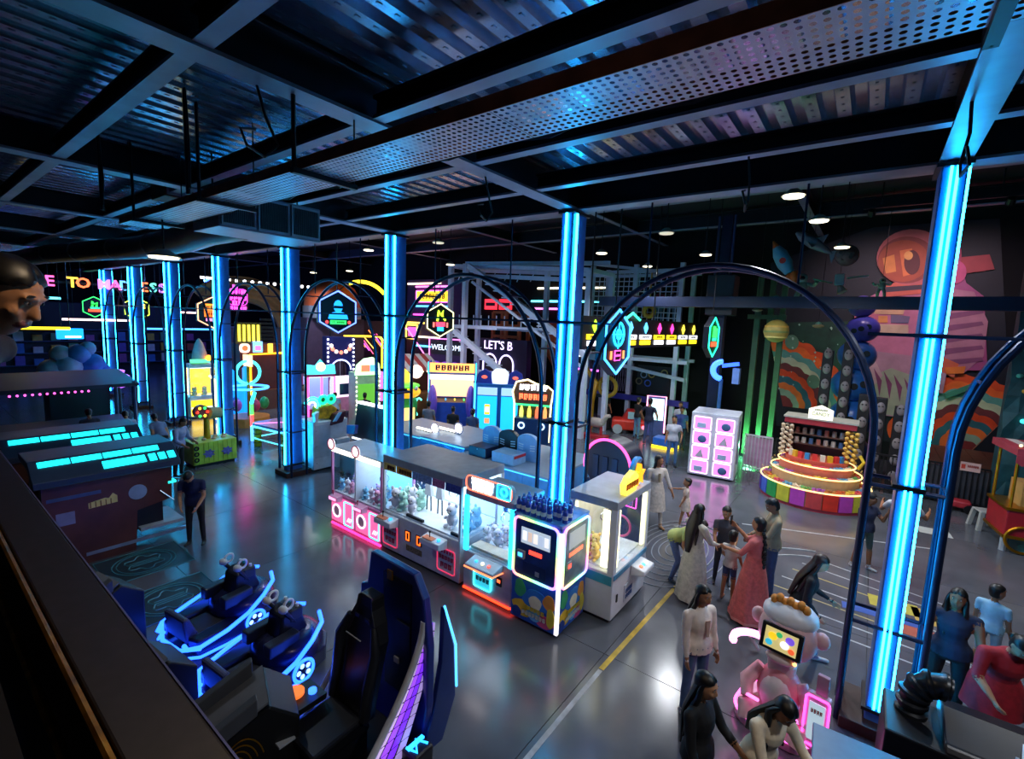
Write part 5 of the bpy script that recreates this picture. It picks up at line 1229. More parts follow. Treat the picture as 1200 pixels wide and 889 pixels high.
t = thing('prize_case', 'magenta lit prize case with a cyan crown sign', 'arcade machine', (-17.9, 10.6, 0), H2 - 0.25)
cabinet(t, -0.55, 0.55, -0.4, 0.4, 0.7, 2.0, 2.1, M('a02a68', 0.4), NEON('8a9ad8', 0.8))
for sx in (-0.52, 0.0, 0.52):
    B().box(sx - 0.03, sx + 0.03, -0.44, -0.4, 0.2, 2.0).obj('edge_light', NEON('ff4a9a', 4), t)
B().prism([(-0.6, 2.1), (0.6, 2.1), (0.55, 2.5), (0.2, 2.45), (0.0, 2.7), (-0.2, 2.45), (-0.55, 2.5)], 'xz', -0.3, -0.2).obj('crown_sign', NEON('40d8e8', 1.8), t); B().disc((0, -0.33, 2.4), 0.18, 'y', 0.05).obj('crown_disc', NEON('ffd890', 2), t)
t = thing('kiddie_truck', 'white and pink lit kiddie truck ride', 'ride', (-18.8, 12.4, 0), H2 - 0.1)
B().box(-0.9, 0.9, -0.4, 0.5, 0.25, 0.9).obj('chassis', M('d890c0', 0.35), t, bev=0.05); B().loft([[(x * k, y, z) for x, y in ((-0.6, -0.35), (0.6, -0.35), (0.6, 0.4), (-0.6, 0.4))] for k, z in ((1, 0.9), (0.95, 1.35), (0.75, 1.75))]).obj('cab', NEON('f0d8f0', 1.2), t)
B().box(-0.42, 0.42, -0.36, -0.33, 1.0, 1.5).obj('windscreen', M('28305a', 0.1), t)
for k in range(8):
    B().ell((-0.55 + 0.157 * k, -0.3, 1.76), 0.06, 6, 4).obj('bulb', NEON('fff4ff', 4), t)
for sx in (-0.6, 0.6):
    B().cyl((sx - 0.08, -0.42, 0.25), (sx + 0.08, -0.42, 0.25), 0.25, n=14).obj('wheel', BLACK, t)
B().box(0.95, 1.9, -0.2, 0.4, 0.5, 1.9).obj('side_kiosk', NEON('f088d8', 1.0), t)
t = thing('bulb_tower', 'dark blue castle doorway ringed by white bulbs under the portrait sign', 'arcade machine', (-21.7, 14.1, 0), H2 - 0.2)
B().prism([(-0.75, 0), (-0.5, 0), (-0.5, 1.5)] + [(-0.5 * math.cos(PI * k / 10), 1.7 + 0.5 * math.sin(PI * k / 10)) for k in range(11)] + [(0.5, 1.5), (0.5, 0), (0.75, 0), (0.75, 3.4), (-0.75, 3.4)], 'xz', 0, 0.5).obj('facade', M('1c2870', 0.4), t)
B().ring((0, -0.03, 1.7), 0.52, 0.035, 'y', a0=0, a1=PI).obj('door_arch_light', NEON('c0c8ff', 3), t)
for sx in (-1, 1):
    for k in range(14):
        B().ell((sx * 0.66, -0.03, 0.4 + 0.22 * k), 0.055, 6, 4).obj('bulb', NEON('ffffff', 4), t)
for k in range(7):
    a = PI * k / 6
    B().ell((0.5 * math.cos(a), -0.05, 2.95 - 0.35 * math.sin(a)), 0.1, 8, 6).obj('jewel', NEON('ff7a60' if k % 2 else 'ffe0d0', 2), t)
B().cyl((0, 0.1, 1.0), (0, 0.1, 2.2), 0.02, n=6).obj('pull_rod', LGREY, t)
# tent dome, purple tower, streaked slide wall
t = thing('tent_dome', 'orange and grey dome roof of the far play tower', 'play tower', (-24.5, 15.4, 0), H2 - 0.2)
B().loft([[(1.5 * k * math.cos(a), 1.5 * k * math.sin(a), z) for a in [2 * PI * i / 20 for i in range(20)]] for k, z in ((1, 4.9), (0.97, 5.5), (0.8, 6.0), (0.5, 6.3), (0.1, 6.42))]).obj('dome', M('c85a30', 0.6), t, smooth=True)
B().cyl((0, 0, 4.3), (0, 0, 4.95), 1.55, n=20).obj('dome_band', M('8a8ea0', 0.5), t); B().box(-1.6, 1.6, -0.6, 1.6, 0, 4.3).obj('tower', M('4a3a5a', 0.6), t)
for k in range(3):
    B().disc((-0.9 + 0.9 * k, -1.35 - 0.2 * (k == 1), 4.6), 0.16, 'y', 0.1).obj('porthole', M('6a90b8', 0.3), t)
t = thing('climb_tower', 'beige curved climbing tower with black steps behind the left columns', 'play tower', (-27.5, 12.6, 0), H2 - 0.3)
B().box(-1.6, 1.8, 0.3, 2.0, 0, 3.6).obj('block', M('5a4660', 0.6), t)
for k in range(4):
    B().ring((-0.6, 0.3 + 0.3 * k, 3.2), 2.0 + 0.35 * k, 0.22, 'y', a0=0.2, a1=PI * 0.75).obj('rib', M('a8845a', 0.6), t)
for k in range(12):
    B().box(0.2, 0.9, 0.1, 0.3, 1.6 + 0.22 * k, 1.72 + 0.22 * k).obj('step', BLACK, t)
t = thing('lightning_slide', 'dark purple wall crossed by pink and yellow light streaks', 'slide', (-26.5, 18.6, 0), H2 - 0.15)
B().box(-2.6, 2.2, 0, 0.4, 0, 4.2).obj('wall_panel', M('2a1838', 0.5), t)
for k in range(14):
    x = -2.2 + 0.28 * k; z = 3.6 - 0.12 * (k % 5)
    B().cyl((x, -0.04, z), (x + 0.9, -0.04, z - 1.0 - 0.1 * (k % 3)), 0.03, n=5).obj('light_streak', NEON(['ff5a8a', 'ffd060', 'ff8a4a', 'd860ff'][k % 4], 2.5), t)
for k in range(5):
    B().box(-2.5, -1.3, -0.05, 0, 0.9 + 0.45 * k, 0.98 + 0.45 * k).obj('rung_light', NEON('ff3a98', 2.5), t)
t = thing('yellow_frame_gate', 'bent yellow tube gate lit along its edge', 'light', (-22.3, 15.9, 0), H2 - 0.2)
B().tube([(-1.1, 0, 3.4), (0.9, 0, 3.4), (1.1, 0, 3.2), (1.1, 0, 1.6)], 0.05, 8).obj('tube', NEON('ffd030', 4), t); B().cyl((1.1, 0, 0), (1.1, 0, 1.6), 0.05, n=8).obj('stand', DARK, t); B().cyl((-1.1, 0, 0), (-1.1, 0, 3.4), 0.04, n=8).obj('stand', DARK, t)
t = thing('arc_light', 'curved yellow light hoop above the portrait sign', 'light', (-22.5, 15.5, 0), H2 - 0.2)
B().ring((0.4, 0, 4.6), 1.75, 0.1, 'y', n=16, a0=0.75, a1=2.0).obj('arc_tube', NEON('ffe030', 3.5), t); B().ring((0.4, 0, 4.6), 1.75, 0.03, 'y', n=24, a0=-0.2, a1=PI).obj('hoop', DARK, t)
B().cyl((2.1, 0, 0), (2.1, 0, 4.4), 0.04, n=6).cyl((-1.35, 0, 0), (-1.35, 0, 4.6), 0.04, n=6).obj('stand', DARK, t)
# pink word sign, yellow tube rack, neon booth
t = thing('neon_sign', 'magenta neon word panel between the fourth and fifth columns', 'sign', (-24.0, 10.15, 5.1), H2)
B().prism(rrect(0.95, 1.2, 0.12), 'xz', 0, 0.06).obj('panel', M('2a1030', 0.5), t)
for k, (w, z) in enumerate(((0.3, 0.52), (0.75, 0.28), (0.8, 0.0), (0.55, -0.22), (0.8, -0.48))):
    scrib('neon_word', max(1, int(w / 0.19)), w, 0.19, NEON('ff48e0', 4), t, (-0.1 if k == 0 else 0, -0.02, z), seed=20 + k)
outline(t, 'panel_border', 0.85, 0.75, 0.2, (0, -0.02, 0.05), NEON('ff48e0', 4))
B().cyl((0, 0.03, 0.6), (0, 0.03, 3.7), 0.02, n=6).obj('hanger_rod', BLACK, t)
t = thing('snack_booth', 'dark booth with yellow tube rack and orange light frame', 'booth', (-22.4, 10.6, 0), H2 - 0.1)
B().box(-1.0, 1.0, 0.2, 1.6, 0, 3.0).obj('shell', M('5a2418', 0.5), t); B().box(-0.55, 0.9, -0.2, 0.2, 0, 0.9).obj('counter', M('6a4030', 0.5), t)
B().tube([(-0.6, 0.1, 0.0), (-0.6, 0.1, 2.55), (1.0, 0.1, 2.6)], 0.05, 8).obj('frame_light', NEON('ffa010', 4), t)
for k in range(5):
    B().cyl((-1.0 + 0.2 * k, 0.2, 3.15), (-1.0 + 0.2 * k, 0.2, 3.9), 0.055, n=8).obj('rack_tube', NEON('ffe040', 2.5), t)
B().box(-1.15, -0.05, 0.25, 0.3, 3.05, 4.0).obj('rack_back', M('3a4428', 0.5), t)
B().prism(rrect(0.42, 0.42, 0.15, cx=-0.85, cz=2.85), 'xz', -0.02, 0.06).obj('round_sign', NEON('ffc8b0', 2), t); B().disc((-0.85, -0.03, 2.85), 0.12, 'y', 0.03).obj('sign_patch', NEON('ff5a30', 2), t)
B().box(-0.5, -0.1, -0.02, 0.06, 2.65, 3.15).obj('blue_sign', NEON('70a8ff', 2), t); B().box(-0.42, -0.18, -0.03, -0.02, 2.75, 2.95).obj('sign_patch', NEON('ff60a0', 2.2), t); B().box(0.15, 0.35, -0.02, 0.06, 2.6, 3.05).obj('yellow_sign', NEON('ffd040', 2), t)
# yellow claw tower, blue crystal kiosks, small ride between left columns
t = thing('claw_machine', 'tall yellow lit claw tower between the sixth and seventh columns', 'claw machine', (-22.4, 7.9, 0), H2 - 0.1)
cabinet(t, -0.5, 0.5, -0.4, 0.4, 0.9, 2.1, 2.25, M('c8b8a0', 0.4), NEON('ffd020', 2.0))
B().box(-0.45, 0.45, -0.43, -0.4, 0.12, 0.75).obj('lower_light', NEON('ffc810', 2.2), t); B().box(-0.45, 0.45, -0.44, -0.43, 0.4, 0.48).obj('light_line', NEON('fff0a0', 4), t)
B().loft([[(0.3 * k * math.cos(a), 0.25 * k * math.sin(a), z) for a in [2 * PI * i / 12 for i in range(12)]] for k, z in ((1, 2.25), (0.9, 2.7), (0.5, 3.1), (0.1, 3.3))]).obj('rocket_top', M('c8b0a8', 0.4), t, smooth=True)
B().box(-0.4, 0.3, -0.35, -0.2, 2.3, 2.45).obj('rocket_fin', NEON('60d890', 1.2), t); B().ell((0.25, -0.3, 2.5), 0.13, 8, 6).obj('rocket_lamp', NEON('ff9a30', 2.5), t)
plushes(8, -22.2, -22.15, 7.6, 8.2, 0.93, 'toy inside the tall yellow claw tower', 'toys in the yellow tower', ['f0d28a'], 1.6)
for i, (x, y, lb) in enumerate(((-25.5, 8.3, 'faceted blue lit kiosk behind the seventh column'), (-20.9, 8.6, 'faceted blue lit kiosk with a warm edge behind the sixth column'))):
    t = thing('crystal_kiosk', lb, 'kiosk', (x, y, 0), H2 - 0.15)
    for k in range(5):
        h = (1.9, 2.4, 2.1, 1.7, 2.2)[k]
        B().prism([(-0.65 + 0.26 * k, 0), (-0.42 + 0.26 * k, 0), (-0.44 + 0.26 * k, h - 0.12), (-0.55 + 0.26 * k, h), (-0.63 + 0.26 * k, h - 0.1)], 'xz', -0.05 * (k % 2), 0.35).obj('crystal_panel', NEON('1890f0', 1.1), t)
    if i:
        B().tube([(-0.7, -0.1, 0.1), (-0.7, -0.1, 1.7), (-0.9, -0.1, 1.9)], 0.04, 6).obj('edge_light', NEON('ffe0a0', 4), t)
t = thing('carousel_ride', 'small mixed colour carousel ride behind the fifth column', 'ride', (-19.6, 8.6, 0))
B().cyl((0, 0, 0), (0, 0, 0.35), 0.75, n=20).obj('base', M('d88a40', 0.4), t); B().cyl((0, 0, 0.3), (0, 0, 2.4), 0.06, n=8).obj('pole', GOLD, t)
B().ring((0, 0, 1.5), 0.7, 0.05, 'z').obj('ring_light', NEON('3a90ff', 4), t); B().ring((0, 0, 2.1), 0.45, 0.06, 'x').obj('hoop', NEON('40e0f0', 3), t)
for k in range(5):
    a = 2 * PI * k / 5
    B().ell((0.55 * math.cos(a), 0.55 * math.sin(a), 0.85), (0.18, 0.18, 0.25), 10, 8).obj('seat_bubble', M(['d84060', '40b860', 'e8b030', '4080e0', 'c060d0'][k], 0.35), t, smooth=True)
B().box(-0.3, 0.3, -0.05, 0.05, 2.35, 2.8).obj('top_sign', NEON('ffc890', 1.8), t)
# dark canopy, cloud puffs, counters at far left
t = thing('canopy_counter', 'dark canopied counter with a pink bulb strip at far left', 'counter', (-18.4, 3.0, 0), 0)
B().prism([(-1.1, 2.35), (1.0, 2.15), (1.0, 2.25), (-1.1, 2.48)], 'xz', -1.6, 1.5).obj('canopy', M('26263a', 0.4), t)
for k in range(12):
    B().ell((1.0, -1.2 + 0.14 * k, 2.1), 0.03, 6, 4).obj('bulb', NEON('ff50c8', 4), t)
B().box(-0.8, 0.6, -1.4, 1.4, 0, 1.05).obj('counter', M('1c2230', 0.5), t)
for (px, py) in ((-1.0, -1.5), (0.9, -1.5), (-1.0, 1.4), (0.9, 1.4)):
    B().cyl((px, py, 0), (px, py, 2.3), 0.05, n=8).obj('post', M('3a4a70', 0.4), t)
t = thing('cloud_balloon', 'pile of white and blue inflatable cloud puffs at far left', 'inflatable', (-22.5, 4.0, 0))
B().box(-0.5, 0.5, -0.8, 0.8, 0, 1.9).obj('stand', DARK, t)
for k, (y, z, r, c) in enumerate(((-0.6, 2.2, 0.4, 'c8ccd8'), (-0.2, 2.3, 0.42, 'b8c4d8'), (-0.35, 2.75, 0.32, 'd0c8cc'), (0.1, 2.75, 0.36, '5a90d0'), (0.45, 2.35, 0.42, '3a80d0'), (0.35, 2.95, 0.25, '9ac0e0'), (0.7, 2.1, 0.32, '2a70c8'))):
    B().ell((0.1 * (k % 2), y, z), r, 12, 8).obj('puff', M(c, 0.5), t, smooth=True)
t = thing('coral_lamp', 'small violet coral shaped lamp beside the cloud puffs', 'lamp', (-21.5, 4.95, 0))
B().cyl((0, 0, 0), (0, 0, 1.6), 0.08, n=8).obj('stand', DARK, t)
for k in range(6):
    B().cyl((0, 0, 1.6), (0.1, 0.3 * math.cos(PI * k / 5), 1.65 + 0.5 * math.sin(PI * k / 5) + 0.1), 0.06, 0.1, 8).obj('coral_branch', NEON('b860ff', 1.6), t)
bar_light((-24, 2.6, 3.6), (-24, 4.2, 3.6), 0.05, 'ffd820', 'yellow horizontal tube light at far left', 3.5)
bar_light((-30, 5.0, 3.8), (-30, 7.7, 3.8), 0.045, 'ffd8d0', 'pale pink horizontal tube light behind the left columns')
bar_light((-30, 2.5, 4.75), (-30, 5.0, 4.75), 0.05, '60e8ff', 'pale cyan tube light below the welcome letters')
bar_light((-30, 7.8, 3.4), (-30, 13.5, 3.4), 0.045, '4090ff', 'blue horizontal tube light behind the left columns')
bar_light((-31, 10.0, 4.3), (-31, 12.3, 4.3), 0.045, 'ffc8c0', 'pink white horizontal tube light beside the orange hexagon')
t = thing('blue_lightbox', 'small bright blue lightbox sign at far left', 'sign', (-24.0, 4.2, 3.4), H2)
B().box(-0.38, 0.38, 0, 0.12, -0.2, 0.2).obj('box', NEON('1a90ff', 2), t, bev=0.03); B().box(-0.15, 0.3, -0.01, 0, -0.14, -0.08).obj('print_line', WHT, t); B().cyl((0, 0.06, 0.2), (0, 0.06, 5.4), 0.015, n=6).obj('hanger_rod', BLACK, t)
# supporting low walls and shelves far left so the tubes have a wall behind them
t = thing('back_shelving', 'dark far shelving with coloured goods behind the left columns', 'shelving', (-41.5, 9.5, 0), H2)
B().box(-6.5, 6.5, 0.1, 1.0, 0, 4.6).obj('case', M('161826', 0.6), t)
for k in range(4):
    B().box(-6.5, 6.5, -0.2, 0.1, 0.6 + 0.75 * k, 0.66 + 0.75 * k).obj('shelf', M('30406a', 0.5), t)
t0 = None
for k in range(44):
    xx = 2.2 + (k % 15) * 0.83; zz = 0.66 + 0.75 * (k // 15)
    o = B().box(-0.22, 0.22, -0.12, 0.12, 0, 0.38 + 0.1 * (k % 3)).box(-0.15, 0.15, -0.13, -0.12, 0.1, 0.3).obj('goods_box', M(['c85a48', 'd8a840', '4a78b8', 'b85a98', '58a078', 'd8d0c8', '7a5ab0'][(k * 3) % 7], 0.5), loc=(-41.4, xx + 1.0, zz), rz=H2)
    tag(o, '%s goods box on the %s far left shelf' % (['red', 'ochre', 'blue', 'pink', 'green', 'pale', 'violet'][(k * 3) % 7], ['lowest', 'middle', 'upper'][k // 15]), 'box', 'goods boxes on the far shelving')
# row of white bulbs under the far ceiling
t = thing('bulb_rail', 'rail of white bulbs above the magenta neon panel', 'light', (-27, 11.6, 6.1), H2)
B().box(-1.9, 4.4, -0.03, 0.03, 0.05, 0.12).obj('rail', DARK, t); B().box(-1.9, -0.5, -0.05, 0.05, -0.06, 0.05).obj('tube', WHT, t)
for k in range(12):
    B().ell((-0.2 + 0.4 * k, 0, -0.02), 0.09, 8, 6).obj('bulb', NEON('ffffff', 4), t)
for xx in (-1.5, 4.2):
    B().cyl((xx, 0, 0.1), (xx, 0, 2.7), 0.015, n=6).obj('hanger_rod', BLACK, t)

# ------------------------------------------------------------------ white steel adventure towers
ST = M('dde4ff', 0.45, 0.05, noise=0.06)
def strut(t, a, c, w=0.1, name='strut', m=None):
    a = Vector(a); c = Vector(c); d = c - a
    q = d.normalized().to_track_quat('X', 'Z').to_matrix()
    return B().obox((a + c) / 2, (d.length, w, w), q).obj(name, m or ST, t)
t = thing('steel_stair_tower', 'white steel stair tower left of the second neon column', 'climbing frame', (-13.2, 16.3, 0))
for (x, y) in ((-2.9, 0), (-1.6, -0.4), (4.3, 0.2), (-2.9, 2.0), (4.3, 2.2), (1.2, 2.0)):
    strut(t, (x, y, 0), (x, y, 7.0 if x < 4 else 6.6), 0.2, 'post')
for (a, c) in (((-2.9, 0, 7), (4.3, 0.2, 6.6)), ((-2.9, 0, 6.6), (4.3, 0.2, 6.2)), ((-1.6, -0.4, 7), (4.5, 1.5, 7.0)), ((-2.9, 2, 7), (4.3, 2.2, 6.6)), ((-2.9, 0, 7), (-2.9, 2, 7)), ((4.3, 0.2, 6.6), (4.3, 2.2, 6.6)), ((-2.9, 0, 4.2), (4.3, 0.2, 4.2)), ((-2.9, 2, 4.2), (4.3, 2.2, 4.2)), ((-2.9, 0, 2.2), (0, 0, 2.2))):
    strut(t, a, c, 0.16, 'beam')
strut(t, (-1.4, -0.4, 6.9), (4.6, -0.2, 3.3), 0.22, 'stair_stringer'); strut(t, (-2.2, -0.4, 4.0), (3.2, -0.6, 1.0), 0.22, 'stair_stringer'); strut(t, (-1.2, -0.4, 6.2), (4.4, -0.2, 2.9), 0.1, 'stair_stringer')
for k in range(12):
    a = k / 12
    B().obox((-1.2 + 5.6 * a, -0.05, 6.65 - 3.4 * a), (0.35, 0.7, 0.05)).obj('stair_tread', ST, t)
    B().obox((-2.0 + 5.0 * a, -0.2, 3.75 - 2.8 * a), (0.35, 0.7, 0.05)).obj('stair_tread', ST, t)
for k in range(16):
    x = -2.8 + 0.45 * k
    B().cyl((x, 0.05, 4.2), (x, 0.05, 4.75), 0.025, n=5).obj('baluster', ST, t)
for k in range(10):
    B().cyl((-2.6 + 0.7 * k, 0.1, 6.2), (-2.4 + 0.7 * k, 0.1, 6.6), 0.02, n=5).obj('brace', ST, t)
B().box(-2.9, 4.3, 0.0, 2.0, 4.12, 4.2).obj('platform', M('6a7090', 0.5, 0.3), t)
t = thing('rope_course', 'white rope course frame with net walls beyond the crosshair sign', 'climbing frame', (-8.4, 20.6, 0))
RC = [(-2.2, -0.6), (-0.1, -0.6), (1.9, -0.6), (-2.2, 1.0), (1.9, 1.0)]
for (x, y) in RC:
    strut(t, (x, y, 0), (x, y, 7.2), 0.18, 'post')
for z in (3.1, 4.6, 6.9):
    strut(t, (-2.4, -0.6, z), (2.4, -0.6, z), 0.14, 'beam'); strut(t, (-2.2, -0.6, z), (-2.2, 1.0, z), 0.14, 'beam'); strut(t, (-2.4, 1.0, z), (2.2, 1.0, z), 0.14, 'beam')
strut(t, (-2.2, -0.6, 7.3), (2.2, -0.6, 6.7), 0.12, 'beam'); strut(t, (-2.2, -0.6, 3.0), (2.4, -0.8, 2.4), 0.14, 'beam')
for k in range(17):
    B().cyl((-2.15 + 0.24 * k, -0.55, 4.6), (-2.1 + 0.24 * k, -0.55, 6.9), 0.02, n=4).obj('net_cord', ST, t)
for k in range(10):
    B().cyl((-2.2, -0.55, 4.75 + 0.22 * k), (1.9, -0.55, 4.7 + 0.22 * k), 0.02, n=4).obj('net_cord', ST, t)
B().ring((0.6, -0.62, 5.2), 0.22, 0.1, 'y').obj('hanging_ring', M('d8a030', 0.5), t); B().cyl((0.6, -0.6, 5.4), (0.6, -0.6, 6.9), 0.03, n=5).obj('rope', M('d8a030', 0.5), t); B().box(-2.2, 1.9, -0.6, 1.0, 4.5, 4.58).obj('deck', M('6a7090', 0.5), t)
for k in range(20):
    B().cyl((-2.1 + 0.11 * k, -0.62, 1.6), (-2.0 + 0.11 * k, -0.62, 2.9), 0.008, n=4).obj('mesh_wire', M('8a84a8', 0.5), t)
    B().cyl((-2.0 + 0.11 * k, -0.63, 1.6), (-2.1 + 0.11 * k, -0.63, 2.9), 0.008, n=4).obj('mesh_wire', M('8a84a8', 0.5), t)
pr = B().box(0.3, 1.75, -0.66, -0.6, 1.6, 2.85).obj('ring_board', BLACK, t)
for (x, z, c) in ((0.6, 2.45, '8090b0'), (0.95, 2.5, 'b89040'), (1.5, 2.6, 'b8a860'), (0.8, 2.1, '4a6ad0'), (0.4, 2.15, '7a6a50')):
    B().ring((x, -0.68, z), 0.13, 0.025).obj('hoop', M(c, 0.4), pr)
B().box(-2.6, 2.6, -0.75, -0.65, 1.25, 1.5).obj('padded_rail', M('3a3aa0', 0.5), t)
# target board with coloured tags, running away from the viewer
t = thing('target_board', 'long dark overhead board with glowing coloured target tags', 'sign', (-6.2, 11.2, 4.3), math.atan2(20.2 - 11.2, -5.6 + 6.2))
B().box(0, 9.0, -0.05, 0.05, -0.45, 0.45).obj('board', M('141018', 0.5), t)
for k in range(8):
    x = 0.6 + 1.05 * k
    c1 = ['ffd820', 'ffd820', '50b8ff', '50b8ff', 'ff3a98', 'ff3a98', 'ffe040', 'ffe040'][k]
    B().prism([(x - 0.14, 0.18), (x, 0.0), (x + 0.14, 0.18), (x, 0.36)], 'xz', -0.08, -0.05).obj('target_tag', NEON('a8e030' if k in (0, 1) else c1, 2.5), t)
    B().box(x - 0.4, x + 0.4, -0.08, -0.05, -0.18, -0.04).obj('caption_bar', NEON('ffd820' if k % 4 < 2 else 'e8e8f0', 2.2), t); B().box(x - 0.36, x + 0.36, -0.08, -0.05, -0.36, -0.22).obj('caption_bar', NEON('e8e8f0' if k % 4 < 2 else 'ffd820', 2.2), t)
    scrib('caption_text', 4, 0.5, 0.07, BLACK, t, (x, -0.083, -0.11), seed=k)
for x in (0.4, 4.4, 8.6):
    B().cyl((x, 0, 0.45), (x, 0, 4.5), 0.02, n=6).obj('hanger_rod', BLACK, t)
B().tube([(2.2, -0.1, 0.4), (2.7, -0.1, 0.62), (3.2, -0.1, 0.42)], 0.04, 6).obj('peak_light', NEON('30e0a0', 3), t)
# words and neon fronts seen through the stair tower
t = thing('neon_house', 'far neon house front with purple, yellow and white light bands', 'building', (-22.6, 21.4, 0))
B().box(-2.6, 2.4, 0, 0.5, 0, 7.0).obj('front', M('3a2450', 0.6), t)
for (z, c, xa, xb) in ((6.75, 'ffe0b8', -2.5, 0.6), (6.55, 'ff70d8', -1.7, 1.2), (5.3, '50b0ff', -1.8, 1.4), (4.75, 'ff48d0', -1.9, 0.4), (4.2, 'ffd850', -2.5, 1.2), (3.3, 'ffe8c0', -1.6, 0.6), (2.7, '50c8ff', -1.6, 1.0)):
    B().box(xa, xb, -0.08, 0, z - 0.05, z + 0.05).obj('light_band', NEON(c, 4), t)
B().box(-1.6, 1.3, -0.06, 0, 5.6, 6.25).obj('yellow_sign', NEON('ffd018', 1.8), t); outline(t, 'sign_border', 2.95, 0.72, 0.05, (-0.15, -0.08, 5.93), NEON('ff5ad0', 3), tr=0.03)
scrib('sign_text', 8, 2.4, 0.32, M('503008', 0.5), t, (-0.15, -0.07, 5.93))
outline(t, 'window_border', 1.1, 0.9, 0.05, (-2.0, -0.1, 3.6), NEON('ffd850', 3), tr=0.05); B().box(-2.4, -1.6, -0.05, 0, 3.3, 3.9).obj('lit_window', NEON('e860c8', 1.2), t)
t = thing('welcome_board', 'dark board lettered WELCOME under a pink neon frame', 'sign', (-18.2, 18.2, 0), 0.2)
B().box(-1.0, 1.0, 0, 0.1, 2.6, 3.3).obj('board', M('14182c', 0.5), t); txt('letters', 'WELCOME', 0.42, NEON('d8e8ff', 1.8), t, (0.05, -0.02, 2.98))
B().tube([(-1.1, -0.02, 0.6), (-1.1, -0.02, 3.45), (1.1, -0.02, 3.45)], 0.035, 6).obj('frame_light', NEON('ff6ad8', 4), t)
B().tube([(-3.2, -0.02, 3.9), (-2.6, -0.02, 3.9), (-1.3, -0.02, 2.4)], 0.035, 6).obj('frame_light', NEON('ff6ad8', 4), t)
B().box(-1.1, 1.1, 0.02, 0.3, 0, 2.6).obj('base_wall', M('3a1c58', 0.5), t)
for k in range(3):
    B().ell((-0.6 + 0.6 * k, -0.1, 1.9), 0.35, 10, 8).obj('purple_bubble', NEON('6a30c0', 0.7), t)
t = thing('bowling_front', 'dark blue bowling front lettered LET\'S B above two lit arches', 'game front', (-15.2, 19.2, 0))
B().box(-1.5, 1.6, 0, 0.4, 0, 3.6).obj('front', M('1a1c50', 0.5), t); txt('letters', "LET'S B", 0.62, NEON('e8d0ff', 3), t, (-0.25, -0.02, 3.25)); 
for x in (-0.75, 0.35):
    B().tube([(x - 0.45, -0.03, 1.4), (x - 0.45, -0.03, 2.3)] + [(x + 0.45 * math.cos(PI - PI * k / 10), -0.03, 2.3 + 0.5 * math.sin(PI * k / 10)) for k in range(11)] + [(x + 0.45, -0.03, 1.4)], 0.04, 6).obj('arch_light', NEON('d8c8ff', 3), t)
    B().prism([(x - 0.4, 1.4), (x + 0.4, 1.4)] + arcpts(x, 2.3, 0.4, 0.45, 0, PI, 8), 'xz', -0.02, 0).obj('arch_niche', M('0c0c28', 0.4), t)
for i, (x, z, w, c, lb) in enumerate(((-18.3, 5.5, 0.9, 'ff3040', 'red lit sign panel far behind the stair tower, left'), (-17.2, 5.5, 0.9, 'e02838', 'red lit sign panel far behind the stair tower, right'))):
    t = thing('sign_panel', lb, 'sign', (x, 21.88, z)); B().box(-w / 2, w / 2, 0, 0.1, -0.3, 0.3).obj('panel', NEON(c, 1.6), t); B().box(-w / 2 + 0.1, w / 2 - 0.1, -0.02, 0, -0.1, 0.1).obj('print_bar', M('300408', 0.5), t); B().cyl((0, 0.05, 0.3), (0, 0.05, 3.3), 0.02, n=6).obj('hanger_rod', BLACK, t)
for i, (x0, x1, z, c, lb) in enumerate(((-15.0, -10.6, 6.4, 'fff0c8', 'warm tube light across the far wall behind the stair tower'), (-15.4, -10.8, 5.7, '60e8ff', 'cyan tube light across the far wall behind the stair tower'), (-15.2, -13.2, 5.3, 'ff70d8', 'pink tube light across the far wall behind the stair tower'), (-13.0, -10.9, 2.9, 'd8e8ff', 'white dotted tube light low on the far wall'), (-13.2, -11.0, 2.2, 'e060ff', 'violet tube light low on the far wall'))):
    bar_light((x0, 21.955, z), (x1, 21.955, z), 0.05, c, lb)
t = thing('orange_slide', 'orange spiral slide section behind the stair tower', 'slide', (-12.5, 20.4, 0))
B().loft([[(0.9 * math.cos(a) * k, 0.6 * math.sin(a) * k, z) for a in [2 * PI * i / 16 for i in range(16)]] for k, z in ((0.2, 2.2), (0.8, 3.0), (1.0, 3.8), (0.9, 4.6))]).obj('funnel', M('d8582a', 0.4), t, smooth=True); B().cyl((0, 0, 0), (0, 0, 2.3), 0.15, n=10).obj('support', M('6a3a8a', 0.4), t)
t = thing('orange_scaffold', 'orange wooden scaffold tower behind the stair tower', 'climbing frame', (-15.9, 20.4, 0))
for (x, y) in ((-0.9, 0), (0, 0), (0.9, 0), (-0.9, 0.8), (0.9, 0.8)):
    strut(t, (x, y, 0), (x, y, 5.0), 0.16, 'post', M('b8602a', 0.5))
for z in (3.7, 4.3, 5.0):
    strut(t, (-0.9, 0, z), (0.9, 0, z), 0.14, 'beam', M('b8602a', 0.5))
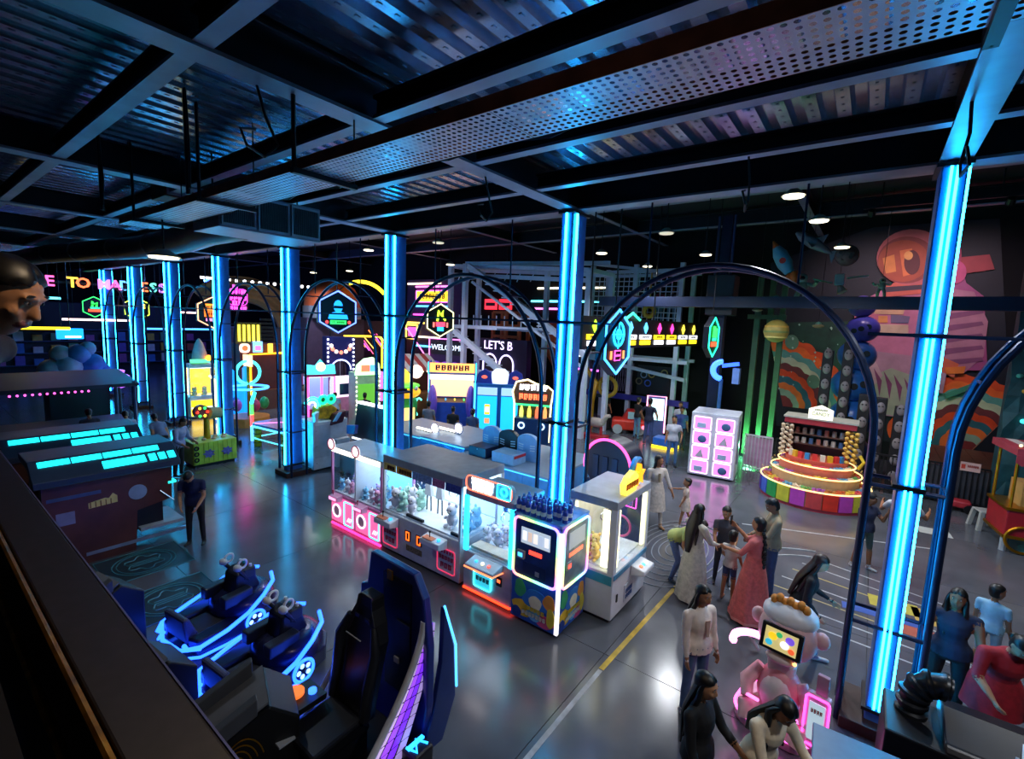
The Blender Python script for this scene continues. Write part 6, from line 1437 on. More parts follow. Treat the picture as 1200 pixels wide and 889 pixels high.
# ------------------------------------------------------------------ right hand side: steel column, lockers, candy stall, mural
t = thing('steel_column', 'dark steel column with a collar carrying the long crossbar', 'column', (-4.15, 17.0, 0))
B().box(-0.16, 0.16, -0.16, 0.16, 0, 8.2).obj('shaft', M('1a2038', 0.4, 0.3), t); B().box(-0.42, 0.42, -0.36, 0.36, 5.0, 6.3).obj('collar', M('20242e', 0.5), t, bev=0.02); B().box(-0.3, 0.3, -0.3, 0.3, 0, 0.1).obj('base_plate', DARK, t)
for sx in (-1, 1):
    B().cyl((sx * 0.24, -0.2, 6.3), (sx * 0.24, -0.2, 8.2), 0.04, n=6).obj('conduit', M('28345a', 0.4), t)
tag(B().box(-4.3, 9.2, -0.16, 0.16, -0.17, 0.17).obj('cross_beam', M('16203e', 0.45), loc=(-4.1, 16.6, 5.42)), 'long dark blue crossbeam running level across the right half', 'beam')
t = thing('robot_lamp', 'blue glowing robot arm lamp on a post behind the prize lockers', 'lamp', (-3.85, 16.6, 0))
B().cyl((0, 0, 0), (0, 0, 2.9), 0.06, n=8).obj('post', M('3a68b0', 0.4), t); B().ring((0, 0, 3.2), 0.28, 0.09, 'y', a0=PI * 0.5, a1=PI * 1.5).obj('claw_light', NEON('3a70ff', 4), t); B().obox((0.25, 0, 3.4), (0.5, 0.12, 0.12), Matrix.Rotation(-0.2, 3, 'Y')).obj('arm_light', NEON('2a50ff', 4), t); B().obox((0.45, 0, 3.05), (0.2, 0.2, 0.5)).obj('hand', M('6a8ad0', 0.4), t)
t = thing('prize_locker', 'white prize locker with eight pink lit windows', 'vending machine', (-3.6, 15.5, 0), 0.12)
B().box(-0.66, 0.66, -0.58, 0.6, 0.05, 2.0).obj('body', M('c8ccda', 0.35), t, bev=0.02)
for c in range(2):
    for r in range(4):
        cx = -0.33 + 0.64 * c; cz = 0.32 + 0.45 * r
        w = B().box(cx - 0.24, cx + 0.24, -0.585, -0.575, cz - 0.19, cz + 0.19).obj('window_back', NEON('f070d8', 1.5), t); outline(t, 'window_frame', 0.48, 0.39, 0.03, (cx, -0.59, cz), NEON('ffd0f4', 2), tr=0.014)
        k = r * 2 + c
        if k % 3 == 0:
            B().box(cx - 0.15, cx + 0.1, -0.62, -0.59, cz - 0.14, cz + 0.02).obj('boxed_prize', M('b0c8e8', 0.4), w, bev=0.01)
        elif k % 3 == 1:
            B().ell((cx + 0.02, -0.61, cz - 0.03), (0.13, 0.03, 0.12), 10, 8).obj('round_prize', M('4a6a9a', 0.4), w, smooth=True)
        else:
            B().prism([(cx - 0.16, cz - 0.15), (cx + 0.1, cz - 0.15), (cx + 0.02, cz + 0.12)], 'xz', -0.62, -0.59).obj('prize_bag', M('c8c0d0', 0.4), w)
B().box(0.665, 0.68, -0.3, -0.05, 0.5, 1.8).obj('side_notice', M('5a6a8a', 0.4), t)
for (px, py) in ((-0.55, -0.5), (0.55, -0.5), (-0.55, 0.5), (0.55, 0.5)):
    B().cyl((px, py, 0), (px, py, 0.06), 0.04, n=8).obj('caster', BLACK, t)
# railings
def fence(x0, x1, y, h, mat, lb, n, panel=None):
    t = thing('railing', lb, 'railing', (x0, y, 0)); L = x1 - x0
    for z in (0.08, h):
        B().box(0, L, -0.025, 0.025, z - 0.025, z + 0.025).obj('rail', mat, t)
    for k in range(n + 1):
        x = L * k / n
        B().box(x - 0.015, x + 0.015, -0.015, 0.015, 0.0, h).obj('picket', mat, t)
    if panel:
        B().box(0.02, L - 0.02, 0.02, 0.03, 0.12, h - 0.05).obj('infill_panel', panel, t)
    return t
fence(-3.0, -2.2, 16.9, 1.15, M('c8b8d0', 0.4), 'white railing with a pale pink panel beside the prize lockers', 8, M('c090b8', 0.5)); fence(-2.15, -0.4, 17.2, 1.1, BLACK, 'black railing behind the candy stall on its left', 14); fence(0.4, 1.25, 17.3, 1.1, BLACK, 'black railing behind the candy stall on its right', 8)
f = fence(1.3, 2.86, 17.45, 1.1, BLACK, 'black railing in front of the brown stage', 14, M('3a3a42', 0.6))
w = thing('warning_sign', 'small pale red warning sign on the stage railing', 'sign', (2.45, 17.40, 1.12)); B().box(-0.2, 0.2, 0, 0.02, -0.12, 0.12).obj('plate', M('d8b0a8', 0.5), w); B().box(-0.18, -0.1, -0.004, 0, -0.06, 0.06).obj('symbol', M('c84030', 0.5), w); scrib('print_text', 6, 0.22, 0.06, M('b83828', 0.5), w, (0.05, -0.004, 0.02))
st = tag(B().box(1.6, 5.6, 17.9, 21.4, 0, 0.9).obj('stage_platform', M('4a2c20', 0.5, noise=0.2)), 'brown raised stage floor below the mural', 'stage')
for k in range(10):
    B().box(1.6 + 0.4 * k + 0.005, 2.0 + 0.4 * k - 0.005, 17.85, 21.4, 0.9, 0.925).obj('floor_board', M('5a3628', 0.45, noise=0.25), st)
# bins and toy beneath the rail, stool
t = thing('ride_on_toy', 'red and black ride-on toy parked under the railing', 'toy', (2.25, 16.9, 0))
B().box(-0.3, 0.25, -0.15, 0.2, 0.12, 0.3).obj('body', M('b8303c', 0.4), t, bev=0.04); B().tube([(-0.3, 0, 0.3), (-0.35, 0, 0.5), (-0.15, 0, 0.52)], 0.03, 6).obj('handlebar', BLACK, t)
for (x, y) in ((-0.25, -0.17), (0.22, -0.17), (-0.25, 0.2), (0.22, 0.2)):
    B().cyl((x, y - 0.03, 0.12), (x, y + 0.03, 0.12), 0.12, n=12).obj('wheel', BLACK, t)
t = thing('plastic_stool', 'grey white plastic stool near the red cart', 'stool', (2.62, 15.75, 0), 0.3)
B().box(-0.2, 0.2, -0.2, 0.2, 0.42, 0.46).obj('seat', M('b8b8b4', 0.4), t, bev=0.02)
for sx in (-1, 1):
    for sy in (-1, 1):
        B().loft([[(sx * (0.16 + e) + a, sy * (0.16 + e) + c, z) for a, c in ((-0.04, -0.04), (0.04, -0.04), (0.04, 0.04), (-0.04, 0.04))] for e, z in ((0, 0.43), (0.05, 0.0))]).obj('leg', M('b0b0ac', 0.4), t)
# red show cart with gold trim and awning
t = thing('popcorn_cart', 'red cart with gold edges and a striped awning at the right edge', 'cart', (3.35, 14.9, 0), 0.15)
B().box(-0.75, 0.75, -0.5, 0.5, 0.3, 0.95).obj('body', M('a8202c', 0.4), t, bev=0.02)
for z in (0.32, 0.93):
    B().box(-0.78, 0.78, -0.53, 0.53, z, z + 0.06).obj('gold_trim', GOLD, t)
for sx in (-0.7, 0.7):
    for sy in (-0.45, 0.45):
        B().cyl((sx, sy, 0.95), (sx, sy, 2.2), 0.03, n=8).obj('post', GOLD, t)
for k in range(8):
    B().prism([(-0.8 + 0.2 * k, 2.15), (-0.6 + 0.2 * k, 2.15), (-0.6 + 0.2 * k, 2.3), (-0.8 + 0.2 * k, 2.3)], 'xz', -0.65, 0.65).obj('awning_stripe', M('d8c8c8' if k % 2 else 'a83848', 0.6), t)
    B().prism([(-0.8 + 0.2 * k, 2.0), (-0.7 + 0.2 * k, 1.93), (-0.6 + 0.2 * k, 2.0), (-0.6 + 0.2 * k, 2.16), (-0.8 + 0.2 * k, 2.16)], 'xz', -0.66, -0.64).obj('awning_scallop', M('d8c8c8' if k % 2 else 'a83848', 0.6), t)
for k in range(12):
    B().ell((-0.75 + 0.136 * k, -0.6, 2.36), 0.03, 6, 4).obj('bulb', NEON('80ffe0' if k % 2 else 'ffe890', 4), t)
B().box(-0.5, 0.5, -0.3, 0.3, 0.97, 1.5).obj('warmer_box', M('c89858', 0.35), t); B().ring((-0.45, -0.53, 0.32), 0.28, 0.03).obj('wheel', GOLD, t); B().ring((0.45, -0.53, 0.32), 0.28, 0.03).obj('wheel', GOLD, t); B().cyl((-0.7, -0.4, 0), (-0.7, -0.4, 0.32), 0.06, n=8).obj('caster', LGREY, t)
t = thing('rock_wall', 'teal rough climbing wall slab at the right edge', 'climbing wall', (3.45, 17.42, 0))
b = B(); rd = random.Random(3); pts = [[(-0.55 + 0.22 * i + rd.uniform(-.04, .04), rd.uniform(-.1, .05), 0.0 + 0.45 * j) for i in range(6)] for j in range(16)]
b.loft([r + [(0.55, 0.35, r[0][2]), (-0.55, 0.35, r[0][2])] for r in pts]).obj('slab', M('1f4f58', 0.6, noise=0.3, scale=4, bump=0.4), t)
for k in range(14):
    B().ell((rd.uniform(-.45, .45), -0.12, 1.0 + 0.38 * k), (0.07, 0.06, 0.06), 8, 6).obj('hold', NEON('40e0e0', 1.5) if k % 4 == 0 else M(['d8a040', '50a8a0', 'b85a68'][k % 3], 0.5), t, smooth=True)
# candy stall
t = thing('candy_stall', 'round candy stall with rainbow panel skirt and lit sweet tiers', 'stall', (-0.9, 15.2, 0))
RBW = ['c03a3a', '8a4ab8', '5a3ab0', '3a6ad0', '28a050', 'd8d040', 'c848b8', 'd84848', 'e83828', 'c848b8', 'd8d040', '28a050', '3a6ad0', '8a4ab8', 'c03a3a', 'd8d040', '28a050', '3a6ad0', '8a4ab8', 'c848b8', 'd84848', 'd8d040']
def oval(rx, ry, a, z):
    return (rx * math.cos(a), ry * math.sin(a), z)
n = len(RBW)
for k in range(n):
    a0 = PI * 0.85 + 2 * PI * k / n + 0.012; a1 = a0 + 2 * PI / n - 0.024
    ring0 = [oval(1.30, 1.22, a0, 0.08), oval(1.30, 1.22, (a0 + a1) / 2, 0.08), oval(1.30, 1.22, a1, 0.08), oval(1.24, 1.16, a1, 0.08), oval(1.24, 1.16, (a0 + a1) / 2, 0.08), oval(1.24, 1.16, a0, 0.08)]
    B().loft([ring0, [(p[0], p[1], 0.50) for p in ring0]]).obj('skirt_panel', M(RBW[k], 0.4), t)
def otier(rx, ry, z0, z1, name, mat):
    B().loft([[oval(rx, ry, 2 * PI * k / 36, z) for k in range(36)] for z in (z0, z1)]).obj(name, mat, t)
otier(1.27, 1.19, 0.0, 0.08, 'kick_ring', M('b8384a', 0.4)); otier(1.22, 1.14, 0.06, 0.52, 'base', M('a88868', 0.5)); otier(1.02, 0.94, 0.5, 0.78, 'tier', M('c8a878', 0.5)); otier(0.86, 0.76, 0.76, 1.02, 'tier', M('c86a5a', 0.5)); otier(0.74, 0.55, 1.0, 1.16, 'top_counter', M('d85a48', 0.4))
for (rx, ry, z) in ((1.29, 1.21, 0.52), (1.06, 0.98, 0.82), (0.9, 0.8, 1.05)):
    B().tube([oval(rx, ry, 2 * PI * k / 40, z) for k in range(40)], 0.018, 6, closed=True).obj('tier_light', NEON('ffd080', 2.2), t)
    B().loft([[oval(rx + e, ry + e, 2 * PI * k / 40, zz) for k in range(40)] for e, zz in ((0, z), (0.004, z + 0.16))], cap=False).obj('guard_glass', GLASS, t)
rd = random.Random(5); CND = [M(c, 0.35) for c in ('d86a3a', 'e8c84a', 'd84a6a', '5aa8d8', 'f0e0c8', '6ab060', 'a85ac0', 'b87840')]
for (r0x, r1x, ky, z, nn) in ((1.04, 1.20, 0.935, 0.52, 260), (0.88, 1.0, 0.92, 0.78, 200), (0.76, 0.84, 0.86, 1.02, 120)):
    b = B()
    for k in range(nn):
        a = 2 * PI * k / nn; r = rd.uniform(r0x, r1x); s = rd.uniform(0.03, 0.055)
        b.obox((r * math.cos(a), r * ky * math.sin(a), z + s * 0.6), (s, s * 1.3, s * 1.2), rotz(rd.uniform(0, 3)), mi=(k // 9) % 8)
    b.obj('loose_candy', CND, t, kind='stuff')
for k in range(11):
    a = PI * 1.08 + PI * 0.84 * k / 10
    B().box(-0.055, 0.055, -0.04, 0.04, 0, 0.17).obj('candy_carton', M(['d83a3a', 'e8e0d0', 'e8b830', 'd83a3a', '3a8ac8'][k % 5], 0.4), t, loc=(0.66 * math.cos(a), 0.46 * math.sin(a), 1.16), rz=a + PI / 2)
for sx in (-1, 1):
    B().box(sx * 0.66 - 0.05, sx * 0.66 + 0.05, -0.05, 0.45, 1.0, 2.05).obj('shelf_post', M('7a4a38', 0.5), t)
    for k in range(12):
        for q in range(3):
            a = k * 1.1 + q * 2.1
            B().ell((sx * 0.74 + 0.12 * math.cos(a), -0.12 + 0.1 * math.sin(a), 1.2 + 0.07 * k), (0.055, 0.05, 0.045), 6, 5).obj('candy_puff', M('e0c8a8' if sx < 0 else 'e8b850', 0.5), t)
B().box(-0.66, 0.66, 0.4, 0.48, 1.0, 2.05).obj('shelf_back', M('3a2828', 0.5), t)
for z in (1.45, 1.72):
    B().box(-0.62, 0.62, 0.05, 0.45, z, z + 0.03).obj('shelf', M('6a4a3a', 0.5), t)
for k in range(14):
    B().cyl((0, 0, 0), (0, 0, 0.15), 0.06, 0.05, 8).obj('candy_jar', M(['c8b0a0', 'd8c8b8', '5a78a8', 'c87a68'][k % 4], 0.3), t, loc=(-0.52 + 0.173 * (k % 7), 0.16, 1.48 if k < 7 else 1.75))
B().box(-0.82, 0.82, -0.2, 0.55, 2.05, 2.20).obj('canopy', M('a83038', 0.4), t, bev=0.01); B().box(-0.85, 0.85, -0.22, 0.58, 2.20, 2.24).obj('canopy_top', M('b0aca0', 0.4), t)
sg = B().prism([(-0.28, 2.24), (0.28, 2.24), (0.28, 2.5), (0, 2.62), (-0.28, 2.5)], 'xz', -0.2, -0.12).obj('house_sign', NEON('f4f0d8', 0.85), t)
scrib('sign_text', 7, 0.3, 0.05, M('7a8a70', 0.5), sg, (0, -0.205, 2.49)); txt('sign_text', 'CANDY', 0.13, M('5a7a48', 0.5), sg, (0, -0.207, 2.38), sx=0.9)
B().tube([(0.95, -0.3, 1.1), (1.05, -0.35, 1.3), (0.95, -0.3, 1.45)], 0.04, 8).obj('banana_hook', M('e8c030', 0.4), t)
# ------------------------------------------------------------------ mural on the back wall (flat painting, thin raised layers)
mu0 = thing('mural', 'painted mural of a giant astronaut over rolling orange clouds', 'mural', (0, 21.98, 0))
def mu(px, py):
    """artwork grid to wall metres"""
    u = (px - 905) * 0.0240; v = py - 395
    return (-3.2 + u + v * 0.00324, 4.45 - v * 0.030)
LAY = [0.01]
def paint(name, pts, col, noise=0.15):
    LAY[0] += 0.0015
    return B().prism([mu(*p) for p in pts], 'xz', -LAY[0] - 0.004, 0).obj(name, M(col, 0.6, noise=noise, scale=2.5), mu0)
paint('background', [(900, 300), (1040, 262), (1175, 262), (1190, 520), (905, 520)], '0c131e')
paint('green_glow', [(905, 380), (1020, 375), (1030, 470), (905, 470)], '17402e', 0.4)
def cloudband(cx, cy, rx, ry, a0, a1, col, lobes):
    pts = []
    nn = 40
    for k in range(nn + 1):
        a = a0 + (a1 - a0) * k / nn
        s = 1 + 0.05 * abs(math.sin(lobes * (k / nn) * PI))
        pts.append((cx + rx * s * math.cos(a), cy - ry * s * math.sin(a)))
    pts.append((cx + rx * 0.02, cy))
    paint('cloud_band', pts, col)
for (cx, cy, sc_, a0, a1) in ((915, 492, 1.0, 0.0, PI * 0.56), (1145, 520, 0.95, PI * 0.28, PI * 0.98)):
    for k, col in enumerate(('d8501c', 'e86a24', '5a9a8c', 'b8c8a0', '6a3030', 'd84a18', '2a6a70', 'e8752a', '8ab090', '7a2c28')):
        r = (92 - 8.6 * k) * sc_
        cloudband(cx, cy, r, r * 0.98, a0, a1, col, 7 - k * 0.4)
for (x, y, r) in ((930, 405, 10), (960, 455, 9)):
    paint('small_moon', [(x + r * math.cos(a), y + r * math.sin(a)) for a in [2 * PI * k / 16 for k in range(16)]], '5a8a6a')
rd = random.Random(11)
for k in range(34):
    x, y, r = rd.uniform(905, 1030), rd.uniform(375, 470), rd.uniform(0.6, 1.8)
    paint('star', [(x + r, y), (x, y + r), (x - r, y), (x, y - r)], 'a8d0b8')
# astronaut
paint('pack_shape', [(1085, 270), (1130, 285), (1142, 330), (1160, 345), (1164, 425), (1100, 430)], '9a4a78'); paint('pack_tube', [(1135, 302), (1165, 300), (1170, 316), (1140, 320)], 'a03a40')
paint('torso', [(1035, 345), (1060, 332), (1110, 330), (1135, 345), (1130, 425), (1040, 430), (1020, 400), (1015, 370)], 'b86a88')
paint('legs', [(1030, 410), (1100, 415), (1110, 450), (1098, 488), (1030, 488), (1000, 450)], 'a87a8e'); paint('knee', [(1030, 445), (1060, 430), (1095, 440), (1095, 486), (1035, 487)], '9a9c88'); paint('knee', [(1005, 420), (1035, 410), (1050, 440), (1030, 465), (1005, 455)], 'b89098')
for k in range(6):
    paint('fold', [(1015 + 12 * k, 425 + 3 * k), (1025 + 12 * k, 440 + 3 * k), (1022 + 12 * k, 462 + 2 * k), (1019 + 12 * k, 441 + 3 * k)], '7a3a60')
paint('arm', [(1118, 335), (1150, 340), (1164, 372), (1160, 410), (1140, 430), (1118, 430), (1112, 400), (1122, 375)], 'a87084')
for k in range(6):
    paint('sleeve_fold', [(1118, 352 + 13 * k), (1158, 346 + 13 * k), (1160, 350 + 13 * k), (1118, 359 + 13 * k)], '7c4668')
paint('cuff', [(1110, 410), (1135, 420), (1130, 436), (1106, 426)], 'c86040'); paint('glove', [(1098, 425), (1122, 432), (1118, 455), (1096, 452)], 'a88a9c')
paint('arm', [(1015, 360), (1040, 348), (1048, 372), (1036, 400), (1016, 402)], 'c0607c')
paint('chest_panel', [(1036, 378), (1080, 378), (1080, 388), (1034, 388)], 'c0a088'); paint('chest_panel', [(1040, 360), (1076, 360), (1074, 366), (1040, 366)], 'c89a78'); paint('chest_box', [(1045, 368), (1056, 368), (1056, 376), (1045, 376)], 'd8884a'); paint('chest_box', [(1060, 366), (1082, 368), (1080, 376), (1060, 376)], '6a5a78')
paint('collar', [(1050, 330), (1105, 326), (1112, 340), (1052, 346)], 'c85a48'); paint('collar', [(1052, 334), (1106, 331), (1108, 336), (1054, 340)], '3a2838')
hel = lambda cx, cy, rx, ry: [(cx + rx * math.cos(a), cy + ry * math.sin(a)) for a in [2 * PI * k / 28 for k in range(28)]]
paint('helmet', hel(1082, 300, 39, 32), 'b85a5c'); paint('helmet_rim', hel(1077, 303, 33, 27), '8a3a34'); paint('visor', hel(1074, 304, 29, 24), 'a8482c')
paint('helmet_side', hel(1122, 300, 15, 22), 'a83a5a'); paint('helmet_side', hel(1130, 318, 12, 13), 'c04a78')
paint('visor_glint', [(1050, 300), (1064, 296), (1066, 316), (1054, 318)], 'd8803c'); paint('visor_glint', [(1070, 292), (1084, 290), (1088, 318), (1074, 322)], 'd8703a'); paint('visor_shadow', hel(1084, 306, 9, 14), '5a2020'); paint('visor_glint', hel(1080, 298, 5, 5), 'e8a058')
paint('vine', [(1120, 455), (1150, 440), (1165, 425), (1166, 430), (1150, 446), (1122, 460)], '3a8a6a'); paint('orange_leaf', [(1120, 425), (1142, 422), (1140, 430), (1122, 432)], 'd8782c')
# ------------------------------------------------------------------ hanging space models, ball tower, totems, green posts
def hang(name, label, cat, loc):
    t = thing(name, label, cat, loc)
    B().cyl((0, 0, 0.1), (0, 0, 8.8 - loc[2]), 0.006, n=4).obj('cord', BLACK, t)
    return t
t = hang('rocket_model', 'hanging blue toy rocket with orange flame above the candy stall', 'model', (-2.45, 17.0, 6.7))
R_ = Matrix.Rotation(-0.5, 3, 'Y')
B().loft([[R_ @ Vector((0.22 * k * math.cos(a), 0.22 * k * math.sin(a), z)) for a in [2 * PI * i / 14 for i in range(14)]] for k, z in ((0.6, -0.4), (1, -0.1), (0.95, 0.25), (0.5, 0.5))]).obj('hull', M('5aa8c0', 0.4), t, smooth=True); B().cyl(R_ @ Vector((0, 0, 0.48)), R_ @ Vector((0, 0, 0.72)), 0.12, 0.02, 10).obj('nose', M('d8682a', 0.4), t); B().disc((0.0, -0.21, 0.0), 0.09, 'y', 0.04).obj('porthole', M('c83a30', 0.4), t)
for k in range(5):
    B().ell(R_ @ Vector((0.1 * math.cos(k * 1.3), 0.1 * math.sin(k * 1.3), -0.6)), (0.13, 0.13, 0.2), 8, 6).obj('flame', M('e0702a', 0.5), t, smooth=True)
t = hang('shark_model', 'hanging grey shark model near the ceiling at right', 'model', (-1.7, 17.0, 7.2))
R_ = Matrix.Rotation(0.6, 3, 'Y')
B().loft([[R_ @ Vector((x, 0.14 * k * math.cos(a), 0.17 * k * math.sin(a))) for a in [2 * PI * i / 12 for i in range(12)]] for x, k in ((-0.6, 0.2), (-0.4, 0.8), (0.0, 1.0), (0.35, 0.6), (0.6, 0.15))]).obj('body', M('6a7078', 0.5), t, smooth=True)
for (a, c, e) in (((-0.05, 0, 0.12), (0.15, 0, 0.4), (0.2, 0, 0.1)), ((0.5, 0, 0), (0.75, 0, 0.28), (0.68, 0, 0.0)), ((0.5, 0, 0), (0.75, 0, -0.24), (0.68, 0, 0.0)), ((-0.15, -0.1, -0.05), (0.1, -0.45, -0.15), (0.1, -0.1, -0.05))):
    p = [R_ @ Vector(q) for q in (a, c, e)]
    B().add([tuple(q + Vector((0, dy, 0))) for dy in (-0.02, 0.02) for q in p], [(0, 1, 2), (5, 4, 3), (0, 3, 4, 1), (1, 4, 5, 2), (2, 5, 3, 0)]).obj('fin', M('7a828a', 0.5), t)
t = hang('moon_model', 'hanging mottled brown moon ball beside the flat lamp', 'model', (-0.85, 17.0, 6.9)); B().ell((0, 0, -0.1), 0.3, 18, 12).obj('sphere', M('6a5850', 0.7, noise=0.6, scale=5, bump=0.4), t, smooth=True)
for k in range(5):
    B().disc((0.14 * math.cos(k * 1.4), -0.29 + 0.06 * (k % 2), -0.1 + 0.14 * math.sin(k * 1.4)), 0.05, 'y', 0.05, 10).obj('crater', M('3a302c', 0.7), t)
t = hang('satellite_model', 'hanging green panelled satellite model', 'model', (-0.95, 17.0, 6.15)); B().box(-0.12, 0.12, -0.12, 0.12, -0.2, 0.12).obj('body', M('8a9890', 0.4, 0.5), t, bev=0.02)
for (sx, q) in ((-1, 0.25), (1, -0.1)):
    B().obox((sx * 0.42, 0, -0.02 + 0.05 * sx), (0.5, 0.22, 0.03), Matrix.Rotation(q, 3, 'Y')).obj('solar_panel', M('2f8a70', 0.35), t)
B().cyl((0, 0, -0.2), (0.1, -0.05, -0.4), 0.05, 0.14, 12).obj('dish', M('a89888', 0.4), t)
def suit(loc, label, sc):
    t = hang('astronaut_model', label, 'model', loc); W = M('8ab0a0', 0.5)
    B().ell((0, 0, 0.28 * sc), 0.15 * sc, 12, 8).obj('helmet', W, t, smooth=True); B().ell((0, -0.09 * sc, 0.28 * sc), (0.09 * sc, 0.07 * sc, 0.08 * sc), 10, 8).obj('visor', BLACK, t, smooth=True)
    B().ell((0, 0, 0), (0.17 * sc, 0.13 * sc, 0.2 * sc), 12, 8).obj('torso', W, t, smooth=True); B().box(-0.12 * sc, 0.12 * sc, 0.1 * sc, 0.22 * sc, -0.1 * sc, 0.2 * sc).obj('pack', W, t)
    for s in (-1, 1):
        B().tube([(s * 0.15 * sc, 0, 0.1 * sc), (s * 0.32 * sc, -0.08 * sc, 0.05 * sc), (s * 0.4 * sc, -0.2 * sc, 0.15 * sc)], 0.06 * sc, 8).obj('arm', W, t, smooth=True)
        B().tube([(s * 0.08 * sc, 0, -0.15 * sc), (s * 0.14 * sc, -0.08 * sc, -0.35 * sc), (s * 0.16 * sc, 0.05 * sc, -0.52 * sc)], 0.075 * sc, 8).obj('leg', W, t, smooth=True)
    return t
suit((-1.95, 17.6, 5.95), 'hanging pale green astronaut figure with spread arms', 1.0); suit((0.05, 18.0, 6.0), 'small hanging astronaut figure by the red cable', 0.55)
t = hang('planet_model', 'hanging yellow banded planet ball left of the orange clouds', 'model', (-2.45, 17.0, 4.65)); B().ell((0, 0, -0.1), 0.36, 20, 14).obj('sphere', M('a89448', 0.5), t, smooth=True)
for k, z in enumerate((-0.28, -0.12, 0.04)):
    r = math.sqrt(0.36 ** 2 - (z + 0.1) ** 2)
    B().cyl((0, 0, z - 0.03), (0, 0, z + 0.03), r + 0.006, n=20).obj('band', M(['c8b868', '7a8a50', 'd0a850'][k], 0.5), t, smooth=True)
for (x, z, lb) in ((-1.35, 4.75, 'tiny hanging saucer model left of the blue balls'), (-3.05, 5.2, 'tiny hanging green ringed globe near the green posts'), (-2.55, 5.55, 'tiny hanging dark drone model below the rocket')):
    t = hang('saucer_model', lb, 'model', (x, 17.0, z)); B().ell((0, 0, 0), (0.16, 0.16, 0.06), 12, 6).obj('rim', M('8a7a58', 0.4), t, smooth=True); B().ell((0, 0, 0.05), 0.08, 10, 6).obj('dome', M('5a8a7a', 0.3), t, smooth=True)
t = thing('ball_tower', 'tower of stacked blue balls with round holes in front of the mural', 'sculpture', (-0.35, 19.2, 0))
zz = 0.0
for k, r in enumerate((0.72, 0.66, 0.60, 0.54, 0.46, 0.38)):
    zz += r * 0.86
    bl_ = B().ell((0.06 * math.sin(k * 2), 0, zz), (r, r, r * 0.92), 20, 12).obj('ball', M(['1f5ab0', '2a6ac0', '2f74c8', '3a70c0', '4a4aa8', '5a4a98'][k], 0.3), t, smooth=True)
    for q in range(3):
        B().disc((-0.35 * r + 0.4 * r * q, -r * (0.90 - 0.1 * (q != 1)), zz + 0.15 * r * (q - 1)), 0.09 * r / 0.5, 'y', 0.12, 10).obj('hole', BLACK, bl_)
    zz += r * 0.86
for i, (x, y, h, lb) in enumerate(((-1.1, 18.6, 4.0, 'dark carved totem post, leftmost beside the blue balls'), (-0.55, 18.3, 4.3, 'tallest dark carved totem post in front of the blue balls'), (0.0, 17.9, 2.75, 'short dark carved totem post right of the blue balls'), (0.4, 17.9, 2.7, 'short dark carved totem post, second from the railing'), (0.88, 17.9, 2.5, 'short dark carved totem post nearest the neon column'))):
    t = thing('totem_post', lb, 'totem', (x, y, 0), 0, 'carved totem posts')
    B().box(-0.15, 0.15, -0.12, 0.12, 0, h).obj('post', M('1e1a1e', 0.5), t, bev=0.02)
    n = int(h / 0.5)
    for k in range(n):
        fc = B().ell((0, -0.12, 0.4 + 0.5 * k), (0.11, 0.05, 0.17), 10, 8).obj('carved_face', M('8a8084', 0.5), t, smooth=True)
        for sx in (-1, 1):
            B().ell((sx * 0.045, -0.165, 0.45 + 0.5 * k), (0.025, 0.015, 0.02), 6, 4).obj('eye', BLACK, fc)
for i, (x, lb) in enumerate(((-3.3, 'green lit wooden post nearest the steel column'), (-2.95, 'green lit wooden post in the middle of the set'), (-2.62, 'green lit wooden post nearest the mural'))):
    t = tag(B().box(-0.09, 0.09, -0.09, 0.09, 0, 6.4).obj('timber_post', M('4a6a4a', 0.5), loc=(x, 18.6 + 0.3 * i, 0), bev=0.01), lb, 'post', 'green lit timber posts')
    B().box(-0.12, 0.12, -0.12, 0.12, 0, 0.1).obj('base_plate', DARK, t)
tag(B().box(-3.6, -2.4, 18.45, 18.5, 4.95, 5.1).obj('timber_rail', M('3a5a3a', 0.5)), 'green lit timber rail across the wooden posts', 'rail')
t = thing('spot_fixture', 'small green spotlight at the foot of the timber posts', 'light', (-3.05, 18.15, 0)); B().cyl((0, 0, 0.0), (0, 0.05, 0.22), 0.1, 0.12, 12).obj('can', BLACK, t); B().disc((0, 0.06, 0.23), 0.1, 'z', 0.02).obj('lens', NEON('30ff70', 6), t)
lamp('green_beam', 'POINT', (0, -0.05, 0.5), t, 60, (0.15, 1.0, 0.35), shadow_soft_size=0.1)
t = thing('mural_fill_bar', 'dark spotlight bar added high up to brighten the mural', 'light', (1.0, 17.2, 8.1)); B().cyl((-1.2, 0, 0.1), (-1.2, 0, 0.7), 0.02, n=6).cyl((1.2, 0, 0.1), (1.2, 0, 0.7), 0.02, n=6).obj('hanger_rod', BLACK, t); B().box(-1.6, 1.6, -0.05, 0.05, 0, 0.1).obj('bar', BLACK, t)  # bar and its lamps are added to brighten the mural
for k, x in enumerate((-1.4, 0.0, 1.4)):
    B().cyl((x, 0.05, -0.02), (x, 0.2, -0.12), 0.08, 0.1, 10).obj('can', BLACK, t)
    lo = lamp('mural_fill', 'SPOT', (x, 0.25, -0.16), t, 125, (1.0, 0.72, 0.85), spot_size=math.radians(85), spot_blend=0.8, shadow_soft_size=0.1)
    lo.rotation_euler = (math.radians(55), 0, 0)
